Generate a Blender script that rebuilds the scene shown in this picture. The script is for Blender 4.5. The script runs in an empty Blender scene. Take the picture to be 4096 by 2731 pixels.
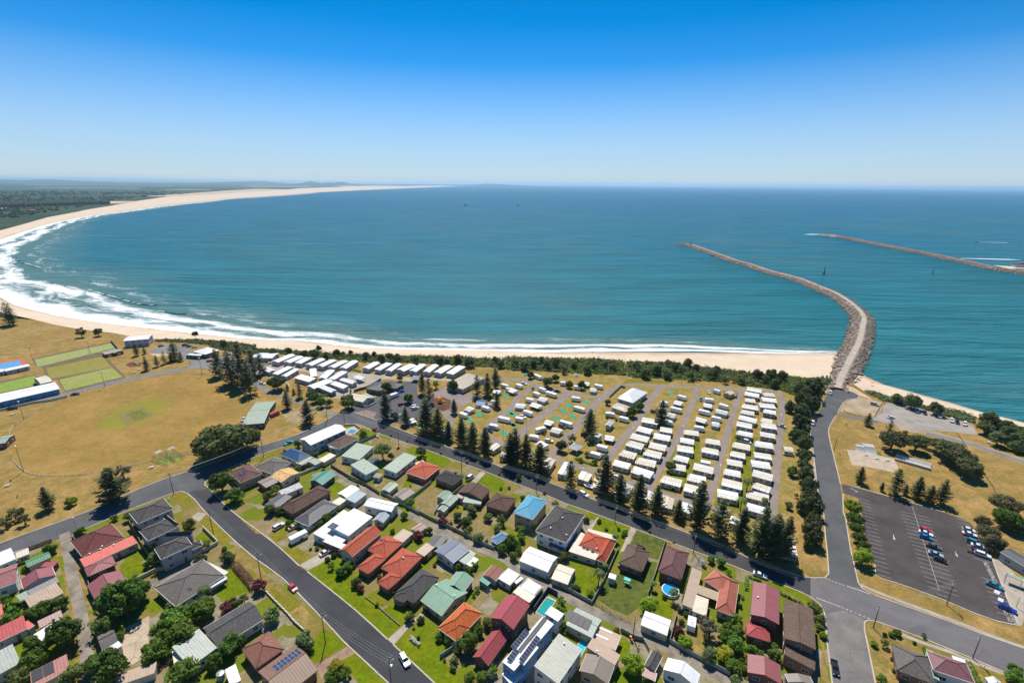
import bpy,math,random,bmesh
from mathutils import Vector,Matrix,geometry
random.seed(11)
R = math.radians
scene = bpy.context.scene
C = scene.collection

# ---------------------------------------------------------------- camera, sky, sun, exposure
CAM_H = 132.0
cam_d = bpy.data.cameras.new('camera'); cam = bpy.data.objects.new('camera',cam_d); C.objects.link(cam)
cam_d.sensor_width = 36.0; cam_d.lens = 36.0 * 1970.0 / 4096.0
cam_d.clip_start = 1.0; cam_d.clip_end = 200000.0
pitch = math.atan(630.4 / 1970.0)
cam.matrix_world = Matrix.Translation((0,0,CAM_H)) @ Matrix.Rotation(R(90) - pitch,4,'X') @ Matrix.Rotation(math.atan(0.0095),4,'Z')
scene.camera = cam
SUN_AZ,SUN_EL = 98.0,60.0
HAZE = 3.8e-5
world = bpy.data.worlds.new('World'); scene.world = world; world.use_nodes = True
wn = world.node_tree; wn.nodes.clear()
sky = wn.nodes.new('ShaderNodeTexSky'); sky.sky_type = 'NISHITA'; sky.sun_disc = False
sky.sun_elevation = R(SUN_EL); sky.sun_rotation = R(90 - SUN_AZ)
sky.air_density = 0.55; sky.dust_density = 0.0; sky.ozone_density = 5.0; sky.altitude = 100
gam = wn.nodes.new('ShaderNodeGamma'); gam.inputs[1].default_value = 1.12
hsv = wn.nodes.new('ShaderNodeHueSaturation'); hsv.inputs['Saturation'].default_value = 2.0; hsv.inputs['Hue'].default_value = .49
bg = wn.nodes.new('ShaderNodeBackground'); bg.inputs[1].default_value = 0.108
wo = wn.nodes.new('ShaderNodeOutputWorld')
wn.links.new(sky.outputs[0],gam.inputs[0]); wn.links.new(gam.outputs[0],hsv.inputs['Color'])
wc = wn.nodes.new('ShaderNodeTexCoord'); wz = wn.nodes.new('ShaderNodeSeparateXYZ'); wr = wn.nodes.new('ShaderNodeValToRGB'); wm = wn.nodes.new('ShaderNodeMix'); wm.data_type = 'RGBA'
el = wr.color_ramp.elements; el.new(.07); el.new(.156); el.new(.25)                     # pale haze low in the sky
for e,(p_,v_) in zip(el,((0.0,1.0),(.07,.70),(.14,.33),(.20,.06),(.26,0.0))): e.position = p_; e.color = (v_,v_,v_,1)
wm.inputs[7].default_value = (.51 / .108,.59 / .108,.64 / .108,1)
wn.links.new(wc.outputs['Generated'],wz.inputs[0]); wn.links.new(wz.outputs[2],wr.inputs[0]); wn.links.new(wr.outputs[0],wm.inputs[0])
wn.links.new(hsv.outputs[0],wm.inputs[6]); wn.links.new(wm.outputs[2],bg.inputs[0]); wn.links.new(bg.outputs[0],wo.inputs[0])
sun_d = bpy.data.lights.new('sun','SUN'); sun = bpy.data.objects.new('sun',sun_d); C.objects.link(sun)
sun_d.energy = 4.6; sun_d.angle = R(0.5); sun_d.color = (1.0,0.95,0.86)
sd = Vector((math.cos(R(SUN_EL)) * math.cos(R(SUN_AZ)),math.cos(R(SUN_EL)) * math.sin(R(SUN_AZ)),math.sin(R(SUN_EL))))
sun.rotation_euler = sd.to_track_quat('Z','Y').to_euler(); sun.location = sd * 400
vs = scene.view_settings
vs.view_transform = 'Standard'; vs.look = 'None'; vs.exposure = 0.22; vs.gamma = 1.0; vs.use_curve_mapping = False
cy = scene.cycles
cy.max_bounces = 5; cy.diffuse_bounces = 2; cy.glossy_bounces = 2; cy.transmission_bounces = 2; cy.transparent_max_bounces = 6; cy.volume_bounces = 1
cy.use_denoising = True; cy.sample_clamp_direct = 2.5; cy.caustics_reflective = False; cy.caustics_refractive = False; cy.sample_clamp_indirect = 4

PATCHES = [
('road','asphalt_grey',0.03,[(-198.1,146.5),(-194.1,154.6),(-177,173.5),(-170.7,183.7),(-162,196.7),(-147,211.4),(-133.1,227.6),(-133.1,227.6),(-116.8,241.8),(-105.8,263.3),(-102.4,268.5),(-94.8,269.4),(-78.4,259.6),(-71.6,242.7),(-79.9,248.9),(-86.9,253.7),(-94.5,254.2),(-102.8,244.3),(-112.4,234.1),(-128.4,218.3),(-138.8,202.7),(-140.6,198.9),(-140.3,195.8),(-139.5,193.6),(-136.3,191.2),(-136.8,182.7),(-143.5,187.3),(-147.4,188.9),(-150.3,186.7),(-160.9,176.3),(-161.3,173.7),(-167.6,164.7),(-170.7,160.6),(-175.3,156.2),(-184,150.1),(-192.8,141.5)]),
('road','asphalt_dark',0.04,[(-143.8,187.7),(-137.3,182.7),(-127.4,174),(-107.2,157.9),(-93.2,147.6),(-79.1,138.3),(-57.8,120.7),(-50.2,114.1),(-33.4,101.1),(-29.1,97.4),(-17.1,97.9),(-20.6,101.2),(-34.8,113),(-50.3,125.7),(-72.1,141.8),(-75.9,144.3),(-85.8,152.5),(-97.4,161.1),(-100.1,161.5),(-119.4,176.9),(-136.3,191.6)]),
('road','asphalt_dark',0.045,[(-78.4,259.4),(-54.2,242.8),(-9.8,214.6),(0.6,207),(17.8,198.2),(35.7,186),(50.5,176.8),(58.1,172.6),(71.1,164),(80.8,157.9),(94.1,146.2),(100.4,143.2),(104.2,141.6),(106.7,141.2),(101.9,132.9),(99.6,134.7),(91,140),(80.5,147.1),(66,156.3),(48,167.8),(33.9,176.6),(23.4,182.7),(15.2,188.9),(0.6,197.9),(-12,206.5),(-29,217),(-48.1,229),(-71.9,242.7)]),
('road','asphalt_worn',0.05,[(106.6,141.1),(112.1,141.3),(116.5,137.8),(122,136.4),(124.6,133.2),(130.4,129.6),(139.2,124.1),(147.8,118.2),(155.3,113.7),(162.3,109.5),(151.3,99.1),(142.6,105.6),(134.1,112.1),(126.8,117.2),(121.3,120.6),(117.5,123),(114,123.6),(109.7,127.2),(102.4,125.8),(103.1,129.3),(101.9,132.3)]),
('road','asphalt_grey',0.04,[(221.1,313.1),(227.2,313.2),(231.1,306.6),(230.9,300.9),(227,297),(220.1,295.4),(213.1,289.9),(196.3,270.8),(182.8,255.2),(176.5,244.8),(166.8,225.3),(158.8,209),(151.8,195.4),(141.8,178.1),(140.5,174.6),(130,155.1),(125.4,145.6),(122.1,138.9),(121.9,136.3),(116.4,137.7),(112,141.2),(114.5,143.3),(120,153.3),(125.8,164.3),(132.6,176.6),(135.7,184.6),(143.2,199.6),(155.9,224),(167.7,247.4),(175.8,259.4),(185.1,270.9),(195.2,283.3),(212.6,305.8)]),
('road','asphalt_worn2',0.045,[(102.6,126),(109.8,127.4),(113.9,123.6),(111.2,119.7),(108,113.2),(102.5,102.4),(100.4,98.3),(88.2,98.2),(90.4,102.3),(96.7,115)]),
('driveway','lane_gravel',0.025,[(-125.3,135.3),(-115.4,147.9),(-111.8,145.2),(-122.4,133.9)]),
('carpark_surface','lane_pink',0.02,[(-51.4,303.2),(-44.9,308.9),(-39.8,303.5),(-32,298.3),(-19,296.8),(-20.6,288.3),(-26.6,284.8),(-31.4,278.4),(-33.1,269.2),(-33.7,252.4),(-38.9,263.3),(-42.7,272),(-46.6,271.9),(-50.1,294.4)]),
('carpark_surface','asphalt_grey',0.024,[(-102.4,268.5),(-98.5,276.9),(-88.9,283.5),(-86.9,297),(-79.1,297.2),(-77.7,310),(-74.3,318.8),(-65.8,318.1),(-62,297.6),(-52.9,294.3),(-50.9,299.6),(-46.6,271.9),(-54.3,263),(-59,254.6),(-78.4,259.4),(-94.8,269.4)]),
('paving','pave_pink',0.05,[(-94.2,268.6),(-88.7,273.2),(-81.1,269.6),(-80.9,261.7)]),
('carpark_surface','lane_pale',0.018,[(-208.4,353.7),(-196,354),(-180.4,347.3),(-172,348.7),(-159.6,346.7),(-141.3,341.5),(-123.1,335.3),(-109.8,333.5),(-89.9,329.7),(-73.5,326),(-61.1,326.3),(-42.2,323.7),(-41.7,319.6),(-60.4,322.2),(-73.6,318.9),(-80.5,322.7),(-89.7,322.5),(-95.7,316.3),(-101.6,305.7),(-105.2,298.3),(-110.8,289.6),(-117.7,289.4),(-117.4,296.3),(-118,310.9),(-119.6,324.8),(-138.8,326.4),(-149.1,334.6),(-165.3,340.9),(-159.4,323.8),(-148,304.6),(-158.2,317.7),(-171.6,323.5),(-199.9,337.7)]),
('path','asphalt_pale',0.028,[(-290.9,294.9),(-286.3,303.1),(-276.5,312.8),(-267.6,321),(-257.5,330.7),(-248.6,338.7),(-242.8,342.2),(-242.2,350.4),(-245.5,362.6),(-246.1,367.7),(-220.7,360.8),(-183.8,329.4),(-169.9,310.6),(-153.4,297.2),(-132.3,284.1),(-115.4,271.9),(-101.2,267),(-105.8,263.3),(-118.1,271.8),(-132,280.1),(-150.7,291.2),(-171.6,304.9),(-207.9,337.5),(-224.9,339.3),(-236.8,339),(-249.2,327.7),(-265.5,313.1),(-279.1,297.8),(-288.4,288.9),(-297.2,278.8),(-306.5,267.8),(-314.8,263.2),(-320.8,268.9),(-310.9,272.2),(-300.9,282.7)]),
('carpark_surface','asphalt_pale',0.024,[(-293.9,374.2),(-295.5,388.1),(-289.6,394.1),(-274.2,391.6),(-265.3,386.1),(-260.3,375.2),(-238.8,362.8),(-224.8,368.3),(-194.8,351.7),(-181.7,325.3),(-218,355.9),(-243,362.6),(-242.9,352.8),(-253.3,357.4),(-270.6,372.2),(-287.7,371.7)]),
('carpark_surface','asphalt_dark2',0.035,[(154.2,199),(158.5,197.2),(169.3,189.9),(182.1,181.5),(185.4,178.7),(188.4,175.7),(190.7,172.5),(189.3,168.5),(184.2,157),(180.4,151.2),(174.3,142),(168.1,132.3),(161.6,121.9),(156.2,123.5),(151.8,126.4),(145.8,132),(138.7,137.1),(134.8,139.5),(132,141),(130.9,142.8),(134.1,147.8),(141.8,164.5),(149.8,178.3),(154.9,188),(154.2,189.2),(150.7,192)]),
('paving','concrete',0.03,[(179.4,151.2),(182.2,151.8),(182.5,147.4),(180.8,139.6),(165,123.6),(161.9,121.5),(162.9,123.5),(169,133.2),(174.8,142.5)]),
('carpark_surface','gravel_grey',0.025,[(242.5,290.9),(250.6,287.8),(257.4,283.1),(262.3,272.5),(268.1,264),(269.7,259.9),(262.1,248),(251.1,251.6),(234.3,253.9),(223.5,260.3),(214.5,265.7),(228.5,276.3),(236,285.8)]),
('carpark_surface','gravel_tan',0.02,[(214,290.3),(224.2,297.2),(231.2,299.1),(239.6,290.8),(229,277.8),(218.5,268.7),(214.2,270),(205.7,277.3),(203,277.3)]),
('path','asphalt_worn',0.03,[(199.2,273.4),(207.5,269.9),(215,266.5),(218.1,264.4),(214.3,260.8),(207.9,265.6),(198,270.4)]),
('beach_path','sand',0.02,[(237.1,340.3),(237.1,333.8),(217.1,311.5),(209.6,303.9),(198.4,289.9),(188.7,277),(180.7,267.9),(167.8,248.7),(157.9,229.5),(152.8,218.7),(156.8,229.4),(170.1,253.9),(183.1,270.9),(203.9,296.8)]),
('beach_path','sand',0.024,[(234.5,323.5),(236.5,313.8),(236,295.8),(231.6,300.9),(230.7,307.2),(228.2,313.6)]),
('green','bowl_pale',0.06,[(-366.8,355.4),(-341,397),(-327.5,384.3),(-349.9,339.3)]),
('green','bowl_olive',0.06,[(-341.6,337.3),(-321.5,364.2),(-296.4,340.8),(-320.7,316.7)]),
('green','bowl_lime',0.06,[(-313.2,315.9),(-295.5,340.1),(-274,321.9),(-293.1,297.5)]),
('green','bowl_bright',0.06,[(-354.3,297.8),(-346.7,308.2),(-336.8,323),(-319.5,307.9),(-331.3,292.7),(-340.2,284.3)]),
('green_surround','dirt_dark',0.03,[(-370.4,356.6),(-344,401.4),(-324.7,382.9),(-322.2,366.8),(-270.6,321),(-286.8,296.7),(-290.9,294.9),(-314.3,315.8),(-319.3,314.7),(-345.4,338.3),(-349.3,338.2)]),
('green_surround','dirt_dark',0.03,[(-358,301.4),(-350.4,312),(-338.3,325.4),(-317.6,307),(-328.3,289.6),(-336,280.3)]),
('court','court_red',0.04,[(-400.6,346),(-388.2,350),(-378.8,358.8),(-359.4,341.4),(-366.3,327.9),(-374.1,320.4)]),
('court','court_blue',0.055,[(-385.8,339.5),(-383.6,345.3),(-377.1,353.9),(-364.8,342.4),(-370.4,332.1),(-373.9,327.7)]),
('oval','oval_grass',0.012,[(-272.4,238.8),(-278.4,247.5),(-281.1,256.1),(-282.3,269.8),(-281.6,287.3),(-272.8,303.4),(-258,318.2),(-244,325.8),(-226.2,328.3),(-207.9,323.6),(-192.1,313),(-176.1,296.7),(-167.9,284.9),(-162.7,272.4),(-160.1,256.6),(-162.9,239.7),(-167.4,223.5),(-174.9,213.9),(-184.5,208.8),(-197.9,202.4),(-213.5,199.7),(-224.9,201.1),(-233.9,205.1),(-244.9,212.7),(-255.1,221.9)]),
('pitch','pitch_dry',0.045,[(-233.3,264.2),(-225.4,274.9),(-210.8,262.5),(-217.5,250)]),
('pitch','pitch_mid',0.06,[(-228.2,264.3),(-224.2,270.3),(-213.4,262.4),(-217,256.1)]),
('dry_patch','dirt_pale',0.02,[(-138.3,268.4),(-134.4,274.5),(-123.3,271.7),(-114.7,263.1),(-119.1,253.3),(-130.1,257.2)]),
('dry_patch','sand',0.02,[(-290.3,371.7),(-287.4,375),(-276.6,372.1),(-272.3,366.9),(-278.2,364.2)]),
('dry_patch','mulch',0.03,[(-289.9,345.5),(-291,352.6),(-281.2,350.5),(-277,343.6),(-282.5,341.1)]),
('playground','mulch',0.04,[(-51.4,289.2),(-45.8,294.5),(-38.6,287.9),(-37.8,275.1),(-41.3,272),(-47.3,276.4)]),
('skate_park','concrete_tan',0.06,[(177.3,230.7),(183.4,229.9),(195.4,222.1),(193.6,217.4),(191.5,213.4),(186.9,209),(178.7,213.2),(170,215.5)]),
('lawn','grass_green',0.02,[(188.5,219.3),(193.7,229),(185.4,227.8),(194.3,223.6)]),
('lawn','grass_lush',0.03,[(-72,141.8),(-50.3,125.7),(-37,114.8),(-36.3,116.6),(-34,119.7),(-42,125.8),(-48.5,131.1),(-55.2,139.7),(-64,148.6),(-68.4,147.4)]),
('lawn','grass_lush',0.035,[(-34.6,113),(-31,117),(-25.8,113.7),(-21.3,119.5),(-16.9,111.2),(-19.9,109),(-17.6,106.7),(-12.8,101.5),(-18.4,98.4),(-20,101.2)]),
('lawn','grass_lush',0.032,[(-47.1,132.5),(-41.1,127.6),(-42.3,125.4),(-48,130.6)]),
('lawn','grass_lush',0.034,[(-40.4,126.3),(-37.6,128.1),(-32.5,124.2),(-33,121.7),(-34.4,120.1),(-41.1,125)]),
('lawn','grass_lush',0.034,[(-30.4,117.4),(-26.4,121.4),(-22.7,119.4),(-26.2,114)]),
('lawn','grass_olive',0.03,[(-95.3,160.9),(-92.6,165.7),(-86.4,159.4),(-90,156.3)]),
('lawn','grass_olive',0.03,[(-85.8,152.8),(-83.5,155.8),(-73.6,149.5),(-76.3,145.4)]),
('lawn','grass_lush',0.036,[(-60.7,110.7),(-57.8,118.7),(-49.6,113.4),(-53.5,108.7),(-56,106.8)]),
('lawn','grass_lush',0.036,[(-46.7,110.2),(-33.8,101.1),(-32,98.3),(-40.8,100),(-45.3,104.7),(-49.6,107.4)]),
('verge','grass_dry2',0.03,[(-93,147.1),(-86.4,140.8),(-72.3,129.5),(-68.1,127.3),(-57.9,119),(-60.6,117.1),(-63.4,117.4),(-71.6,123.8),(-82.6,133),(-87.8,136.8)]),
('lawn','grass_olive',0.034,[(-83,133),(-81.1,134.4),(-68.1,127.3),(-71.2,123.8)]),
('verge','grass_dry2',0.03,[(-106,152.5),(-103.7,154.3),(-92.2,145.5),(-89.8,140.8),(-101.2,147.5)]),
('verge','grass_olive',0.03,[(-126.4,168.6),(-125.7,172.8),(-106.8,157.9),(-109.8,154.3),(-111.6,156),(-121.9,164)]),
('lawn','grass_lush',0.03,[(-122.7,158.3),(-121.9,162.7),(-116,157.8),(-119.3,156.2)]),
('lawn','grass_lush',0.03,[(-140.5,143.8),(-139.3,150.4),(-129.9,142.3),(-127.3,139.8),(-132.3,137.2)]),
('lawn','grass_lush',0.03,[(-118.1,126.3),(-116.5,131.7),(-112.5,129),(-113,125),(-114.8,123.5)]),
('lawn','grass_lush',0.03,[(-98.3,131),(-101.9,143.7),(-98.4,141.7),(-86.7,133),(-90.5,131.1),(-94.2,127.9)]),
('lawn','grass_lush',0.03,[(-158.4,123.6),(-157.1,126.2),(-153.6,123.3),(-155.4,121.8)]),
('verge','grass_dry2',0.026,[(-173.4,154.6),(-171.7,155.2),(-140.2,124.3),(-125.3,109),(-117.1,100.2),(-119.2,100.2),(-138.1,120.2),(-154.4,136.9)]),
('verge','grass_dry2',0.026,[(-169.1,157),(-162.7,151.2),(-148.8,138),(-133.6,124.4),(-136,124.3),(-145.6,133.2),(-158,145.7)]),
('verge','grass_lush',0.03,[(-166.2,147.8),(-164.7,148.3),(-158.3,142),(-157.7,139.9)]),
('driveway','concrete',0.04,[(-76.1,144.9),(-70.6,151.3),(-66,149.7),(-65.3,152.5),(-64.1,151.4),(-69.7,144.7),(-72.4,142.5)]),
('driveway','brick_paving',0.04,[(-47.8,112.9),(-45.1,110.2),(-50.8,106.3),(-52.2,101.8),(-55.8,106.3),(-51.7,109.1)]),
('driveway','concrete',0.04,[(-37,114.8),(-33.3,119.7),(-29.5,123),(-28.2,125.6),(-26.9,124.3),(-31.4,118.9),(-34.6,113)]),
('driveway','concrete',0.04,[(-131.6,170.6),(-130.6,174.1),(-126.6,173.5),(-126.6,168.3)]),
('yard_slab','concrete_tan',0.04,[(-120.8,116),(-114.7,122.5),(-106.4,110.3),(-106.3,107.8),(-108.8,104.4),(-113.5,107.7)]),
('driveway','brick_paving',0.04,[(-97.2,162.1),(-95.2,170.4),(-90.7,168.5),(-95.3,160.9)]),
('driveway','concrete',0.045,[(-18.2,198.7),(-14.2,207),(-12,205.6),(-16,197)]),
('driveway','concrete',0.045,[(29.2,162.9),(36.1,173.1),(37.1,173.8),(30.8,161.7)]),
('driveway','concrete',0.045,[(41.4,152.8),(48.8,167.1),(51,166.1),(43.7,154)]),
('driveway','lane_gravel',0.045,[(65.7,145.9),(70.4,152.3),(72.3,150.9),(69.1,144.3)]),
('lawn','grass_lush',0.03,[(33.1,176.2),(36.3,174.5),(31.5,169.5)]),
('lawn','grass_lush',0.03,[(36.6,173.4),(47.9,167.1),(46.2,161.3),(41.1,151.1),(41.7,160.6),(33.1,165.6)]),
('lawn','grass_dark',0.03,[(51,165.5),(60.6,159.3),(54.7,149),(44.7,154.6)]),
('lawn','grass_dark',0.03,[(38.8,141.9),(53.8,148.4),(50.3,138.5),(46.9,132.7),(41.4,126.8),(38,124.2),(32.9,127.1),(29.3,131.1),(34,139.3)]),
('lawn','grass_lush',0.034,[(21.6,148),(29.9,144.4),(32.6,142.3),(30.3,135.3),(25.6,131.1),(21.8,136.2),(24.3,144.3)]),
('lawn','grass_lush',0.034,[(49.6,134.6),(54.2,129.2),(52,123.1),(48.1,125.2),(50,130.9)]),
('lawn','grass_lush',0.034,[(31.9,107.9),(34.2,116.2),(36.9,114.7),(35.8,111.4)]),
('lawn','grass_lush',0.034,[(17.1,115.6),(18.5,118.7),(20.7,117.6),(19.3,114.5)]),
('lawn','grass_lush',0.034,[(91.5,141),(95.4,138.1),(99.8,133.8),(101.7,130.6),(98.9,128.3),(96.6,131.9),(90,138)]),
('lawn','grass_lush',0.034,[(92,134.2),(98,129.2),(91.6,130)]),
('verge','grass_dry2',0.03,[(95.9,119.6),(97.3,118.4),(89.5,102.3),(86.7,102.2),(94.1,113.1)]),
('verge','grass_dry2',0.032,[(105.5,145.3),(108.8,147),(114.4,149.8),(116.4,153.8),(120.1,154.4),(114.7,143.9),(112,141.8),(106.6,141.7)]),
('verge','grass_dry2',0.03,[(113.3,122.6),(117.2,122.6),(121.8,119.5),(117.4,114.4),(109.1,102.5),(103,102.4),(108.3,113.2)]),
('lawn','grass_lush',0.034,[(128,115.3),(132.5,112.1),(131.7,111.9),(127,114.5)]),
('lawn','grass_olive',0.034,[(135.9,107.2),(141.7,104),(133.7,102.7)]),
('lawn','grass_dry2',0.03,[(55.2,119.1),(61,122),(61.3,114.6),(57.4,110.2),(50.6,115.2),(50.6,117.5)]),
('driveway','concrete',0.04,[(153.1,218.7),(142.7,199.6),(135.4,184.6),(131.9,177.9),(130.8,177.9),(135.3,186.9),(149.1,213.6)]),
('lawn','grass_lush',0.03,[(-54.8,227.2),(-50,230.1),(-35.8,222.7),(-29.3,215.5),(-36.1,206.6),(-41.8,212.3),(-49.1,219.2)]),
('lawn','grass_lush',0.03,[(-95.2,254.5),(-91.7,255.2),(-74.3,243.9),(-76.5,238.9),(-81.7,236.4),(-84.7,242.4)]),
('lawn','grass_lush',0.03,[(-16.1,197.8),(-11.9,204.7),(-1.9,197.2),(-6.8,190.3),(-9.9,194.5)]),
('lawn','grass_lush',0.03,[(-82.9,192.4),(-80.8,197.6),(-75.6,193.4),(-77.9,189.2)]),
('lawn','grass_lush',0.03,[(-49.9,193),(-47.9,200),(-44.3,197.4),(-47.3,192.2)]),
('lawn','grass_lush',0.03,[(-98.4,221.5),(-95.9,227),(-92.1,222.7),(-95.5,218.4)]),
('lawn','grass_olive',0.03,[(-29.2,175.5),(-23,182.1),(-18,179.2),(-20.9,175.6)]),
('verge','grass_olive',0.028,[(-141.1,195.8),(-139.4,203),(-131.2,207.8),(-127.7,216.8),(-126.2,213.8),(-132.8,204.9),(-136.8,195),(-137.8,192.4)]),
('verge','grass_olive',0.028,[(-149.2,186.4),(-145.7,188.5),(-136.3,181.2),(-139.1,178.8),(-148.6,183.3)]),
('verge','grass_olive',0.028,[(-128.2,217.8),(-118.9,227.7),(-112.8,233.5),(-110.2,230.1),(-116.9,223.3),(-125.7,212.8)]),
('verge','grass_lush',0.03,[(-165.9,168),(-160.7,173),(-159.6,175.2),(-158,172.3),(-160.8,169.5),(-163.9,166.7)]),
('soil','dirt_dry',0.026,[(-90.8,211.4),(-84.4,222.8),(-78,204.9),(-81.6,203)]),
('soil','dirt_dry',0.026,[(-74.2,241.4),(-55.5,228.9),(-52.9,219.2),(-61,211.9),(-69.3,216.8),(-74.3,233.1)]),
('soil','dirt_dry',0.026,[(-42.3,184.2),(-35.6,193.2),(-31.3,190.8),(-31.9,175.5),(-39.2,175.4)]),
('soil','dirt_dry',0.026,[(-33.3,172.8),(-24.6,175.7),(-19.3,168.8),(-20.6,163.5)]),
('soil','dirt_dry',0.026,[(-20.1,171.5),(-8.4,171.7),(-7.4,159.3),(-10.7,157.4)]),
('soil','dirt_dry',0.028,[(28.2,128.8),(31,130.7),(40.7,122.2),(39,120.9)]),
('park_grass','grass_dry3',0.008,[(0.2,334.2),(40.2,337.4),(82.3,328.9),(115.5,322.6),(158.6,315.7),(175.8,312.3),(179.1,314.3),(189.9,305.3),(162.6,253.7),(140.1,208.6),(120.2,177.7),(107.2,164),(96.8,151.8),(91.9,154.6),(77.2,171.6),(43.8,185.5),(0.6,208.2),(-18.9,220.8),(-51.1,245.6),(-46.4,270.4),(-35.7,269.1),(-32,298.3),(-11.4,325.5)]),
('lawn','grass_green2',0.014,[(89.1,242.1),(103.6,242.4),(91,203.2),(74,190),(67.1,193.2),(76.3,207.6)]),
('lawn','grass_green2',0.014,[(123.9,246.5),(136.3,243.1),(100.6,177.4),(88.2,182.3),(109,217.9)]),
('lawn','grass_green2',0.014,[(69.3,241.8),(75.2,239.4),(65.4,214.1),(60,219.1)]),
('lawn','grass_olive',0.014,[(82.9,327.8),(101.1,326.2),(114.9,320.5),(91.6,319),(76.1,317.6)]),
('yard','yard',0.008,[(-94.5,254.2),(-71.8,242.4),(-48,228.8),(-28.9,216.8),(-12,206.3),(0.6,197.8),(23.4,182.6),(33.8,176.5),(48,167.6),(65.9,156.2),(80.5,147),(91,139.9),(99.5,134.6),(103,129.2),(102.4,125.8),(96.7,115),(90.4,102.3),(87.3,96.7),(0.9,95.9),(-20.6,101.2),(-34.8,113),(-50.3,125.7),(-72.1,141.7),(-97.4,161.1),(-119.4,176.8),(-139.3,194.1),(-138.6,202.4),(-128.3,218),(-112.3,233.8)]),
('yard','yard',0.008,[(-150.2,186.5),(-137.2,182.5),(-127.4,174),(-107.2,157.8),(-79,138.2),(-57.8,120.6),(-33.4,101),(-28.7,95.6),(-112.3,94.8),(-134.7,120.2),(-162.3,148.4),(-172.2,157.9),(-170.6,160.5),(-167.5,164.5)]),
('yard','yard',0.008,[(-175.2,156.1),(-171.7,155.5),(-152.5,137),(-136,120.2),(-117.4,100.2),(-112.9,94.8),(-148.9,94.5),(-196,137.4),(-183.9,149.9)]),
('yard','grass_dry2',0.008,[(113.6,123),(121.2,120.6),(134.1,112),(142.5,105.6),(151.3,99.1),(147.8,95.9),(98,95.4)]),
('scrub_ground','scrub_ground',0.02,[(-229.1,384.4),(-212,386),(-183.8,383.5),(-153,377.8),(-127.2,374.5),(-91.8,372.9),(-65.4,372.3),(-39.1,370.5),(-7.7,366.2),(0.1,371.6),(34.8,370),(69.5,369.7),(88.5,365.1),(94.3,364),(119.8,363.5),(138.8,356.7),(153.5,351.2),(171.4,344.8),(184.6,338.5),(189,339.1),(202.9,335.1),(217.2,332.3),(230.7,333.7),(231.1,330.5),(210.7,305.8),(180.1,267.9),(163.5,241.1),(158.6,241.1),(187.7,299.9),(182.4,310.6),(169.2,314.1),(166.2,315.9),(146.5,323.3),(116.8,326.6),(86.5,330),(81.9,334.1),(40.2,337.4),(16.4,342.3),(0.2,340.8),(0.2,341.9),(-12.2,347.2),(-32.9,349),(-49.9,353.2),(-71,355.1),(-113.2,356.3),(-140.7,363),(-169.2,369.9),(-191.3,374.5),(-215.3,375.2)]),
('scrub_ground','scrub_ground',0.02,[(-309.2,402.5),(-304.2,408.9),(-275.3,408.2),(-255.8,407.3),(-216.3,394.8),(-202.2,366.4),(-230.6,378.8),(-241.6,384),(-258,395),(-279.8,400.4)]),
('scrub_ground','scrub_ground',0.02,[(239.3,310.1),(246.5,306.6),(253.2,291.1),(262.2,284.8),(277.7,278.9),(281.2,271.5),(272.8,262.7),(266.5,269.7),(257.4,283.1),(242.1,293.4)]),
('scrub_ground','scrub_green',0.03,[(281.9,270),(290.6,267.3),(296.2,256.4),(301.3,246.2),(269.5,215.7),(267.2,227.1),(267.6,239.5),(267.6,249.4)]),
('lawn','grass_green',0.02,[(260.9,239.4),(265,233.7),(267.2,227.1),(268.2,219.7),(265.1,224.9),(259.8,231.3)]),
]
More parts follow.
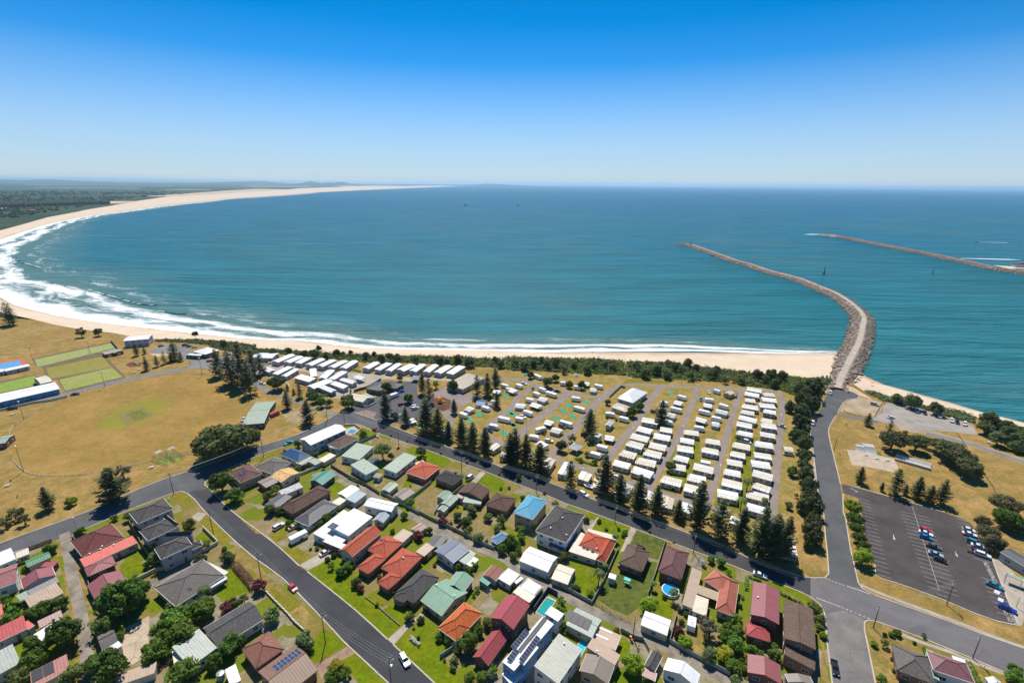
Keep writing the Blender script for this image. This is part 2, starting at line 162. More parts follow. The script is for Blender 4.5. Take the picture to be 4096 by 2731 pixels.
STRIPS = [
('lane','lane_gravel',0.03,3.7,[(-93.4,201.4),(-88.6,205.2),(-84.6,205.8),(-72.2,196),(-62.4,187.8),(-54.2,180.1),(-44.8,173.7),(-41.1,173.3),(-34.3,168.1),(-25.2,162.3),(-18.2,157.6),(-9.6,153.5),(-1.3,148.5),(3.1,143.5),(6.6,140.4),(12.1,136.1),(19.1,131.2),(27.4,126),(33.1,122.7),(38.2,119.1),(43.9,115.1),(49.3,111.2),(55.9,107.1),(61.9,102.6),(65.2,99.8)]),
('lane','lane_gravel',0.035,3.2,[(-175,160.7),(-166.5,152.3),(-156.4,142),(-147.4,133.2),(-138.3,124.3),(-131.1,117.1),(-124.6,110.4),(-120.6,105.6),(-115.8,100.2),(-112.5,96.3)]),
('park_lane','lane_pink',0.03,4.4,[(-15.2,243.8),(-9.2,261.1),(0.4,279.1),(4.6,294.8),(11.3,305.6),(18,315.2)]),
('park_lane','lane_pink',0.034,5,[(3.2,241.1),(9.8,253.3),(16.6,264.4),(29.4,286.1),(38,301.7)]),
('park_lane','lane_pink',0.03,4.4,[(21.2,222.6),(34.8,248.6),(46.8,272.4),(56.5,290.9),(61.8,297)]),
('park_lane','lane_pink',0.03,4,[(48.2,217.9),(60.4,239.2),(73.6,260),(89.4,290.8),(103.2,314.4)]),
('park_lane','lane_pink',0.03,3.5,[(62.5,194.8),(77.1,217.4),(94.8,248.5),(115.8,288),(126.8,311.2)]),
('park_lane','lane_pink',0.03,3.3,[(84.5,181.5),(98,205.1),(117.1,240.3),(140.4,282.1),(155.7,309.1)]),
('park_lane','lane_pink',0.03,3.4,[(107.6,168.3),(111.6,177.6),(128.9,208.5),(150.4,247.1),(170.2,282.8),(177.9,299.7),(177.3,307.7),(172.9,309.5)]),
('park_lane','lane_pink',0.026,4,[(49.5,295.8),(59.6,296.9),(66.3,306),(73.8,314.1),(87.5,317.9),(105.6,314.8),(127.5,313.1),(156.2,310.4),(174.4,309.5),(177.3,307.7)]),
('park_lane','lane_pink',0.022,4.6,[(-33.1,309.2),(-11.3,321.4),(0.3,324.7),(8,323.5),(15.3,315.2),(29.7,307),(38,301.7),(50.1,295.3)]),
('park_lane','lane_pink',0.026,4,[(-15.9,245),(-8.4,236.7),(0.5,229.3),(3.9,225.5),(11.6,220.3),(21,220.5),(26.6,215.5),(34.7,211.2),(41.6,207.4),(47.2,203.4),(54.5,199),(63,194.8),(67.8,190.7),(75.6,186),(83.6,181.5),(93.4,177.9)]),
('road','gravel_tan2',0.022,7,[(223.7,256.3),(235.4,251.3),(242.6,245.1),(250.4,236.9),(254.8,229),(260.8,220.6),(266.4,212.7)]),
('road','asphalt_pale',0.026,4.2,[(233.9,249.3),(242.1,244.5),(249.8,236.3),(254.3,228.5),(260.3,220.1),(265.4,211.7)]),
('beach_path','sand',0.03,3.2,[(85.1,328.9),(84.7,336.4),(86.9,349.9),(88.2,361.9),(89.4,369.4)]),
('beach_path','sand',0.03,2.5,[(-4.3,366.8),(-4.5,356.9),(-5.7,349.7)]),
('footpath','concrete',0.04,1.4,[(122.4,138.1),(125.9,135),(130.7,131.4),(137.8,126.6),(144.5,122.1),(150.5,117.4),(155.7,114.1)]),
('footpath','concrete',0.04,1.4,[(120.8,119),(125.6,115.6),(132.5,112.1),(134.2,110.3),(138.2,107.6),(145.4,103.7)]),
]
KERBS = [
((-198.1,146.5),(-194.1,154.6),(-177,173.5),(-170.7,183.7),(-162,196.7),(-147,211.4),(-133.1,227.6),(-116.8,241.8),(-105.8,263.3)),
((-192.8,141.5),(-184,150.1),(-175.3,156.2)),
((-170.7,160.6),(-167.6,164.7),(-161.3,173.7),(-150.3,186.7),(-147.3,188.7),(-143.5,187.3),(-137.3,182.7),(-127.4,174),(-107.2,157.9),(-93.2,147.6),(-79.1,138.3),(-57.8,120.7),(-50.2,114.1),(-33.4,101.1),(-29.1,97.4)),
((-94.5,254.2),(-102.8,244.3),(-112.4,234.1),(-128.4,218.3),(-138.8,202.7),(-140.6,198.9),(-140.6,195.8),(-139.5,193.6),(-136.1,191.2),(-119.4,176.9),(-97.4,161.1),(-85.8,152.5),(-75.9,144.3)),
((-72.1,141.8),(-50.3,125.7),(-37,114.8)),
((-34.8,113),(-20.6,101.2),(-17.1,97.9)),
((-94.5,254.2),(-86.9,253.7),(-71.9,242.7),(-48.1,229),(-29,217),(-12,206.5),(0.6,197.9),(15.2,188.9),(23.4,182.7),(33.9,176.6),(48,167.8),(66,156.3),(80.5,147.1),(91,140),(91,140),(99.6,134.7),(101.9,132.3),(103.1,129.3),(102.4,125.8),(96.7,115),(90.4,102.3),(88.2,98.2)),
((-94.8,269.4),(-78.4,259.4),(-54.2,242.8),(-9.8,214.6),(0.6,207),(17.8,198.2),(35.7,186),(50.5,176.8),(58.1,172.6),(71.1,164),(80.8,157.9),(94.1,146.2),(100.4,143.2),(104.2,141.6),(107.7,141),(111.7,141.2),(114.3,143.1),(120,153.3),(125.8,164.3),(132.6,176.6),(135.7,184.6),(143.2,199.6),(155.9,224),(167.7,247.4)),
((230.9,300.9),(227,297),(220.1,295.4),(213.1,289.9),(200.7,275.7)),
((196.3,270.8),(182.8,255.2),(176.5,244.8),(166.8,225.3),(158.8,209),(153.8,198.9)),
((150.4,191.6),(141.8,178.1),(140.5,174.6),(130,155.1),(125.4,145.6),(122.1,138.9),(121.9,136.3),(124.6,133.2),(130.4,129.6),(139.2,124.1),(147.8,118.2),(155.3,113.7),(162.3,109.5)),
((102.5,102.4),(108,113.2),(111.2,119.7),(113.2,122.6),(114.9,123.4),(117.4,122.9),(121.3,120.6),(126.8,117.2),(134.1,112.1),(142.6,105.6),(151.3,99.1)),
((134.1,147.8),(130.9,142.8),(132,141),(134.8,139.5),(138.7,137.1),(145.8,132),(151.8,126.4),(156.2,123.5),(161.6,121.9)),
((161.6,121.9),(168.1,132.3),(174.3,142),(180.4,151.2)),
((158.5,197.2),(169.3,189.9),(182.1,181.5),(185.4,178.7)),
]
WATERLINE = [
(1792.1,45614.7),
(-109.1,38110),
(-2276.1,23226.8),
(-2594.8,12735.4),
(-2631.6,9118.1),
(-2570.3,6876.7),
(-2356.6,5379.8),
(-2279.4,4536.7),
(-2254.6,4052.3),
(-2063.5,3378.4),
(-1929.7,2808.4),
(-1742.9,2247.5),
(-1685,2055.4),
(-1590.3,1838.9),
(-1494.3,1641.5),
(-1425.7,1519.7),
(-1298.7,1323.8),
(-1187.5,1153.9),
(-1073.4,984),
(-917.5,803.7),
(-785.1,678.5),
(-693.4,614.8),
(-622.1,584.6),
(-558.6,539.2),
(-514.9,515.8),
(-466.6,491.5),
(-412.9,472.3),
(-370.9,459.6),
(-331.4,448.1),
(-281.5,433.8),
(-229.8,421),
(-173.2,416.1),
(-146.7,406.1),
(-126.2,400.7),
(-94.8,397.8),
(-74.5,399),
(-51,397.1),
(0.1,395.7),
(65.3,399.1),
(121.9,401.9),
(159.8,403.1),
(194.5,400.6),
(218.7,398.4),
(246.3,397.8),
(279.9,399.7),
]
DUNELINE = [
(2040,51960),
(-149.6,51999.8),
(-3804.1,38839.9),
(-5050.1,27696.9),
(-5558.9,20834.2),
(-5052.4,15594.4),
(-4450.1,10716.4),
(-3966.5,9083.1),
(-3523.9,7036.8),
(-3180.3,5520.9),
(-2946.8,4352.2),
(-2494.9,3378),
(-2137.4,2691),
(-1974.4,2353.7),
(-1868.6,2169),
(-1694.8,1837.1),
(-1494.6,1530.8),
(-1376.7,1345.4),
(-1267.2,1121.8),
(-1007.6,833.1),
(-737.1,598.4),
(-628.2,535.4),
(-512.4,475.1),
(-499.3,480.7),
(-469.5,467.5),
(-437.2,451.7),
(-405.7,439),
(-360.5,426.4),
(-324.6,410.8),
(-275.8,409.2),
(-254,404.2),
(-212,386),
(-183.8,383.5),
(-153,377.8),
(-127.2,374.5),
(-91.8,372.9),
(-65.4,372.3),
(-39.1,370.5),
(-7.7,366.2),
(0.1,371.6),
(34.8,370),
(69.5,369.7),
(88.5,365.1),
(94.3,364),
(119.8,363.5),
(138.8,356.7),
(153.5,351.2),
(171.4,344.8),
(184.6,338.5),
(202.9,335.1),
(217.2,332.3),
(230.7,333.7),
]
HARBOUR_WATER = [
(267.5,350.9),
(267.2,342.1),
(269.7,327.5),
(281.2,312.4),
(291.8,298.5),
(300.2,284),
(311.3,270.8),
(324.3,249.6),
(332.4,221.6),
]
HARBOUR_BACK = [
(240.8,322.7),
(239.7,307.4),
(242,294.2),
(253.2,291.1),
(262.2,284.8),
(277.7,278.9),
(281.2,271.5),
(290.6,267.3),
(296.2,256.4),
(304.4,237.9),
(313.3,211.6),
]
BREAKWATER = [
(223,311.9),
(236.8,330.1),
(255.3,352.8),
(285.3,389.5),
(310.5,420.3),
(345.5,467.8),
(369.6,501.9),
(385.3,530.4),
(396.5,556.5),
(411.9,600.2),
(420.7,636.3),
(425.2,680.4),
(430.3,730.6),
(425.3,767.7),
(418.7,806.3),
(419.3,866.1),
(414,920.6),
(415.1,1000.1),
(416.5,1093.8),
(416.5,1163.3),
(402,1188.7),
]
FAR_BREAKWATER = [
(843.4,752.1),
(848.9,816.7),
(839.6,855.3),
(852.4,912),
(860.1,968.4),
(873.2,1037.3),
(878.9,1103.9),
(885.2,1179.4),
(897.9,1273.4),
(908.8,1354.1),
(912.7,1431.7),
(897.5,1468.9),
]
HOUSES = [
('house','brown-tiled hipped house above the white caravan driveway','house',[(-87.2,179.8,56.9,18.5,8.4,3,'hip',2,'brown_tile','brick')],[]),
('house','dark grey hipped house beside the white ute driveway','house',[(-79.6,170.9,62.4,15.1,8.1,3,'hip',1.6,'slate_metal','grey_wall')],[]),
('house','big white flat-roofed house with red-trimmed carport','house',[(-69.3,163.2,64.1,16.2,6.4,3.2,'shed',0.5,'offwhite','white_wall'),(-62.6,163,62.4,12.8,9.8,4.6,'shed',0.6,'white_metal','white_wall'),(-66.3,154.8,64.4,5.6,6.9,3,'flat',0.1,'white_metal','red_wall'),(-54.1,175.2,-17.8,13.4,5.6,4,'gable',0.8,'white_metal','white_wall')],[('pan',-68.6,159.6,3,2,None)]),
('house','long red-tiled house with cream front gable','house',[(-55.8,152.7,60.3,15,6.4,4.2,'gable',1.8,'red_tile','cream_wall'),(-62.5,151.3,69.5,2.5,2.8,3,'flat',0.1,'white_metal','white_wall')],[]),
('house','red-tiled L-shaped house, second in the red row','house',[(-49.2,143,57.9,8.7,5.8,3,'hip',1.4,'red_tile','brick'),(-46.5,151.5,60.9,9.5,9,3,'hip',2,'red_tile','brick')],[('pan',-48,153.5,1,2,None)]),
('house','red-tiled L-shaped house with white roof vent','house',[(-41,135.1,56.5,6.3,5.4,3,'hip',1.4,'red_tile','brick'),(-38.6,143.5,61.7,11.6,9.4,3,'hip',2,'red_tile','brick')],[('vent',-38,143.4)]),
('shed','flat tan garage behind the first red-tiled house','garage',[(-41.4,157.7,61.2,6.3,4.9,2.7,'flat',0.1,'tan_metal','cream_wall')],[]),
('shed','tan gable garage on the back lane','garage',[(-36,162.2,49,5.1,3.8,2.7,'gable',0.8,'tan_metal','cream_wall')],[]),
('shed','tan flat-roofed garage behind the third red-tiled house','garage',[(-31.4,150.4,57.1,5.9,4.2,2.7,'flat',0.1,'tan_metal','brick')],[]),
('shed','dark grey flat garage on the lane by the blue-grey roof','garage',[(-27.7,154.9,66.3,5.9,5.2,2.6,'gable',0.3,'slate_metal','brick')],[]),
('house','dark grey tiled house between red and green roofs','house',[(-31,133.1,58.2,12.7,7.9,3,'hip',2.2,'grey_tile','brick'),(-35.2,128.7,65.7,4.2,4.4,3,'hip',1,'grey_tile','brick')],[]),
('house','blue-grey metal-roofed house with white front awning','house',[(-21.3,149.1,51.8,8.6,9.4,3.4,'gable',0.9,'bluegrey','white_wall'),(-15.7,146.9,57.6,6.5,3.3,2.6,'shed',0.3,'sage','white_wall'),(-13.7,145,54.9,4.6,2.6,2.3,'flat',0.1,'offwhite','white_wall')],[]),
('house','large pale green metal-roofed house with tan walls','house',[(-21.4,128.2,-37.7,9.9,11.7,3.2,'gable',1.9,'green_metal','tan_wall'),(-16.9,134.4,64.5,6.8,6.9,3.3,'gable',1.4,'green_metal','tan_wall')],[('vent',-24.2,130.9),('vent',-17.8,126.7)]),
('house','bright orange-tiled hipped house beside the pale green roof','house',[(-15.1,118.8,53.8,12.1,7.6,3.2,'hip',2.6,'orange_tile','cream_wall'),(-15.6,115.3,52.6,5.7,4.4,3.2,'hip',1.6,'orange_tile','cream_wall')],[]),
('house','long low crimson gable house below the crimson two-storey','house',[(-5.1,110.4,59,11.7,5.2,3,'gable',1.8,'crimson','brick_dark')],[]),
('house','crimson two-storey gable house next to roof terrace','house',[(0.2,119.9,59.7,10.4,8.2,6,'gable',1.7,'crimson','brick_dark')],[]),
('house','cream flat building with fenced roof terrace by the pool','house',[(6.2,131.2,52.2,8.1,6.8,3.2,'flat',0.1,'cream_roof','brick_dark')],[('parapet',)]),
('house','white modern flat-roofed house with blue walls and solar arrays','house',[(5.7,108.8,51.6,19.2,4,6.4,'flat',0.12,'white_metal','blue_wall'),(4.2,105.9,52.3,7,5,6.5,'flat',0.12,'white_metal','blue_wall'),(13.9,119.7,53.3,3.5,4.7,5.4,'flat',0.12,'white_metal','white_wall'),(1.1,101.3,41.2,4.8,3.9,3.6,'flat',0.12,'white_metal','blue_wall')],[('strip',(2.7,105.4),(10.9,116.8)),('pan',3.2,109.2,1,7,54.5),('pan',5.9,106.2,1,9,55.9),('pan',1.1,104.1,1,4,55.8)]),
('shed','sage gable shed with four black roof panels on lane','shed',[(23.1,118.7,58.1,7.2,8.8,3.2,'gable2',0.9,'sage_pale','sage_wall')],[('mat',21.3,118.9,4,1.9,3.4)]),
('house','big plain grey-green skillion-roofed two-storey house','house',[(13.8,104.2,53.1,12.9,7.7,6,'shed',0.6,'greygreen','white_wall')],[('vent',15.8,108.3)]),
('carport','brown and white striped carport beside small lawn','carport',[(29.6,113.6,60.5,5.8,6.3,2.7,'flat',0.08,'tan_metal','open')],[('stripe',(29.1,116.4),(27.5,114.1))]),
('house','mauve and tan metal-roofed house with flue pipe','house',[(24.5,102.9,62.4,6.1,8.1,4,'gable',1.2,'taupe','tan_wall'),(27.1,108,55,3.9,8.7,4,'shed',0.7,'tan_metal','tan_wall')],[('flue',25,106.4)]),
('shed','small weathered grey gable shed beside lime tree','shed',[(41.3,106.4,52.9,6.1,3.1,2.6,'gable',0.9,'grey_tile','grey_wall'),(39.1,102.5,63.3,2.7,3.6,2.4,'flat',0.08,'pink_metal','open')],[]),
('house',"big white gable building at lane's bottom end",'house',[(48,102.5,56.4,4.4,8.8,3.5,'gable',1.6,'white_metal','white_wall')],[]),
('shed','white lane-side garage with brown roller door','garage',[(45.5,119.1,62.1,6.1,8,2.9,'gable2',0.7,'white_metal','cream_wall')],[('door',)]),
('shed','large white barn-like garage on back lane','garage',[(10.3,145.1,61.2,8.2,11.3,3.6,'gable2',1.1,'white_metal','white_wall')],[]),
('shed','cream gable garage behind the red cream-trimmed house','garage',[(18.7,139.1,64.3,7.6,6.1,2.6,'gable2',0.8,'cream_roof','cream_wall')],[]),
('house','charcoal-tiled two-storey house with blue awnings','house',[(19.7,162,61,18.6,12.8,6,'hip',2.6,'charcoal_tile','white_wall'),(17.8,153,63.3,3.4,6,2.9,'shed',0.3,'navy','open')],[('vent',15.4,157),('vent',20.3,161.6),('vent',21.1,154)]),
('house','red-tiled house wrapped by cream flat roofs','house',[(35.6,150.3,61.1,12.3,3.5,3,'hip',1.7,'red_tile','cream_wall'),(31.7,155,60.7,9.1,8.4,3,'hip',1.8,'red_tile','cream_wall'),(27.5,150.5,66.7,5.7,10.4,2.6,'shed',0.3,'cream_roof','cream_wall'),(25.7,155.8,63.6,10.4,2.3,2.7,'flat',0.08,'cream_roof','cream_wall'),(35.7,159.7,69.7,2.6,11.3,2.6,'flat',0.08,'cream_roof','cream_wall')],[('vent',32.1,150.6),('sky',27.6,151.9),('sky',28.8,151.2),('sky',30.6,150.1)]),
('house','small brown-tiled brick house with front chimney','house',[(45.3,146.7,60.8,11.1,8.5,3.2,'hip',2,'brown_tile2','brick_dark'),(46,149.1,57,10,4.4,3.2,'hip',1.6,'brown_tile2','brick_dark')],[('chim',49.8,151.2)]),
('house','maroon hipped house backing on the round blue pool','house',[(58.6,143.8,61.6,14.6,7.8,4,'hip',1.8,'maroon_tile','brick_dark')],[]),
('house','red-tiled L-shaped house with long tan side roof','house',[(72,129.5,61.2,15.5,5.4,3.2,'hip',1.7,'red_tile2','cream_wall'),(72,135.9,39.2,7.9,7.5,3.2,'hip',1.9,'red_tile2','cream_wall'),(61.7,133.4,61.6,18.4,3.3,2.8,'shed',0.3,'tan_metal','cream_wall'),(61.9,126.2,63.2,7.5,4.1,2.7,'flat',0.08,'cream_roof','cream_wall'),(66.3,131.2,61.4,4.1,6.5,2.7,'flat',0.05,'pergola','open')],[]),
('house','maroon two-storey house right of the driveway hedge','house',[(81.5,124.4,62.2,15,7.8,6,'gable',0.9,'maroon_metal','brick_dark'),(75.6,116,68.5,5.3,6.3,3.2,'hip',1.4,'red_metal','brick_dark')],[('vent',79.6,125.6)]),
('house','brown flat-tiled two-storey house at street corner','house',[(87.7,116.3,62.5,15.9,7.9,6.2,'gable',0.5,'brown_tile2','brick'),(84,108.3,57.9,6.8,7.7,3.4,'shed',0.9,'brown_tile2','brick')],[]),
('house','maroon-roofed house at the bottom by flowering shrubs','house',[(71.6,103.9,65.8,6.3,8.4,3.2,'gable',1.2,'maroon_metal','brick_dark')],[]),
('shed','grey-brown low shed on the bottom edge near corner','shed',[(80.2,101.4,84.4,2.5,6.6,2.6,'gable',0.6,'taupe','grey_wall')],[]),
('house','weathered grey-tiled corner house in dry garden','house',[(114.8,105.9,60.8,9.5,8.3,3.2,'hip',2.2,'oldgrey_tile','brick')],[]),
('shop','purple-roofed corner shop with pale green side roof','shop',[(124,104.4,64.5,6.6,9,4,'hip',1.8,'purple_metal','white_wall'),(128.8,106.4,63.2,3.8,2.8,3,'flat',0.1,'white_metal','white_wall'),(120.9,106.3,58.7,10.4,1.5,2.6,'flat',0.1,'sage','mint_wall')],[]),
('house','white gable roof at the far bottom right','house',[(133.4,100.8,73.2,1.9,3.1,3,'gable',1,'offwhite','white_wall')],[]),
('house','dark red tiled house beside the gravel lane corner','house',[(-155.3,153.4,54.3,12.6,13.6,3.4,'hip',3.2,'darkred_tile','cream_wall')],[('vent',-150.1,149.2)]),
('house','salmon flat-roofed extension of the dark red house','house extension',[(-146.4,147.7,52.2,15.8,5.8,3.1,'flat',0.12,'salmon','cream_wall'),(-144.5,140.9,48.9,7.8,6.9,2.7,'hip',0.9,'maroon_metal','brick_dark')],[('vent',-151.8,145.6),('vent',-149.7,148),('vent',-146.9,150.4)]),
('shed','maroon gable garage beside the spreading fig tree','garage',[(-134.9,132.2,51.3,8.8,10,2.8,'gable2',1.3,'maroon_metal','brick_dark')],[]),
('house','grey-tiled two-storey townhouse nearest the corner lawn','townhouse',[(-144.1,167.1,52,12,10.7,6,'hip',2,'charcoal_tile','lilac_wall')],[]),
('house','grey-tiled two-storey townhouse, middle one of three','townhouse',[(-133.6,156.3,53.4,10,9,6,'hip',1.7,'charcoal_tile','lilac_wall'),(-132,160.7,56.7,1.5,9.6,6.2,'hip',1.2,'charcoal_tile','lilac_wall')],[('sky',-132,154.8)]),
('house','grey-tiled two-storey townhouse next to bare driveway','townhouse',[(-121.8,146.7,48.7,9.7,8.1,6,'hip',1.8,'charcoal_tile','lilac_wall'),(-123.6,152.7,96.5,1.2,9.2,6.2,'hip',1.3,'charcoal_tile','lilac_wall'),(-116.9,151.1,46.2,3.6,4,3.2,'hip',0.9,'charcoal_tile','lilac_wall')],[('sky',-120.1,145.5)]),
('house','large weathered grey-tiled house behind bougainvillea hedge','house',[(-108,133.5,57.8,15.5,14.1,3.2,'hip',2.4,'oldgrey_tile','white_wall'),(-99.4,134.2,53.4,5.7,2.6,2.6,'flat',0.08,'offwhite','open'),(-102.9,139.8,64.8,1.9,10.2,2.7,'flat',0.08,'cream_roof','open')],[('sky',-105.4,129.5)]),
('house','grey-tiled house with sage extension and cream end','house',[(-84.2,116.8,50.3,13.3,10.6,3.4,'gable',1.8,'grey_tile','white_wall'),(-90.7,108.1,57.1,7.4,9.7,3.6,'shed',1.1,'sage_pale','white_wall'),(-94.4,105.7,38.8,1.8,6.2,3,'flat',0.1,'cream_roof','white_wall')],[]),
('house','rust-mottled terracotta house on the lower left street','house',[(-71.2,108.3,50,7.8,9.3,3.4,'hip',2.2,'rust_tile','brick'),(-76,101,40.6,2.7,6,2.7,'flat',0.08,'white_metal','white_wall')],[]),
('house','brown-roofed house with a long solar array','house',[(-60.9,101.6,51.3,10.7,12.2,3.6,'gable',1.6,'brown_metal','brick')],[('pan',-62.1,104.1,7,2,None)]),
('shed','dark grey gable shed on cracked concrete slab','shed',[(-119.1,111.9,47.6,3.9,7.4,2.6,'gable',1,'oldgrey_tile','white_wall'),(-115,109.2,59,3.1,2.4,2.6,'flat',0.1,'white_metal','white_wall')],[]),
('shed','tan flat-roofed garage at the bottom left lane','garage',[(-102.7,101.1,26.8,9.1,3.8,2.7,'flat',0.1,'tan_metal','cream_wall')],[]),
('shed','maroon gable garage west of the gravel lane','garage',[(-160.7,134.9,50,8,6.3,3,'gable2',1.4,'maroon_metal','grey_wall')],[]),
('shed','green gable shed west of the gravel lane','shed',[(-168.9,143.7,52.2,6.4,4.2,2.6,'gable',0.7,'green_dark','cream_wall')],[]),
('shed',"small crimson shed beside the lane's green verge",'shed',[(-162.8,141.4,97.6,2.4,4.2,2.5,'flat',0.1,'crimson','brick_dark')],[]),
('shed','long tan skillion garage west of the gravel lane','garage',[(-152.1,127.5,55.9,8.1,7.2,2.6,'shed',0.3,'tan_metal','cream_wall'),(-155.8,131.4,57.2,7.5,3.3,2.7,'flat',0.1,'grey_metal','cream_wall')],[]),
('shed','small sage awning shed beside tan garage','shed',[(-158.9,127.5,58.5,2.6,3.7,2.5,'flat',0.1,'sage','open')],[]),
('house','faded red tiled house at the left edge','house',[(-171,133.6,42.2,6.9,11.4,4,'gable',1.6,'pinkred_tile','white_wall')],[]),
('house','white flat-roofed house at the left edge by street','house',[(-181.4,143.6,52.5,5.7,8.7,3.2,'flat',0.12,'white_metal','white_wall'),(-176.9,146.3,46.6,3.4,4,2.8,'flat',0.1,'cream_roof','cream_wall')],[]),
('house','long red metal-roofed house at left edge','house',[(-150.6,113.8,49.5,8.1,6.4,3,'shed',0.5,'red_metal','grey_wall'),(-146.8,116.3,65.6,1.7,4,2.7,'flat',0.1,'salmon','grey_wall')],[]),
('shed','pink-streaked rusty shed by the gravel lane','shed',[(-141.9,118.5,50.2,5.5,3.4,2.6,'shed',0.3,'pink_metal','cream_wall')],[]),
('shed','white metal carport under the big leafy tree','carport',[(-138.3,114.6,66.7,6.3,4.8,2.7,'shed',0.25,'white_metal','cream_wall')],[]),
('house','large sage metal-roofed house at left edge','house',[(-142.1,103.5,54,6.5,8.9,3.4,'shed',0.6,'sage_pale','cream_wall')],[]),
('house','pink metal-roofed house with dark roof panels','house',[(-126.3,101.1,45.9,7.7,6.2,3.2,'shed',0.4,'pinkred_metal','cream_wall')],[('mat',-127.8,100.7,2,2.2,4.2)]),
('house','salmon roof corner at the left frame edge','house',[(-159.9,120.3,47.3,2.2,8,3,'flat',0.1,'salmon','brick')],[]),
('house','maroon and white hipped house with blue solar panel','house',[(-121.9,196.8,50,9.5,12.8,4.4,'hip',2,'maroon_tile','tan_wall')],[('pan',-122.2,194.5,2,2,None)]),
('house','house half grey tile, half yellow boarded roof','house',[(-113.7,205.6,65.2,10.9,12.4,3.2,'hip',1.8,'oldgrey_tile','white_wall'),(-104.2,197.5,58.8,9.2,8.7,3.3,'gable2',1,'yellow_ply','cream_wall')],[]),
('house','blue metal hipped house beside the cross street','house',[(-107.2,215.3,60.3,7.2,13.8,3.2,'hip',2,'navy','cream_wall'),(-100.8,211.2,67.5,7.8,4,2.6,'shed',0.3,'sage','cream_wall')],[('chim',-113.3,217.6)]),
('carport','red and white striped pergola behind blue house','pergola',[(-100.1,209.4,61.9,4.5,2.3,2.4,'flat',0.05,'red_metal','open')],[]),
('shed','sage flat shed behind the blue house','shed',[(-95.4,210.3,57.3,3.8,5.7,2.5,'flat',0.1,'sage','cream_wall')],[]),
('house','long white two-storey gable building by cross street','apartment building',[(-98.5,231.1,53.5,21.1,9.8,6,'gable',1.2,'white_metal','grey_wall')],[]),
('house','brown-tiled house next to the long white building','house',[(-88.1,229.1,59.5,12.8,9.9,3.2,'hip',1.9,'brown_tile2','white_wall'),(-90.5,224.2,64.8,3,5.3,2.8,'flat',0.1,'white_metal','white_wall')],[]),
('shed','narrow cream shed along the green fence','shed',[(-90.7,213.7,62.4,7.6,4.2,2.6,'shed',0.2,'cream_roof','cream_wall')],[]),
('house','sage-roofed motel wing nearest the main street','motel wing',[(-77.1,218.8,74,13.5,9.8,3.2,'shed',0.5,'sage','white_wall')],[]),
('house','sage-roofed motel wing beside the lane','motel wing',[(-69.5,204.5,50.9,7.4,12.1,3.4,'shed',0.5,'sage','white_wall')],[('vent',-69.1,202.8)]),
('house','sage-roofed motel wing with palm shadow, right-hand','motel wing',[(-53.5,208.8,64.4,16.2,7.6,3.2,'shed',0.4,'sage','white_wall')],[('vent',-53.7,205.3)]),
('shed','tiny tan brick shed between motel wings','shed',[(-61.8,198.9,73.8,3.5,3.3,2.4,'flat',0.1,'taupe','cream_wall')],[]),
('house','orange-red ribbed hipped house beside motel lawn','house',[(-41.3,202.9,62.2,11.6,11.5,3.2,'hip',1.7,'red_tile','red_wall'),(-43.1,208.4,40.6,4.5,5.4,2.8,'flat',0.1,'cream_roof','cream_wall')],[]),
('house','black-tiled brick house with front chimney','house',[(-28.3,196.7,58.7,7.9,10.7,3.2,'hip',1.8,'black_tile','brick')],[('chim',-25.7,199.6)]),
('house','dark brown gable house with pale green lean-to','house',[(-16,186.1,63.3,8,11.8,3.4,'gable',1.7,'brown_tile','brick'),(-16.3,180.2,81.5,4,7.8,2.7,'shed',0.3,'sage','cream_wall'),(-21.5,184.1,66.1,4.3,3.1,2.7,'flat',0.1,'pink_metal','cream_wall')],[]),
('house','dark brown hipped house with roof aerial','house',[(-4.1,178.8,64.2,9.9,9.8,3.2,'hip',2,'brown_tile','brick')],[]),
('shed','sage gable shed in fenced yard behind orange house','shed',[(-54,189.9,64.3,6.6,4.4,2.4,'gable',0.5,'sage','cream_wall')],[]),
('shed','taupe gable garage behind the orange-red house','garage',[(-46.5,184.3,56.8,7,5.9,2.8,'gable',0.8,'taupe','cream_wall')],[]),
('shed','green gable shed behind the black-tiled house','shed',[(-28.8,184.2,56.4,5.9,3.8,2.5,'gable',0.6,'sage_deep','sage_wall')],[]),
('shed','larger sage gable shed behind brown gable house','shed',[(-25.9,180.4,61,7.2,4.1,2.5,'gable',0.6,'sage','sage_wall')],[]),
('shed','smallest sage shed of the backyard three','shed',[(-28.3,175,61.1,3.5,3.2,2.4,'gable',0.5,'sage','sage_wall')],[]),
('house','teal green gable house on the lane','house',[(-86.2,195.6,67.3,8.8,7.4,3,'gable',1.4,'teal_green','navy_wall')],[]),
('house','dark shed topped by a patched white roof','shed',[(-96.9,186.7,45.7,9.1,4.1,3,'shed',0.3,'patchy_white','white_wall'),(-98.7,178.8,71,8.4,6.4,2.8,'gable',0.5,'slate_metal','cream_wall')],[]),
('shed','dark and white twin-pitch shed by the lane','shed',[(-71.1,185.7,59.7,7.6,5.6,2.9,'gable',0.6,'white_metal','white_wall')],[]),
('shed','pale blue-grey shed on the lane','shed',[(-66.7,182,63.3,7.2,5.2,2.9,'shed',0.3,'bluegrey_pale','grey_wall')],[]),
('shed','cream low shed beside brown-tiled house','shed',[(-73,179,62.3,4.3,4,2.6,'flat',0.1,'cream_roof','cream_wall')],[]),
('house','taupe flat-roofed shed below the grey-tiled house','shed',[(-109.4,192.7,54.3,7,7.5,2.9,'gable',0.4,'taupe','brick'),(-120.4,196,65.6,6.3,6.6,2.9,'gable',0.4,'grey_metal','brick')],[]),
('shed','pale blue-grey gable shed behind white house','shed',[(-51.8,169.9,72.2,8.5,4.7,2.7,'gable',0.9,'bluegrey_pale','cream_wall')],[]),
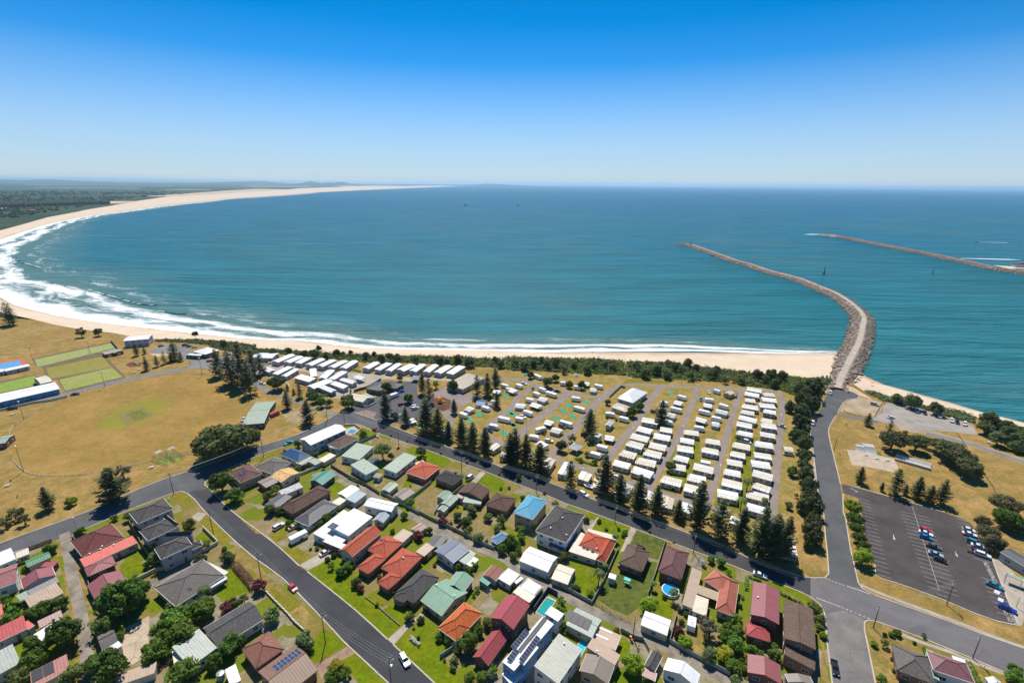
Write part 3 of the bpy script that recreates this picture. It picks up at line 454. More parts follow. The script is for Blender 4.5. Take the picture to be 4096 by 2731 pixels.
('shed','rusty corrugated gable shed near the lane','shed',[(-5.6,139.3,58.6,5.7,5.2,2.6,'gable',0.7,'rust_metal','grey_wall')],[]),
('shed','teal tarpaulin-covered shed beside rusty shed','shed',[(-8.6,135.6,52.5,1.8,3.6,2.4,'flat',0.15,'teal_green','teal_wall')],[]),
('shed','white patched shed between rusty shed and lane','shed',[(-0.3,137.6,55.3,6,4.9,2.6,'shed',0.2,'offwhite','white_wall'),(3.1,136.3,45.1,3.5,1.1,2.4,'flat',0.1,'white_metal','white_wall')],[]),
('house','cyan hipped two-storey house with tan walls','house',[(8.3,171.9,61.5,13.8,8.7,6,'hip',2,'cyan_metal','tan_wall')],[]),
('shed','blue steel garden shed under shrubs by lane','shed',[(-4.1,157.4,45,6.1,3.8,2.4,'hip',0.8,'shed_blue','shed_blue_wall')],[]),
('house','white flat granny flat near the swing set','shed',[(35.6,138.2,67.4,2.4,2.4,2.6,'flat',0.08,'white_metal','cream_wall')],[]),
('clubhouse','long white-roofed bowling club with bright blue wall','clubhouse',[(-306.6,287.3,49.6,27.4,16.7,3.6,'gable',0.9,'white_metal','bright_blue_wall'),(-318.3,272.2,53.4,10.6,16.6,3.6,'gable',0.9,'white_metal','bright_blue_wall'),(-316,307.4,55.3,6.1,16.1,3.4,'vault',1.3,'cream_roof','cream_wall')],[]),
('clubhouse','white low clubhouse beside the blue tennis court','clubhouse',[(-356.3,330.6,57.6,13.1,6.8,3,'gable',0.8,'white_metal','grey_wall'),(-363.3,322.8,56.6,8.1,7.7,3,'gable',0.8,'white_metal','grey_wall')],[]),
('shed','sage-roofed shed at end of the bowling greens','shed',[(-315.3,369.1,69.1,6.6,9.9,2.8,'gable2',0.5,'sage','brick_dark'),(-318.3,365.6,54.1,5.2,8.1,2.7,'flat',0.1,'tan_metal','brick_dark')],[]),
('surf_club','pale two-storey surf club with low white roof','surf club',[(-314,394.2,21.5,17.7,13,6,'gable',0.8,'white_metal','grey_wall')],[]),
('cafe','white hipped beach kiosk with dark glass walls','kiosk',[(-242.8,369.5,63.4,11.9,15.2,3.6,'hip',2,'white_metal','glass_wall'),(-247.7,362.3,80.6,3.9,12.7,3,'hip',0.6,'white_metal','glass_wall')],[]),
('pavilion','sage-roofed scout hall beside the oval','hall',[(-147.2,261.5,103.2,29.7,11.4,3.4,'gable2',1.3,'sage','green_dark_wall')],[]),
('pavilion','small sage pavilion at the left edge of oval','pavilion',[(-263.2,227.4,22.2,4.6,9.4,3.2,'gable',0.8,'sage','brick_dark')],[]),
('amenities','big tan-roofed amenity hall in the holiday park','hall',[(-31.4,312.5,57.4,24.6,14.6,3.4,'hip',2.6,'tan_pale','cream_wall')],[]),
('reception','dark-roofed reception office of the holiday park','office',[(-88.6,302.6,71.5,13.1,11.3,3.2,'hip',1.4,'charcoal_metal','brick_dark'),(-79.4,305.2,60.2,8.6,12,3.2,'hip',1.6,'charcoal_metal','brick_dark')],[]),
('house',"cream-roofed manager's cottage behind curved wall",'cottage',[(-96.2,283.6,65.8,7.9,14.1,3.2,'gable2',1.2,'cream_roof','cream_wall'),(-91.8,287.3,50.2,4.8,9.4,2.7,'shed',0.2,'sage','cream_wall')],[]),
('carport','dark flat shelter below the seaward cabins','shelter',[(-67.3,320.1,-5.7,4.8,6.4,2.6,'flat',0.08,'bluegrey','open')],[]),
('amenities','bright white hipped amenities block in caravan park','amenities block',[(77.7,290.8,50.9,21.3,10.9,3.6,'hip',2.6,'white_metal','grey_wall'),(67.3,274.2,48.1,8.3,10.4,2.9,'hip',0.9,'tan_pale','cream_wall')],[]),
('shelter','grey-white pyramid barbecue shelter in caravan park','shelter',[(33.5,226.5,52.1,6.3,5.3,2.8,'hip',1.5,'grey_pale','open')],[]),
('shed','small grey cabin shed on caravan-park grass','shed',[(55.9,252.4,58.3,6.8,3,3,'gable',0.5,'grey_pale','grey_wall')],[]),
('shed','blue-grey two-storey tank shed under caravan-park pine','shed',[(46.9,237.3,52.2,4.6,2.4,3.6,'flat',0.1,'grey_pale','bluegrey_wall')],[]),
('shed','fenced cream bungalow at top of the third strip','bungalow',[(142.7,297.1,37.4,5.9,3.8,3,'gable',0.8,'cream_roof','tan_wall')],[]),
('shelter','glass-green roofed building edge by carpark trees','building',[(186.3,146.7,15.4,6.1,10.4,3.6,'gable2',0.8,'slate_metal','sage_wall'),(176.3,139.3,45.4,2.1,4.5,3,'shed',0.3,'sage','open')],[]),
]
SEA_CABINS = [
('white-roofed grey cabin, first from left in the seaward row','holiday cabins in the seaward row',-191.5,360.7,-1.8,16.5,11.2),
('white-roofed grey cabin, second from left in the seaward row','holiday cabins in the seaward row',-174.8,354.9,-19.9,6.5,17.7),
('white-roofed grey cabin, third from left in the seaward row','holiday cabins in the seaward row',-166,352.4,-20,6.4,14.5),
('white-roofed grey cabin, fourth from left in the seaward row','holiday cabins in the seaward row',-157.6,350,-20.1,6.3,11.3),
('white-roofed grey cabin, fifth from left in the seaward row','holiday cabins in the seaward row',-147.5,347.3,-20.1,6.2,14.8),
('white-roofed grey cabin, sixth from left in the seaward row','holiday cabins in the seaward row',-138.4,345,-21.6,5.8,14.4),
('white-roofed grey cabin, seventh from left in the seaward row','holiday cabins in the seaward row',-129.1,343.4,-21.7,5.7,15.4),
('white-roofed grey cabin, eighth from left in the seaward row','holiday cabins in the seaward row',-120.8,342.6,-14.7,5.6,16.5),
('white-roofed grey cabin, ninth from left in the seaward row','holiday cabins in the seaward row',-103.9,341.1,-20.6,5.9,13.7),
('white-roofed grey cabin, tenth from left in the seaward row','holiday cabins in the seaward row',-94.2,338.7,-25.9,5.7,13.6),
('white-roofed grey cabin, eleventh from left in the seaward row','holiday cabins in the seaward row',-86.5,337.7,-16.1,5,15.8),
('white-roofed grey cabin, twelfth from left in the seaward row','holiday cabins in the seaward row',-76.9,337.3,-30.4,7,13.8),
('white-roofed grey cabin, thirteenth from left in the seaward row','holiday cabins in the seaward row',-68.7,337,-19.1,5.5,15.5),
('white-roofed grey cabin, fourteenth from left in the seaward row','holiday cabins in the seaward row',-59,336.1,-17.2,5.3,15.8),
('white-roofed grey cabin, fifteenth from left in the seaward row','holiday cabins in the seaward row',-49.7,334.5,-25.1,6.2,16.2),
('white-roofed grey cabin, sixteenth from left in the seaward row','holiday cabins in the seaward row',-40.3,333,-28.5,6.3,15.7),
]
LOW_CABINS = [
('white-roofed small hipped cabin at the left of the cabin garden','holiday cabins in the lower group',-175.4,331.2,-36.4,11.3,4.9),
('white-roofed narrow cabin beside the small hipped cabin','holiday cabins in the lower group',-164,329.5,-20.9,5.5,14.1),
('white-roofed narrow cabin above the lone conifers','holiday cabins in the lower group',-157.4,325.5,-11.6,4.5,14.4),
('white-roofed wide cabin above the shrub border','holiday cabins in the lower group',-142.3,315.2,-28.4,15,6),
('white-roofed longest cabin, skewed across the lower group','holiday cabins in the lower group',-128.5,306.2,-33.7,7.6,15.5),
('white-roofed short cabin standing end-on beside the wide cabin','holiday cabins in the lower group',-141,326,24,4.3,14.6),
('white-roofed slanting cabin behind the longest cabin','holiday cabins in the lower group',-130.4,323.2,-2.8,5.4,15.9),
('white-roofed slanting cabin nearest the shade canopy','holiday cabins in the lower group',-121.5,321.2,-20.7,5.3,14),
('white-roofed lowest cabin beside the shrub border','holiday cabins in the lower group',-120.7,297.7,-36.5,14.5,4.3),
('white-roofed cabin between the lowest cabin and park drive','holiday cabins in the lower group',-115,303.7,-34.3,13.9,4.1),
('white-roofed cabin just below the shade canopy','holiday cabins in the lower group',-111.4,311.5,-31,13,4.4),
]
CANOPY = (-106.4,318.8,-41.2,8.9,4.7)
STREET_CABINS = [
('cream static cabin leftmost beside the street pines','static cabins along the street fence',18.1,210.2,-23.7,5,9.5),
('cream static cabin behind the second street pine','static cabins along the street fence',26.1,205.6,-23.8,4.5,10.8),
('white-roofed cabin beside the boat on its trailer','static cabins along the street fence',34.5,199.4,-27.4,5.5,6.7),
('cream cabin half hidden by the broad street pine','static cabins along the street fence',40.9,193.8,-15.9,6.3,7.5),
('two-tone cabin behind the slim street pine','static cabins along the street fence',50.6,189.4,-34.2,5.8,9),
('grey and cream cabin behind the bushy street pine','static cabins along the street fence',60,184.1,-39.1,4.8,8.2),
('cream and tan roofed cabin by the street fence','static cabins along the street fence',67.2,180.3,-24.6,5.1,8.2),
('white cabin hidden by a tall street pine','static cabins along the street fence',74.2,176.4,-28.5,4.4,6.5),
('cream cabin at the far left of street pines','static cabins along the street fence',-8.4,225.4,-36.3,3.6,6.8),
('cream cabin edge beside the thick street pine','static cabins along the street fence',-3.2,218.3,-15.2,3.7,6.1),
('pale cabin deep under the street pines','static cabins along the street fence',91.4,168.1,-35.2,4.5,4.7),
('white-roofed cabin behind the corner pine','static cabins along the street fence',104.8,154.2,-23.2,6.2,9.8),
]
STATICS = [
(0,0,0,'white',79.9,256.6,-21,8.9,6),
(0,1,0,'cream',73.9,245.3,-31,8.2,6),
(0,2,0,'cream',69.1,236.5,-28.9,9.3,6),
(0,3,0,'white',64.8,229,-31.3,8.3,6),
(0,4,0,'cream',58.9,219.3,-29.6,8.1,6),
(0,5,1,'cream',53.8,209.9,-28.1,7.9,5.2),
(1,0,0,'white',86,245.7,-21,6.6,5.2),
(1,1,0,'cream',81.3,237.4,-23.5,8.5,6),
(1,2,0,'cream',76.2,227.4,-25.6,8.5,6),
(1,3,0,'white',71.7,220.1,-27.6,8.6,6),
(1,4,0,'cream',66.1,212.1,-23.6,9.3,6),
(1,5,1,'cream',62.2,203.3,-33.1,9.7,6),
(2,0,0,'cream',98.9,242.7,-14.9,8,5.2),
(2,1,0,'cream',93.6,233.5,-22.7,7.1,5.2),
(2,2,0,'white',89.8,225.1,-18.1,8.2,6),
(2,3,0,'cream',84.6,215.6,-28.5,7.1,5.2),
(2,4,0,'cream',80.4,207.9,-18.7,7.5,5.2),
(2,5,1,'white',73.8,196.2,-27.6,8.9,6),
(3,0,0,'cream',106.9,232.9,-18.4,7.5,5.2),
(3,1,0,'white',101.9,223.5,-22.8,7.9,5.2),
(3,2,0,'cream',92.5,207,-27.4,8.8,6),
(3,3,0,'cream',86.1,198.3,-23.3,8,6),
(3,4,1,'white',81.8,190,-25.2,8.2,6),
(4,0,0,'white',161.8,303.3,-29.1,8.8,6),
(4,1,0,'cream',156.5,295.3,-29.6,8.3,6),
(4,2,0,'cream',151.2,286.2,-20,6.2,5.2),
(4,3,0,'white',146.7,276.6,-23.3,9.2,6),
(4,4,0,'cream',141.5,268.6,-27,7.7,5.2),
(4,5,0,'cream',137.7,259.9,-34.1,9.5,6),
(4,6,0,'white',132.5,252.6,-27.8,8.1,6),
(4,7,0,'cream',127.9,242.1,-26.2,8,5.2),
(4,8,0,'cream',120.2,228.7,-25.5,8.6,6),
(4,9,0,'white',114.6,220,-24.8,7.1,5.2),
(4,10,0,'cream',109.7,212.2,-20.8,7.1,5.2),
(4,11,0,'cream',104.7,203.4,-21.7,7.5,5.2),
(4,12,0,'white',100.8,194.3,-25.9,8.7,6),
(4,13,1,'cream',95.5,186,-21.4,8.6,6),
(5,0,0,'cream',167.5,295.4,-7.4,6.8,5.2),
(5,1,0,'cream',163.8,287.2,-17.2,8.7,6),
(5,2,0,'white',158.2,278.6,-13.5,9.1,6),
(5,3,0,'cream',155.4,269.9,-26.2,7,5.2),
(5,4,0,'cream',147.7,257.9,-26.1,5.9,5.2),
(5,5,0,'white',145.8,251.7,-18.4,8.1,6),
(5,6,0,'cream',140,240.9,-22.6,7.5,5.2),
(5,7,0,'cream',132.7,230.2,-17.4,8.8,6),
(5,8,0,'white',126.8,219.1,-17.9,7.9,5.2),
(5,9,0,'cream',121.9,210.9,-16.7,8.5,6),
(5,10,0,'cream',118.3,201.6,-31.6,8.3,6),
(5,11,0,'white',113.2,191.8,-38,7.2,5.2),
(5,12,0,'cream',108.2,185.2,-26.7,9.2,6),
(5,13,1,'cream',103.5,176.4,-28,7.4,5.2),
]
TOURERS = [
(6,0,-4.6,308.7,-36.5,5.5,0),
(6,1,-1.6,302.3,-25.6,4.8,0),
(6,2,-9.4,298.4,-21.2,5.5,1),
(6,3,-10.6,281.7,-34,5,2),
(6,4,-15.6,273.4,-33,5.8,0),
(6,5,-24.7,271.7,-35.1,6.1,3),
(6,6,-28.3,264.2,-34.2,5.9,0),
(6,7,-57.2,255.8,41.3,5,1),
(6,8,-34.8,242.3,-28.2,6,4),
(7,0,5.1,308.9,-39.6,6.2,0),
(7,1,20.6,302.8,-43.3,6.1,0),
(7,2,1.4,299.6,-44.4,5.9,1),
(7,3,25.9,295.7,-38.5,8,2),
(7,4,16.3,295.5,-39.8,6.3,0),
(7,5,20.4,286.7,-34.7,6.7,3),
(7,6,11.7,286,-26.6,6.3,0),
(7,7,15.5,277.5,-36.3,7.6,1),
(7,8,5.7,277,-13.4,7.3,4),
(7,9,10,267.7,-36.9,7.1,0),
(7,10,4.7,259.2,-22.9,4.6,2),
(7,11,-4.1,259,-25,7.5,0),
(7,12,-9.8,250.1,-21.9,5.9,0),
(8,0,41.2,288.9,-17.3,6.2,0),
(8,1,41.5,273.9,-34.1,7.8,0),
(8,2,21.9,254.7,-28.5,6.5,1),
(8,3,31.4,254.3,-34,8,2),
(8,4,16.6,247.1,28.1,6.7,0),
(8,5,25.5,245.6,-30.7,7.1,3),
(8,6,12.5,237.9,-18.1,6.5,0),
(8,7,16.8,229.8,-48,7.1,1),
(9,0,18.4,326.2,-49.2,8,0),
(9,1,35.8,314.1,-13.6,4.6,0),
(9,2,51.4,313,-17.5,4.6,1),
(9,3,59,309.3,-34.6,5.7,2),
(9,4,44.4,307.4,-11,5.2,0),
(9,5,54.6,302.7,-13.4,4.6,3),
(10,0,59.1,266.8,-16.5,5.7,0),
(10,1,66,260.9,-33.1,5.9,0),
(10,2,53.3,237.5,-21.4,5.5,1),
(10,3,47.5,227.5,-30.3,6.3,2),
(10,4,42.9,220.4,-27.9,6.5,0),
(11,0,110.2,292.5,-41.1,6,0),
(11,1,96.1,283.5,-22.9,4.7,0),
(11,2,105,283.1,-37.4,6.1,1),
(11,3,100.6,274.1,-32.1,6.6,2),
(11,4,92.6,273.5,-25.1,6.1,0),
(11,5,95.1,265.8,-26.4,5.6,3),
(11,6,90.6,257.1,-30.2,6.2,0),
(12,0,136.9,302.8,-46,4.6,0),
(12,1,126.5,288.6,-18.7,5.8,0),
(12,2,122.2,279.9,-26.6,6,1),
(12,3,131.8,279.5,-41.6,5.5,2),
(12,4,116.7,271,-30.8,6.7,0),
(12,5,127.3,270.9,-32.1,8,3),
(12,6,120.7,262.3,-30.3,6.4,0),
(12,7,110.9,259.7,-37.2,6.6,1),
(12,8,117.3,254.9,-26.4,5.2,4),
(12,9,106.2,250.2,-21,6.1,0),
(12,10,95.9,213.1,-20.8,4.7,2),
(13,-1,-81.8,157.9,47.3,6.6,2),
(14,-1,57,120,-114.5,5,0),
(15,-1,-75.7,292.1,49.7,6,0),
]
CARS = [
('red hatchback driving up the left street','hatch','red',-73.8,133.8,-38.2),
('white four-wheel-drive driving down the left street','suv','white',-30.2,107.5,-53.5),
('white wagon parked on the brick driveway','suv','white',-92.7,164.9,57.3),
('beige sedan parked beside the white caravan','sedan','beige',-86.5,164.8,44.9),
('white sedan on the concrete drive beside red-trimmed carport','sedan','white',-68.8,150.8,47.1),
('black utility parked in the side street by the corner house','ute','black',93.6,106.4,-115),
('white and teal sedan parked on the main street verge','sedan','white',88.9,141.6,-32.1),
('white four-wheel-drive parked beside the pine-lined street','suv','white',32.7,188.3,-45.3),
('white van parked on the driveway by the black-tiled house','van','white',-19.1,200.4,56),
('red hatchback parked outside the motel corner','hatch','darkred',-75.7,246.5,-27.6),
('dark sedan in pine shade opposite the motel','sedan','black',-74,253.6,-31),
('cyan utility parked on the verge by the cross street','ute','cyan',-117.5,231,47.1),
("red car third from top in the asphalt carpark's middle row",'hatch','red',167.6,166.6,-34.1),
('white car between red and blue cars in asphalt carpark','sedan','white',166.1,164.6,-37.9),
('blue car next to white car in asphalt carpark','hatch','blue',164.3,162.3,-38.3),
("grey sedan alone in the asphalt carpark's middle row",'sedan','grey',163.2,157.1,-38.4),
('pale blue sedan beside black car in asphalt carpark','sedan','paleblue',160.5,152.9,-35.2),
('black car with red tail lights in asphalt carpark','hatch','black',159.8,149.9,-45.8),
("white hatchback at the top of the asphalt carpark's right row",'hatch','white',185.4,166.9,-33.6),
('white sedan second from top in the right row','sedan','white',183.4,164.3,-30.8),
('dark teal wagon beside white car in right row','suv','teal',180.9,159.4,-48.1),
('white sedan between dark teal and black cars','sedan','white',180.7,157.3,-35),
('black car between two white cars in the right row','sedan','black',179,155.2,-33.1),
('white wagon lowest of the right-row cluster','suv','white',178,152.7,-39.7),
('teal sedan parked below the NO PARKING marking','sedan','teal',168.8,137.8,-46.8),
('royal blue sedan by the disabled bays','sedan','royalblue',163.8,128,-48.9),
('white van at the turning circle by the breakwater','van','white',213.4,304.3,-120.2),
('dark car parked below the turning-circle van','suv','black',198.1,285.9,-122.6),
('black car parked by hedge trees on harbour road','suv','black',180.3,265.2,-123.2),
('white camper van parked on harbour road','van','white',175.9,259.7,-123.1),
('dark car in tree shade lowest on harbour road','sedan','black',165.1,242,-120),
('silver wagon on grass above the gravel carpark','suv','silver',231,286.7,-44.5),
('white sedan alone in the gravel carpark','sedan','white',228,268.5,8),
('white car leftmost along the gravel carpark fence','suv','white',250.9,277.6,-120.1),
('black car second along the gravel carpark fence','suv','black',253.5,275,-125.1),
('white van tallest along the gravel carpark fence','van','white',259,270.5,-128.8),
('white car right of the van along the fence','suv','white',261.3,264.9,-125.4),
('dark car between two white cars at fence end','suv','black',263,262.9,-127.2),
('white car last along the gravel carpark fence','suv','white',265.5,260.6,-129.5),
('silver utility driving on the easternmost park lane','ute','silver',155.7,255.7,-48.3),
('white sedan under beige shade canopy beside easternmost lane','sedan','white',143,224.6,-21.2),
('white hatchback parked at the top of fourth park lane','hatch','white',131.8,303.7,-99),
('blue hatchback parked beside the fifth park lane','hatch','blue',122.4,291.7,-108),
('white van parked among street-side statics','van','white',49.7,201.5,-28.1),
('dark wagon near the tank shed in caravan park','suv','black',40.7,242.8,-18.8),
('brown four-wheel-drive beside the dark-topped caravan','suv','brown',52.2,235.5,-39.7),
('red hatchback between caravans left of second lane','hatch','red',13.4,275.6,-44.8),
('black sedan by the second park lane trees','sedan','black',30.6,302.8,-24.1),
('white sedan near the top left caravans','sedan','white',8.7,316,-37.7),
('white wagon among third-strip caravans','suv','white',20.4,235.8,-13),
('white car beside second strip small camper','sedan','white',6.9,264.8,-41.5),
('grey wagon between third-strip caravans','suv','grey',29.1,252.5,-40),
('grey wagon beside big pine in fourth strip','suv','grey',87,272.7,-30.4),
('dark blue car in garden site below tank shed','sedan','navy',47.8,220.7,43.5),
('white van parked among third-strip statics','van','white',126.8,236.9,-40.3),
('dark blue wagon beside first-lane caravan','suv','navy',-12.1,247.1,-39.4),
('white car beside first-strip caravan','sedan','white',-12.5,279.3,-27.7),
('blue utility at the park reception','ute','blue',-73.2,300.1,39.6),
('dark red hatchback by reception carpark gate','hatch','darkred',-68.9,280.3,61.7),
('white sedan nearer reception in the park carpark','sedan','white',-60.7,277.9,59.5),
('white wagon second in the park carpark','suv','white',-58.9,274.5,43.9),
('silver sedan behind the street pines in park carpark','sedan','silver',-66.1,264.5,72.9),
('dark sedan in pine shade near reception caravan','sedan','black',-78.2,286.5,49.7),
('white sedan beside path left of the cabins','sedan','white',-170.4,311.4,-15.4),
('dark green car on path beside bowling club','sedan','black',-280.8,290.7,26.8),
('black car parked outside blue bowling club wall','suv','black',-300,269.2,33.3),
('blue car at the beach carpark entrance','hatch','blue',-292.8,389.4,62.7),
('black car first of three behind beach kiosk','suv','black',-274.1,391.7,42.6),
('dark blue car second of three behind beach kiosk','sedan','navy',-268.9,388.9,37.4),
('white car third of three behind beach kiosk','sedan','white',-263.8,387.6,41.7),
('red hatchback below the beach kiosk','hatch','darkred',-231.9,354.5,59.5),
('white sedan topmost of the row right of kiosk','sedan','white',-228.8,360.8,13.3),
('white sedan middle of the row right of kiosk','sedan','white',-225.6,355.9,13.1),
('silver sedan lowest of the row right of kiosk','sedan','silver',-221.3,350.6,13.9),
('white car nearest the scrub right of kiosk','sedan','white',-225.1,370.6,27.3),
('white car by the scrub edge pines','sedan','white',-220.4,369.5,29),
('white utility parked beside the scout hall','ute','white',-155,257.7,99.3),
('white car parked between two seaward cabins','sedan','white',-164.7,348.6,83.8),
('white car outside the longest seaward cabin','sedan','white',-184.1,350.8,63),
]
PINES = [
((16,17,0,1),-73.2,260.4,19),
((18,17,0,1),-60.5,254.5,11.6),
((16,19,0,12),-47,243.8,21.6),
((16,20,0,2),-58.4,297.7,17.2),
((16,20,1,2),-51.8,283.5,17.4),
((16,19,1,12),-39.6,239.6,18),
((18,19,0,6),-33.6,236.8,11.4),
((16,19,2,12),-25.9,230,17),
((16,19,3,12),-19.5,225.1,16.8),
((16,21,0,1),-13,219.9,16.8),
((16,22,0,2),-0.5,211,18.4),
((16,23,0,3),-22.3,292.4,15.6),
((16,23,1,3),-15.8,296,15.6),
((16,23,2,3),-10.8,306.9,16),
((18,24,0,1),-9.1,278.1,10.6),
((18,20,0,1),-34.4,269.2,9.4),
((18,25,0,2),-136.7,273.7,12),
((18,26,0,1),-116.6,254.7,14.6),
((18,25,1,2),-135.7,289.8,11.4),
((27,28,0,2),-148.6,300.9,5),
((27,28,1,2),-141.8,294.8,4.6),
((27,29,0,1),-105.9,298.3,3.4),
((16,30,1,2),-207.5,324.2,20.6),
((16,31,0,3),-191.4,311.1,24.4),
((16,31,1,3),-181.4,307.5,31.8),
((16,31,2,3),-169.8,294.2,23),
((16,28,0,2),-182.3,323.2,22),
((18,32,0,1),-296.1,366.3,10.8),
((27,32,0,1),-292.8,370.3,6.4),
((16,30,0,2),-259.9,357.2,15.8),
((18,33,0,1),-266,334.9,11),
((18,30,0,2),-263.9,342.8,9),
((18,30,1,2),-262.2,348.7,10.4),
((27,30,0,2),-260.4,353.5,7.4),
((27,30,1,2),-253.8,354.9,7.6),
((16,34,0,1),43.3,244.3,15.6),
((16,35,0,1),7.3,211.2,17.8),
((16,22,1,2),1.9,214,19.2),
((16,19,4,12),13.7,206,16.2),
((18,19,1,6),27.1,193.8,14.2),
((16,19,5,12),41.9,189.9,19.4),
((18,19,2,6),47.2,183.2,14.4),
((16,19,6,12),53.8,176.2,18.6),
((18,19,3,6),61.1,175.3,14.4),
((18,19,4,6),69.6,172.9,9.2),
((16,19,7,12),75,165.9,22.8),
((16,19,8,12),81.8,161.5,18.6),
((16,36,0,1),86.4,256.9,15.4),
((18,19,5,6),89.5,159.4,15),
((16,19,9,12),92.5,150.6,22.4),
((16,19,10,12),96.7,149.6,20),
((16,19,11,12),101.8,150.7,18.2),
((18,37,0,4),163.5,200.3,8.4),
((18,37,1,4),173,191.1,13.2),
((18,37,2,4),180.7,188.4,11.2),
((18,38,0,1),188.5,184.6,12.2),
((27,39,0,1),207.1,258.6,8),
((27,37,0,2),169.3,194,4.6),
((27,37,1,2),177.9,191.2,5.4),
((18,37,3,4),184,185.3,8.8),
((18,40,0,1),213.7,250.2,8.2),
((18,31,0,1),-193.9,175.1,10.8),
((16,41,0,2),-476.6,448.4,22.2),
((16,41,1,2),-471.1,446.7,21.6),
((16,28,1,2),-180,329.5,17.4),
]
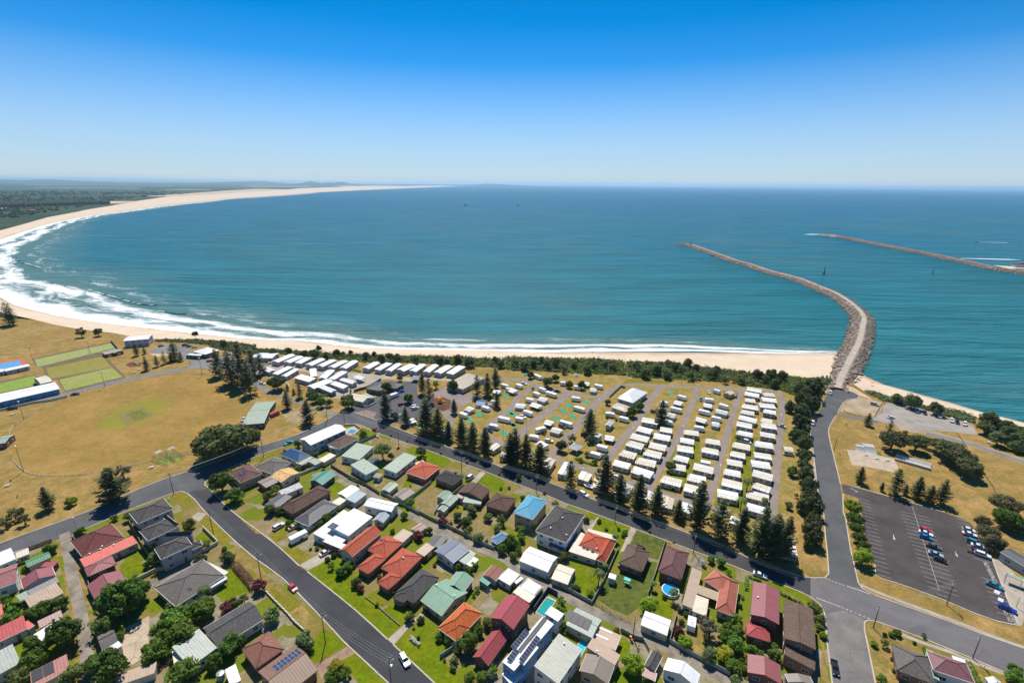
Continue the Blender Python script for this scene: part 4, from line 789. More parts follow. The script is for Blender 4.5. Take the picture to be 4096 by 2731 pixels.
TREES = [
((42,43,0,1),'fig',-143.5,217.7,13.5,9.7),
((42,44,1,2),'fig',-139.4,225.6,10.1,7.3),
((42,44,0,2),'fig',-147.6,215.7,10,7.2),
((45,44,0,1),'broadpine',-169.5,179.6,10.5,11.5),
((46,31,0,1),'scraggly',-179.7,198.3,5,4),
((47,31,0,1),'lime',-186.8,178,2.7,2.1),
((48,49,0,3),'sheoak',-200.1,163.2,3.5,2.8),
((48,49,1,3),'sheoak',-201,168.2,3.9,3.1),
((48,49,2,3),'sheoak',-194.6,165.3,3.5,2.8),
((50,31,0,1),'dark',-203.3,172.8,1.6,1.1),
((51,43,0,2),'dense',-128.1,188.2,6.5,5.2),
((51,43,1,2),'dense',-118.9,181.4,4.8,3.8),
((51,52,0,1),'dense',-121.7,122.3,8.3,6.7),
((51,53,0,1),'dense',-127.6,122.8,4.9,3.9),
((51,54,0,1),'dense',-121.7,127.7,5.4,4.3),
((55,52,0,1),'olive',-123.8,115.6,4.5,3.6),
((51,56,0,1),'dense',-110.2,101.1,6.2,5),
((51,57,1,2),'dense',-116.7,103.7,3.6,2.9),
((51,58,0,1),'dense',-131.3,110.9,6.3,5),
((51,59,0,1),'dense',-145.8,123.2,3.6,2.9),
((51,57,0,2),'dense',-144.5,125.1,2.8,2.3),
((51,60,0,1),'dense',-147.7,121.5,3.6,2.9),
((51,61,0,1),'dense',-149.4,120.6,3.1,2.5),
((62,63,0,1),'mid',-133.4,104,4.3,3.4),
((62,64,0,2),'mid',-134.2,102.7,3.3,2.6),
((62,64,1,2),'mid',-133.7,106.3,2.9,2.3),
((62,65,1,2),'mid',-154.8,119.3,3.7,2.9),
((62,65,0,2),'mid',-162.8,125.2,3,2.4),
((62,58,0,1),'mid',-140.9,110.8,2.9,2.4),
((62,66,1,2),'mid',-96.7,121.5,5.4,4.3),
((62,54,0,1),'mid',-100.5,119.3,5,4),
((62,67,1,2),'mid',-103.1,116.2,5.4,4.3),
((62,66,0,2),'mid',-96.8,112.5,5.3,4.2),
((62,67,0,2),'mid',-105.7,114.4,4.1,3.2),
((62,56,1,4),'mid',-101.4,110.5,4.4,3.5),
((62,56,0,4),'mid',-101.9,106.7,4.4,3.5),
((68,56,0,2),'mid',-98,107.9,2.6,2.1),
((55,54,0,1),'olive',-97.1,124.4,2.7,2.2),
((55,66,0,2),'olive',-89.1,125.8,2.7,2.1),
((55,66,1,2),'olive',-86.7,127.2,2.7,2.1),
((69,66,0,2),'red',-90.8,124.1,2.7,2.1),
((62,56,3,4),'mid',-89.2,101.4,4.6,3.7),
((62,56,2,4),'mid',-92.2,100.2,3.3,2.7),
((51,66,0,3),'dense',-83.6,105.3,3.1,2.5),
((51,66,1,3),'dense',-81.9,109.8,4.2,3.4),
((51,66,2,3),'dense',-80.1,112.1,2.5,2),
((55,63,1,2),'olive',-119.4,99.8,4.1,3.2),
((55,63,0,2),'olive',-132.9,99.2,3.7,3),
((70,54,0,1),'palm',-100.2,128.7,2.8,5.3),
((71,54,0,1),'olive',-109,124.3,2.1,1.7),
((55,72,2,4),'olive',-127.5,144.7,3.4,2.7),
((55,72,1,4),'olive',-132.8,150,2.9,2.3),
((71,56,0,1),'olive',-95.7,106.1,1.7,1.4),
((68,52,0,1),'mid',-117.3,114,1.8,1.5),
((73,52,0,1),'yellow',-118.5,115.5,1.6,1.1),
((68,74,1,2),'mid',-167.7,160.3,2.1,1.6),
((62,75,0,1),'mid',-169.9,149.3,2.9,2.3),
((68,53,1,2),'mid',-129.2,136.5,2,1.6),
((68,72,1,4),'mid',-129.3,143.1,2.1,1.6),
((68,72,0,4),'mid',-143.9,159.6,2.2,1.8),
((50,54,0,2),'dark',-111.6,144.9,2.7,2.2),
((50,54,1,2),'dark',-102.3,145.9,2.9,2.3),
((55,72,3,4),'olive',-127.6,163.5,3,2.4),
((71,72,0,1),'olive',-114.1,153,2.6,2),
((55,72,0,4),'olive',-154.9,168.2,2.6,2.1),
((71,74,0,1),'olive',-160.9,168.3,1.8,1.4),
((47,56,0,1),'lime',-99.9,104.1,1.7,1.4),
((76,66,0,1),'flower',-74.7,120.8,3.4,2.7),
((76,77,0,1),'flower',-60.4,110.9,4,3.2),
((69,66,1,2),'red',-84.3,132.7,3.2,2.5),
((68,78,0,1),'mid',-69,107.6,2,1.6),
((73,77,0,1),'yellow',-48.7,103.7,3.1,2.5),
((62,79,0,1),'mid',-45.4,102.1,3,2.4),
((62,77,0,1),'mid',-49.1,101.4,2.7,2.1),
((51,80,2,3),'dense',-74,167.1,3.5,2.8),
((51,80,1,3),'dense',-75.5,165.1,2.2,1.8),
((51,81,0,1),'dense',-88.9,165.7,2,1.6),
((51,80,0,3),'dense',-81,158.2,1.7,1.1),
((68,82,0,2),'mid',-63.8,143,2,1.6),
((62,83,0,3),'mid',-59.3,139.9,2.7,2.1),
((68,82,1,2),'mid',-57.7,142.1,2.4,2),
((50,83,0,1),'dark',-52.6,135.4,2.2,1.7),
((84,82,0,1),'dark',-66.7,147,1.3,0.8),
((50,82,1,2),'dark',-56.7,143.7,1.6,1),
((50,82,0,2),'dark',-65,148.9,1.4,0.9),
((69,83,0,1),'red',-50.5,133.3,1.8,1.4),
((69,85,0,1),'red',-35.6,158.9,2.5,2),
((69,86,0,1),'red',-27.3,167.6,2.4,1.9),
((51,85,0,1),'dense',-32,162.5,1.9,1.5),
((51,87,0,1),'dense',-43.8,171.4,2.2,1.7),
((51,88,0,1),'dense',-46.7,162.6,1.4,0.9),
((71,89,0,1),'olive',-31.5,121.5,2,1.6),
((71,83,0,2),'olive',-45.2,138.3,1.5,1),
((50,90,0,1),'dark',-28,121.1,1.6,1),
((84,90,0,1),'dark',-26.6,124.5,1,0.7),
((84,91,0,1),'dark',-27.6,115.1,0.8,0.5),
((73,90,0,1),'yellow',-29.7,118.7,0.7,0.5),
((73,83,0,1),'yellow',-43.4,127.1,1,0.7),
((68,91,0,3),'mid',-21,115,1.9,1.5),
((68,91,1,3),'mid',-18.4,113.3,1.7,1.4),
((51,92,0,1),'dense',-12,111.3,4.2,3.4),
((51,91,1,2),'dense',-9.5,116.7,2.3,1.9),
((51,91,0,2),'dense',-15.2,110.3,1.7,1.1),
((71,92,1,2),'olive',-15.8,107.2,1.7,1.1),
((71,92,0,2),'olive',-15.9,105,1.3,0.8),
((93,91,0,1),'olive',-18.7,107.9,0.9,0.6),
((68,92,0,3),'mid',-10.9,101.4,2.2,1.8),
((68,92,1,3),'mid',-7.6,101.8,2.2,1.8),
((68,92,2,3),'mid',-4.4,104.1,2.2,1.8),
((76,92,0,1),'flower',-5.2,103,1.8,1.5),
((76,94,0,2),'flower',-16.9,161.9,2.3,1.8),
((76,95,0,1),'flower',-12.3,157.8,2.7,2.2),
((51,94,0,1),'dense',-17.4,167,3.1,2.4),
((51,86,0,1),'dense',-21.8,171.1,2.4,1.9),
((51,95,1,2),'dense',-0.1,154.7,3.6,2.9),
((51,95,0,2),'dense',-3,152,2.7,2.1),
((71,86,0,1),'olive',-24.4,166.7,1.6,1.1),
((55,96,0,1),'olive',-3.8,168.3,3.3,2.6),
((71,95,0,1),'olive',-5,163.4,2.3,1.8),
((71,96,0,1),'olive',-9.2,170.6,2.4,1.9),
((68,97,0,2),'mid',-14.3,141.1,2.6,2),
((68,98,0,2),'mid',-18.8,143.3,1.7,1.4),
((68,98,1,2),'mid',-13,143.9,1.7,1.4),
((68,97,1,2),'mid',-11.1,133.7,1.6,1.1),
((71,99,0,2),'olive',-6.7,119.5,2.3,1.9),
((71,99,1,2),'olive',-2.8,126.6,1.6,1),
((62,100,0,1),'mid',4.1,162.4,2.8,2.2),
((68,95,0,2),'mid',2.4,154.3,2.2,1.8),
((68,95,1,2),'mid',4.5,158.5,2.3,1.8),
((68,100,0,2),'mid',9.4,163.8,2.1,1.7),
((68,101,0,3),'mid',1.5,148.6,2.2,1.7),
((71,101,1,2),'olive',20,148.6,2.4,1.9),
((71,102,0,1),'olive',21.5,151.2,2,1.6),
((71,101,0,2),'olive',18.4,148,1.5,1),
((50,102,1,2),'dark',36.4,169.8,1.4,0.9),
((50,102,0,2),'dark',31.1,170.2,1.7,1.1),
((84,103,2,4),'dark',43.5,165.3,0.9,0.6),
((84,103,3,4),'dark',44.4,161.4,1,0.7),
((104,103,0,1),'lime',38.5,165.4,1.1,0.7),
((47,103,0,1),'lime',45.4,163.1,1.6,1.1),
((70,105,0,1),'palm',30.7,137.1,3,5.7),
((70,103,1,2),'palm',40.8,158.4,1.9,3.5),
((70,106,1,2),'palm',54.4,130.1,2.4,4.5),
((70,106,0,2),'palm',49,135,1.7,3.3),
((70,103,0,2),'palm',34.1,142.9,1.7,3.3),
((84,103,0,4),'dark',27.3,150.1,0.6,0.4),
((84,103,1,4),'dark',29.1,149.3,0.6,0.4),
((50,107,0,1),'dark',21.9,134.2,1.9,1.5),
((84,107,0,1),'dark',23.5,134.4,1.2,0.8),
((47,94,0,1),'lime',27.1,131.9,1.9,1.5),
((68,94,0,1),'mid',17.1,128.1,2.4,1.9),
((68,108,0,3),'mid',16.2,124.6,2,1.6),
((68,108,1,3),'mid',16.8,119.8,1.6,1),
((109,108,0,1),'mid',17.6,117.2,1.2,0.8),
((47,110,0,2),'lime',45.1,125.7,3.7,3),
((47,111,0,1),'lime',35.1,105.1,3.8,3),
((68,108,2,3),'mid',24.4,113.3,1.5,1),
((73,112,0,1),'yellow',33.2,118.1,1.4,0.9),
((113,110,0,2),'dense',55.4,125.8,1.2,0.8),
((113,110,1,2),'dense',56.9,124.3,1.2,0.8),
((51,110,0,1),'dense',54.4,121.3,1.4,0.9),
((114,110,0,1),'darkred',51.9,117,2.4,1.9),
((47,110,1,2),'lime',52.7,113.3,2.8,2.2),
((46,83,1,2),'scraggly',61.2,116.3,4.5,3.6),
((46,83,0,2),'scraggly',61.2,121.4,2.5,2),
((62,83,2,3),'mid',71,120.4,3.4,2.7),
((62,83,1,3),'mid',67,115.8,3.7,3),
((62,115,2,3),'mid',67.1,112.1,3.7,2.9),
((62,115,0,3),'mid',64.9,114.5,2.9,2.3),
((68,83,2,3),'mid',70.5,117.5,2.5,2),
((76,94,1,2),'flower',58.1,108.6,3,2.4),
((76,115,0,1),'flower',62.8,101.7,1.9,1.6),
((73,115,0,1),'yellow',62.9,108.8,3.2,2.6),
((62,115,1,3),'mid',63.6,106,2.8,2.2),
((68,115,1,5),'mid',66.8,106,2.4,1.9),
((68,115,0,5),'mid',64.3,104.6,2,1.6),
((68,115,2,5),'mid',71.3,110.5,2.5,2),
((68,115,3,5),'mid',73.6,109.7,2,1.6),
((68,106,1,2),'mid',73.9,148.1,1.9,1.5),
((68,83,0,3),'mid',76.9,146.7,2.3,1.9),
((68,83,1,3),'mid',77.7,141.8,1.8,1.5),
((116,106,0,1),'pale',70.5,146.5,1.8,1.5),
((104,106,0,2),'lime',55.6,164.1,1,0.6),
((104,106,1,2),'lime',63.5,158.5,0.7,0.5),
((109,117,0,1),'mid',1.5,134.8,1,0.7),
((68,106,0,2),'mid',51.9,131.5,1.3,0.8),
((55,118,0,1),'olive',98.5,125.5,3.2,2.6),
((71,118,1,3),'olive',98.4,122,2.2,1.8),
((71,118,2,3),'olive',96.7,119.1,1.8,1.4),
((47,118,0,1),'lime',96.4,116.7,1.5,1),
((109,119,0,1),'mid',118,117.6,1.2,0.8),
((68,119,2,3),'mid',120,117.9,1.6,1.1),
((68,120,0,1),'mid',127.7,117.2,1.3,0.9),
((68,121,0,1),'mid',144,105.4,2.2,1.8),
((62,121,0,1),'mid',141.6,102.8,2.9,2.3),
((68,119,1,3),'mid',113,113.9,1.8,1.5),
((47,119,0,1),'lime',110.1,114,1.4,0.9),
((68,119,0,3),'mid',104,102.4,1.9,1.6),
((68,118,0,1),'mid',79.2,112.4,1.7,1.1),
((68,115,4,5),'mid',77.4,109.1,2.5,2),
((84,120,0,1),'dark',123.1,115,0.8,0.5),
((84,119,0,1),'dark',116.1,117.7,0.9,0.6),
((122,39,9,14),'darkbroad',116.5,158.9,5.3,4.2),
((122,39,13,14),'darkbroad',122.2,167.1,4.4,3.5),
((122,37,0,1),'darkbroad',113.5,155.1,2.3,1.8),
((123,124,1,3),'brownish',186.9,160.5,5.3,4.2),
((123,124,2,3),'brownish',184,155.1,4.6,3.7),
((123,124,0,3),'brownish',192.3,168.6,3.8,3.1),
((51,124,0,2),'dense',201.7,168.6,5.9,4.8),
((51,124,1,2),'dense',204.1,166,3.9,3.1),
((51,38,0,1),'dense',204.2,173.5,4,3.2),
((47,37,1,2),'lime',129.1,147.6,4.5,3.6),
((51,37,3,4),'dense',133.6,153.9,3.2,2.6),
((51,37,2,4),'dense',135.8,159.6,3,2.4),
((51,37,1,4),'dense',138.5,164.4,3.3,2.7),
((51,37,0,4),'dense',140.7,169.8,4,3.2),
((47,37,0,2),'lime',144.4,177.3,4.7,3.8),
((122,39,12,14),'darkbroad',198,298.1,6,4.8),
((122,39,7,14),'darkbroad',191,294.4,5,4),
((122,125,0,1),'darkbroad',206.5,308.8,5.3,4.2),
((122,39,2,14),'darkbroad',191.4,301.4,5.1,4.1),
((122,39,8,14),'darkbroad',183.1,276.1,6.8,5.5),
((122,39,4,14),'darkbroad',173.1,266.4,6.2,5),
((122,39,1,14),'darkbroad',164.3,253.8,5.2,4.1),
((122,39,3,14),'darkbroad',182.9,286,4.9,3.9),
((122,39,0,14),'darkbroad',170.8,275.6,4.3,3.4),
((50,126,1,3),'dark',155.7,238.2,5.3,4.2),
((50,126,2,3),'dark',153.2,229.6,5.5,4.4),
((50,39,1,4),'dark',146.1,217.7,4.6,3.7),
((50,39,2,4),'dark',142.7,210.6,3.8,3.1),
((50,126,0,3),'dark',154.4,242,3.5,2.8),
((122,39,6,14),'darkbroad',138,200.6,4.9,4),
((122,126,0,1),'darkbroad',134.4,190.8,5.1,4.1),
((122,39,10,14),'darkbroad',129.6,181.8,5.2,4.2),
((122,39,11,14),'darkbroad',126.7,175.1,5.1,4.1),
((122,39,5,14),'darkbroad',124.3,177.8,3.9,3.2),
((55,39,0,1),'olive',134.6,205.7,3.4,2.7),
((71,126,0,1),'olive',127.3,188,1.7,1.4),
((71,39,0,1),'olive',119.5,180.4,2.2,1.8),
((48,127,1,5),'sheoak',200.3,231,8.3,6.7),
((48,127,0,5),'sheoak',202.9,238.8,3.8,3),
((48,127,2,5),'sheoak',214.3,240.2,4.7,3.7),
((48,127,3,5),'sheoak',212.3,229.8,6.9,5.5),
((48,127,4,5),'sheoak',220.9,234.4,4.7,3.7),
((48,38,0,5),'sheoak',223.7,227.6,6.2,5),
((48,38,1,5),'sheoak',221.8,220,8.5,6.8),
((48,38,2,5),'sheoak',221,213.9,8.4,6.7),
((48,38,3,5),'sheoak',218.5,207.2,7.4,6),
((48,38,4,5),'sheoak',219.1,204.5,5.9,4.7),
((123,38,0,1),'brownish',209,177.4,6.9,5.5),
((128,40,0,3),'scrubby',247.1,289.8,4.5,3.6),
((128,40,1,3),'scrubby',250.9,282.6,6.3,5.1),
((128,129,0,8),'scrubby',254.2,289.9,4.1,3.3),
((128,40,2,3),'scrubby',258.8,274.1,5.4,4.3),
((128,129,2,8),'scrubby',274.9,256.3,6.8,5.4),
((128,129,4,8),'scrubby',276.8,249.7,6.7,5.4),
((128,129,1,8),'scrubby',266.2,249.2,5.2,4.2),
((128,129,3,8),'scrubby',261.8,236.8,5.9,4.7),
((128,129,7,8),'scrubby',271.2,235.7,6,4.8),
((128,129,6,8),'scrubby',265.1,230.1,4.2,3.3),
((128,129,5,8),'scrubby',273.7,244.2,5.2,4.2),
((50,125,1,3),'dark',192.9,327,4.9,4),
((50,125,0,3),'dark',185.2,328.1,5.4,4.3),
((50,39,0,4),'dark',186.8,321.5,3.5,2.8),
((50,39,3,4),'dark',194.6,302.8,3.4,2.7),
((50,125,2,3),'dark',205.7,316,3.5,2.8),
((62,39,0,1),'mid',180.5,313.9,4.3,3.4),
((50,130,0,18),'dark',-189.7,368.5,4.4,3.5),
((50,130,1,18),'dark',-179.6,374.5,3.4,2.7),
((50,130,2,18),'dark',-162.9,364,4.7,3.8),
((50,130,3,18),'dark',-155.1,363.7,5.1,4.1),
((50,130,4,18),'dark',-157.8,380.8,3.4,2.7),
((50,130,5,18),'dark',-145.7,363.5,3.7,2.9),
((50,130,6,18),'dark',-139.7,370.6,3.7,3),
((50,130,8,18),'dark',-129.1,372.6,2.8,2.2),
((50,130,7,18),'dark',-135.1,372.2,2.3,1.8),
((50,130,9,18),'dark',-114.2,363.6,4,3.2),
((50,130,10,18),'dark',-109.8,370.7,2.7,2.2),
((50,130,11,18),'dark',-100.8,357.8,3.9,3.2),
((50,130,12,18),'dark',-95.6,363.9,3.5,2.8),
((50,130,13,18),'dark',-88.4,355.3,5.2,4.2),
((50,130,14,18),'dark',-74,354.1,4.3,3.4),
((50,130,15,18),'dark',-56.5,353.9,5.1,4.1),
((50,130,16,18),'dark',-49.5,350.8,3.4,2.7),
((50,130,17,18),'dark',-41.8,356.6,4.7,3.8),
((50,23,0,3),'dark',-31.8,347.7,5,4),
((50,23,1,3),'dark',-13,357.8,3.4,2.7),
((50,23,2,3),'dark',-8.5,346.7,4.1,3.3),
((62,23,0,1),'mid',-51.1,306.6,4.1,3.3),
((62,17,0,1),'mid',-64.6,283.1,4.3,3.4),
((51,23,0,2),'dense',-38.9,303,5.2,4.2),
((51,23,1,2),'dense',-35.5,312,3,2.4),
((55,29,0,1),'olive',-100.1,274.9,6.1,4.9),
((51,29,0,3),'dense',-123.2,283,4.5,3.6),
((51,29,1,3),'dense',-116.9,276.8,4.4,3.5),
((51,29,2,3),'dense',-112.4,277.3,3.3,2.6),
((51,28,0,1),'dense',-129.1,288.8,3,2.4),
((50,131,0,1),'dark',-83.1,301.3,4.5,3.6),
((50,132,0,1),'dark',-78,318.9,3,2.4),
((50,28,0,1),'dark',-155.7,302.2,7,5.6),
((50,17,0,1),'dark',-68.4,260.7,3,2.4),
((62,133,0,1),'mid',-79.9,237.9,3.1,2.5),
((134,135,0,2),'eucalypt',-63.7,215.9,5.6,6.2),
((134,135,1,2),'eucalypt',-59.7,215.9,2.3,2.5),
((50,135,0,1),'dark',-45.5,219.9,3.5,2.8),
((62,136,0,1),'mid',-43.2,179.5,2.7,2.2),
((68,26,0,1),'mid',-98.4,219.2,2.1,1.7),
((62,26,0,1),'mid',-111,227.2,2.8,2.3),
((109,19,0,2),'mid',-35.7,222.2,0.9,0.6),
((68,21,0,1),'mid',-21.8,213.8,1.2,0.8),
((109,22,0,2),'mid',-5.4,203.9,0.8,0.6),
((109,135,0,2),'mid',-65.6,240.5,0.9,0.6),
((109,135,1,2),'mid',-55.4,234.1,0.9,0.6),
((71,137,0,1),'olive',-101.5,204.4,2.3,1.9),
((55,138,0,2),'olive',-105.5,182.4,2.7,2.2),
((55,138,1,2),'olive',-103.8,186.9,3,2.4),
((55,139,0,1),'olive',-99.7,173.1,3.2,2.5),
((51,139,0,1),'dense',-96.1,174,2.4,1.9),
((51,25,0,1),'dense',-136.5,236.3,2.7,2.1),
((50,137,0,1),'dark',-99.6,207.1,1.7,1.4),
((76,22,0,1),'flower',-16.2,174.6,2.9,2.3),
((68,96,0,2),'mid',-4.4,174.6,2.4,1.9),
((109,96,0,1),'mid',-0.7,192.8,1,0.7),
((109,22,1,2),'mid',-4.4,192.3,1,0.7),
((128,140,0,9),'scrubby',2.6,348.6,5,4),
((128,140,1,9),'scrubby',9.8,342,4.9,3.9),
((128,140,2,9),'scrubby',16.6,349,5,4),
((128,140,3,9),'scrubby',21.9,356.9,4.2,3.4),
((128,140,4,9),'scrubby',27.1,346.9,5,4),
((128,140,5,9),'scrubby',33.2,351.7,5.1,4.1),
((128,141,0,15),'scrubby',38.4,336.9,4.5,3.6),
((128,140,6,9),'scrubby',46.9,347.6,3.3,2.7),
((128,141,1,15),'scrubby',55,336.2,4.5,3.6),
((128,142,0,4),'scrubby',62.3,347.3,4.2,3.4),
((128,142,1,4),'scrubby',70.1,349.5,3.8,3),
((128,142,2,4),'scrubby',75.4,342.8,3.7,3),
((128,142,3,4),'scrubby',92.9,343.8,5.1,4.1),
((128,141,2,15),'scrubby',96,328.8,4.9,3.9),
((128,141,3,15),'scrubby',105.6,335.5,5.5,4.4),
((128,140,7,9),'scrubby',120,354.1,4,3.2),
((128,141,4,15),'scrubby',111.3,327.8,4.5,3.6),
((128,141,5,15),'scrubby',121.5,343.2,5.2,4.2),
((128,141,6,15),'scrubby',125.3,339.6,4.3,3.4),
((128,140,8,9),'scrubby',134.4,352.4,4.9,3.9),
((128,141,8,15),'scrubby',137.3,344.1,3.9,3.1),
((128,141,7,15),'scrubby',127.5,325.2,5,4),
((128,141,9,15),'scrubby',144.5,329.6,5.2,4.1),
((128,141,10,15),'scrubby',152.4,343,3.5,2.8),
((128,141,11,15),'scrubby',149,320.1,3.8,3),
((128,141,12,15),'scrubby',160.4,319.1,3.4,2.7),
((128,141,13,15),'scrubby',176.2,328.9,4.9,3.9),
((128,141,14,15),'scrubby',178.2,321.7,4.4,3.5),
((50,141,1,5),'dark',24.7,311,5.3,4.2),
((50,141,2,5),'dark',30.7,320.9,3.9,3.1),
((50,141,3,5),'dark',39.5,310.2,3.4,2.7),
((50,141,4,5),'dark',47.3,308,4.1,3.3),
((50,141,0,5),'dark',13.4,326.3,3.5,2.8),
((68,141,0,1),'mid',14.5,304.6,2,1.6),
((123,143,0,1),'brownish',60.6,283.5,2.7,2.1),
((51,143,1,2),'dense',78.5,275.8,3.9,3.1),
((51,143,0,2),'dense',72.4,267.1,4.4,3.6),
((46,35,0,1),'scraggly',32.5,235.3,3.9,3.1),
((46,144,0,2),'scraggly',18,245,2.1,1.7),
((46,144,1,2),'scraggly',23,252,1.9,1.5),
((50,35,0,1),'dark',26.1,226.5,4.4,3.5),
((50,34,0,1),'dark',42.4,235.2,3.3,2.7),
((51,145,0,1),'dense',77.3,209,3.4,2.7),
((70,126,0,1),'palm',106.5,191.6,3.5,6.6),
((70,19,0,1),'palm',98.1,178.4,3,5.7),
((70,39,0,1),'palm',109.7,181.4,2.2,4.2),
((68,35,1,3),'mid',38.8,221.3,2,1.6),
((68,35,2,3),'mid',41.5,214.2,2,1.6),
((68,35,0,3),'mid',34.8,216.1,2,1.6),
((68,146,0,1),'mid',56.7,265,1.3,0.9),
((109,146,0,1),'mid',61.8,261.7,1.2,0.8),
((71,147,0,1),'olive',122.8,238.8,2.3,1.8),
((68,96,1,2),'mid',5.4,184.5,1.7,1.4),
((109,19,1,2),'mid',15.2,189.2,1.1,0.7),
((68,100,1,2),'mid',19.3,179.3,2.5,2),
((50,30,0,1),'dark',-240.5,389.4,3.7,3),
((50,148,0,1),'dark',-281,416.9,3.5,2.8),
((128,41,0,2),'scrubby',-378.1,412.6,6.5,5.2),
((128,41,1,2),'scrubby',-366.4,416.7,5.1,4.1),
((68,101,1,3),'mid',3.2,151.8,1.8,1.4),
((68,101,2,3),'mid',10.7,147.5,1.3,0.8),
((109,107,0,1),'mid',22.4,141.4,1.1,0.7),
((109,110,0,1),'mid',48.7,128.9,1,0.7),
((109,89,1,2),'mid',-27.5,136.7,1.2,0.8),
((68,56,1,2),'mid',-30.8,147.5,1.2,0.8),
((109,98,0,1),'mid',-27.2,145,1,0.7),
((109,97,0,1),'mid',-12,131.2,1.1,0.7),
((68,91,2,3),'mid',-11.9,125,1.3,0.8),
((109,89,0,2),'mid',-34.6,126.2,1,0.6),
((109,83,0,1),'mid',-44.3,140.7,1,0.6),
((109,80,1,2),'mid',-72.7,152.7,1.1,0.7),
((109,80,0,2),'mid',-75.1,152.6,0.8,0.5),
((109,88,0,1),'mid',-46.5,157.9,1,0.7),
((68,74,0,2),'mid',-169,159.5,1.6,1.1),
((68,149,0,1),'mid',-145.7,156.1,1.6,1.1),
((68,72,2,4),'mid',-124.5,139.3,1.5,1),
((68,53,0,2),'mid',-130.3,137.8,1.3,0.9),
((68,79,0,1),'mid',-107.2,152,1.4,0.9),
((68,72,3,4),'mid',-128.5,166,1.5,1),
((68,150,0,1),'mid',-160.3,125.1,1.7,1.1),
((68,75,0,2),'mid',-171.2,140.7,1.6,1),
((68,75,1,2),'mid',-169.1,149.5,1.4,0.9),
((93,135,0,1),'olive',-53.7,203.3,1.1,0.7),
((71,151,0,1),'olive',-89.6,205.3,1.3,0.8),
((71,152,0,1),'olive',-106.1,205,1.3,0.8),
((71,133,0,2),'olive',-91.5,221.3,1.3,0.9),
((71,133,1,2),'olive',-77.7,237,1.6,1),
((71,135,0,2),'olive',-65.4,208.5,1.3,0.9),
((93,153,0,1),'olive',-69.5,192.4,1.2,0.8),
((71,135,1,2),'olive',-43.4,215.5,1.7,1.1),
((93,154,0,1),'olive',-22.6,178.9,1.1,0.7),
((71,22,0,1),'olive',-13.3,178.2,1.3,0.8),
((71,118,0,3),'olive',99.6,125.4,1.3,0.8),
((93,118,2,3),'olive',99.2,129,1,0.7),
((93,119,0,2),'olive',112.4,109.6,0.8,0.5),
((93,119,1,2),'olive',110.2,105.8,0.9,0.6),
((93,118,1,3),'olive',81.6,111.3,1.1,0.7),
((93,118,0,3),'olive',78.8,109.5,1,0.6),
((71,83,1,2),'olive',75.7,128.2,1.2,0.8),
((93,83,0,1),'olive',78.3,131.5,1,0.6),
((50,96,0,1),'dark',3.7,200,2.1,1.7),
((50,19,0,3),'dark',13.7,197.9,1.3,0.8),
((84,35,0,1),'dark',42.6,207.7,1.2,0.8),
((84,19,0,1),'dark',73.9,193.1,1.1,0.7),
((50,19,1,3),'dark',52.1,174.2,1.5,1),
((50,19,2,3),'dark',59.1,171.5,1.4,0.9),
]
POLES = [
((155,79,2,4),'power',-55.2,113.2,11.5),
((155,79,1,4),'power',-86.7,138.2,11.5),
((155,79,3,4),'power',-32.5,100.7,9.8),
((155,79,0,4),'power',-116.6,160.9,11),
((155,44,0,1),'power',-149,186.5,10.8),
((155,152,0,1),'power',-124.4,217.9,10.2),
((155,26,0,2),'power',-106.8,257.9,11),
((155,26,1,2),'power',-95.1,253.2,8.6),
((155,135,0,1),'power',-59.3,231,9.2),
((155,21,0,1),'power',-23.9,208.7,10.2),
((155,19,0,1),'power',11.5,191.5,8.5),
((155,103,0,1),'power',42.9,169.7,8.5),
((155,106,0,1),'power',69.2,152.9,8.5),
((155,119,0,1),'power',114.5,120.5,8.5),
((155,37,0,1),'power',145.5,129.9,9.6),
((155,121,0,1),'power',136.7,110.3,8.5),
((155,94,0,1),'power',37.9,116,8.5),
((156,74,0,1),'light',-171.5,162.3,6.2),
((155,127,0,1),'power',169.9,229.7,8.5),
((156,125,0,1),'light',220.1,294.1,8),
((156,39,0,1),'light',147.6,185.6,7),
((156,144,0,1),'light',8.6,244.9,9),
((156,35,0,1),'light',13.2,229,6.4),
((156,36,0,1),'light',92.9,252.3,7.6),
((156,141,0,1),'light',118.5,318.7,8.2),
((156,19,0,1),'light',56.8,200.8,7.6),
((156,24,0,1),'light',-4.3,239.1,8.6),
((156,157,0,1),'light',-88.5,270.2,7.6),
((158,31,0,2),'flood',-231.1,203.1,13.2),
((158,31,1,2),'flood',-281.1,256.1,11),
((158,33,0,1),'flood',-272.4,304.3,11),
((158,30,0,1),'flood',-220.8,326.8,12.6),
((158,159,0,1),'flood',-242.3,347.5,11),
((158,160,0,1),'flood',-367.3,354.2,11),
((158,32,0,1),'flood',-336,369.8,11),
((156,124,0,2),'light',173.4,139.3,4.5),
((156,124,1,2),'light',167.8,129.1,4.5),
]
WIRES = [
[0,1,3],
[0,2],
[4,5],
[5,6],
[6,7],
[7,8],
[8,9],
[9,10],
[10,11],
[11,12],
[4,3],
[13,15],
[13,12],
[14,13],
]
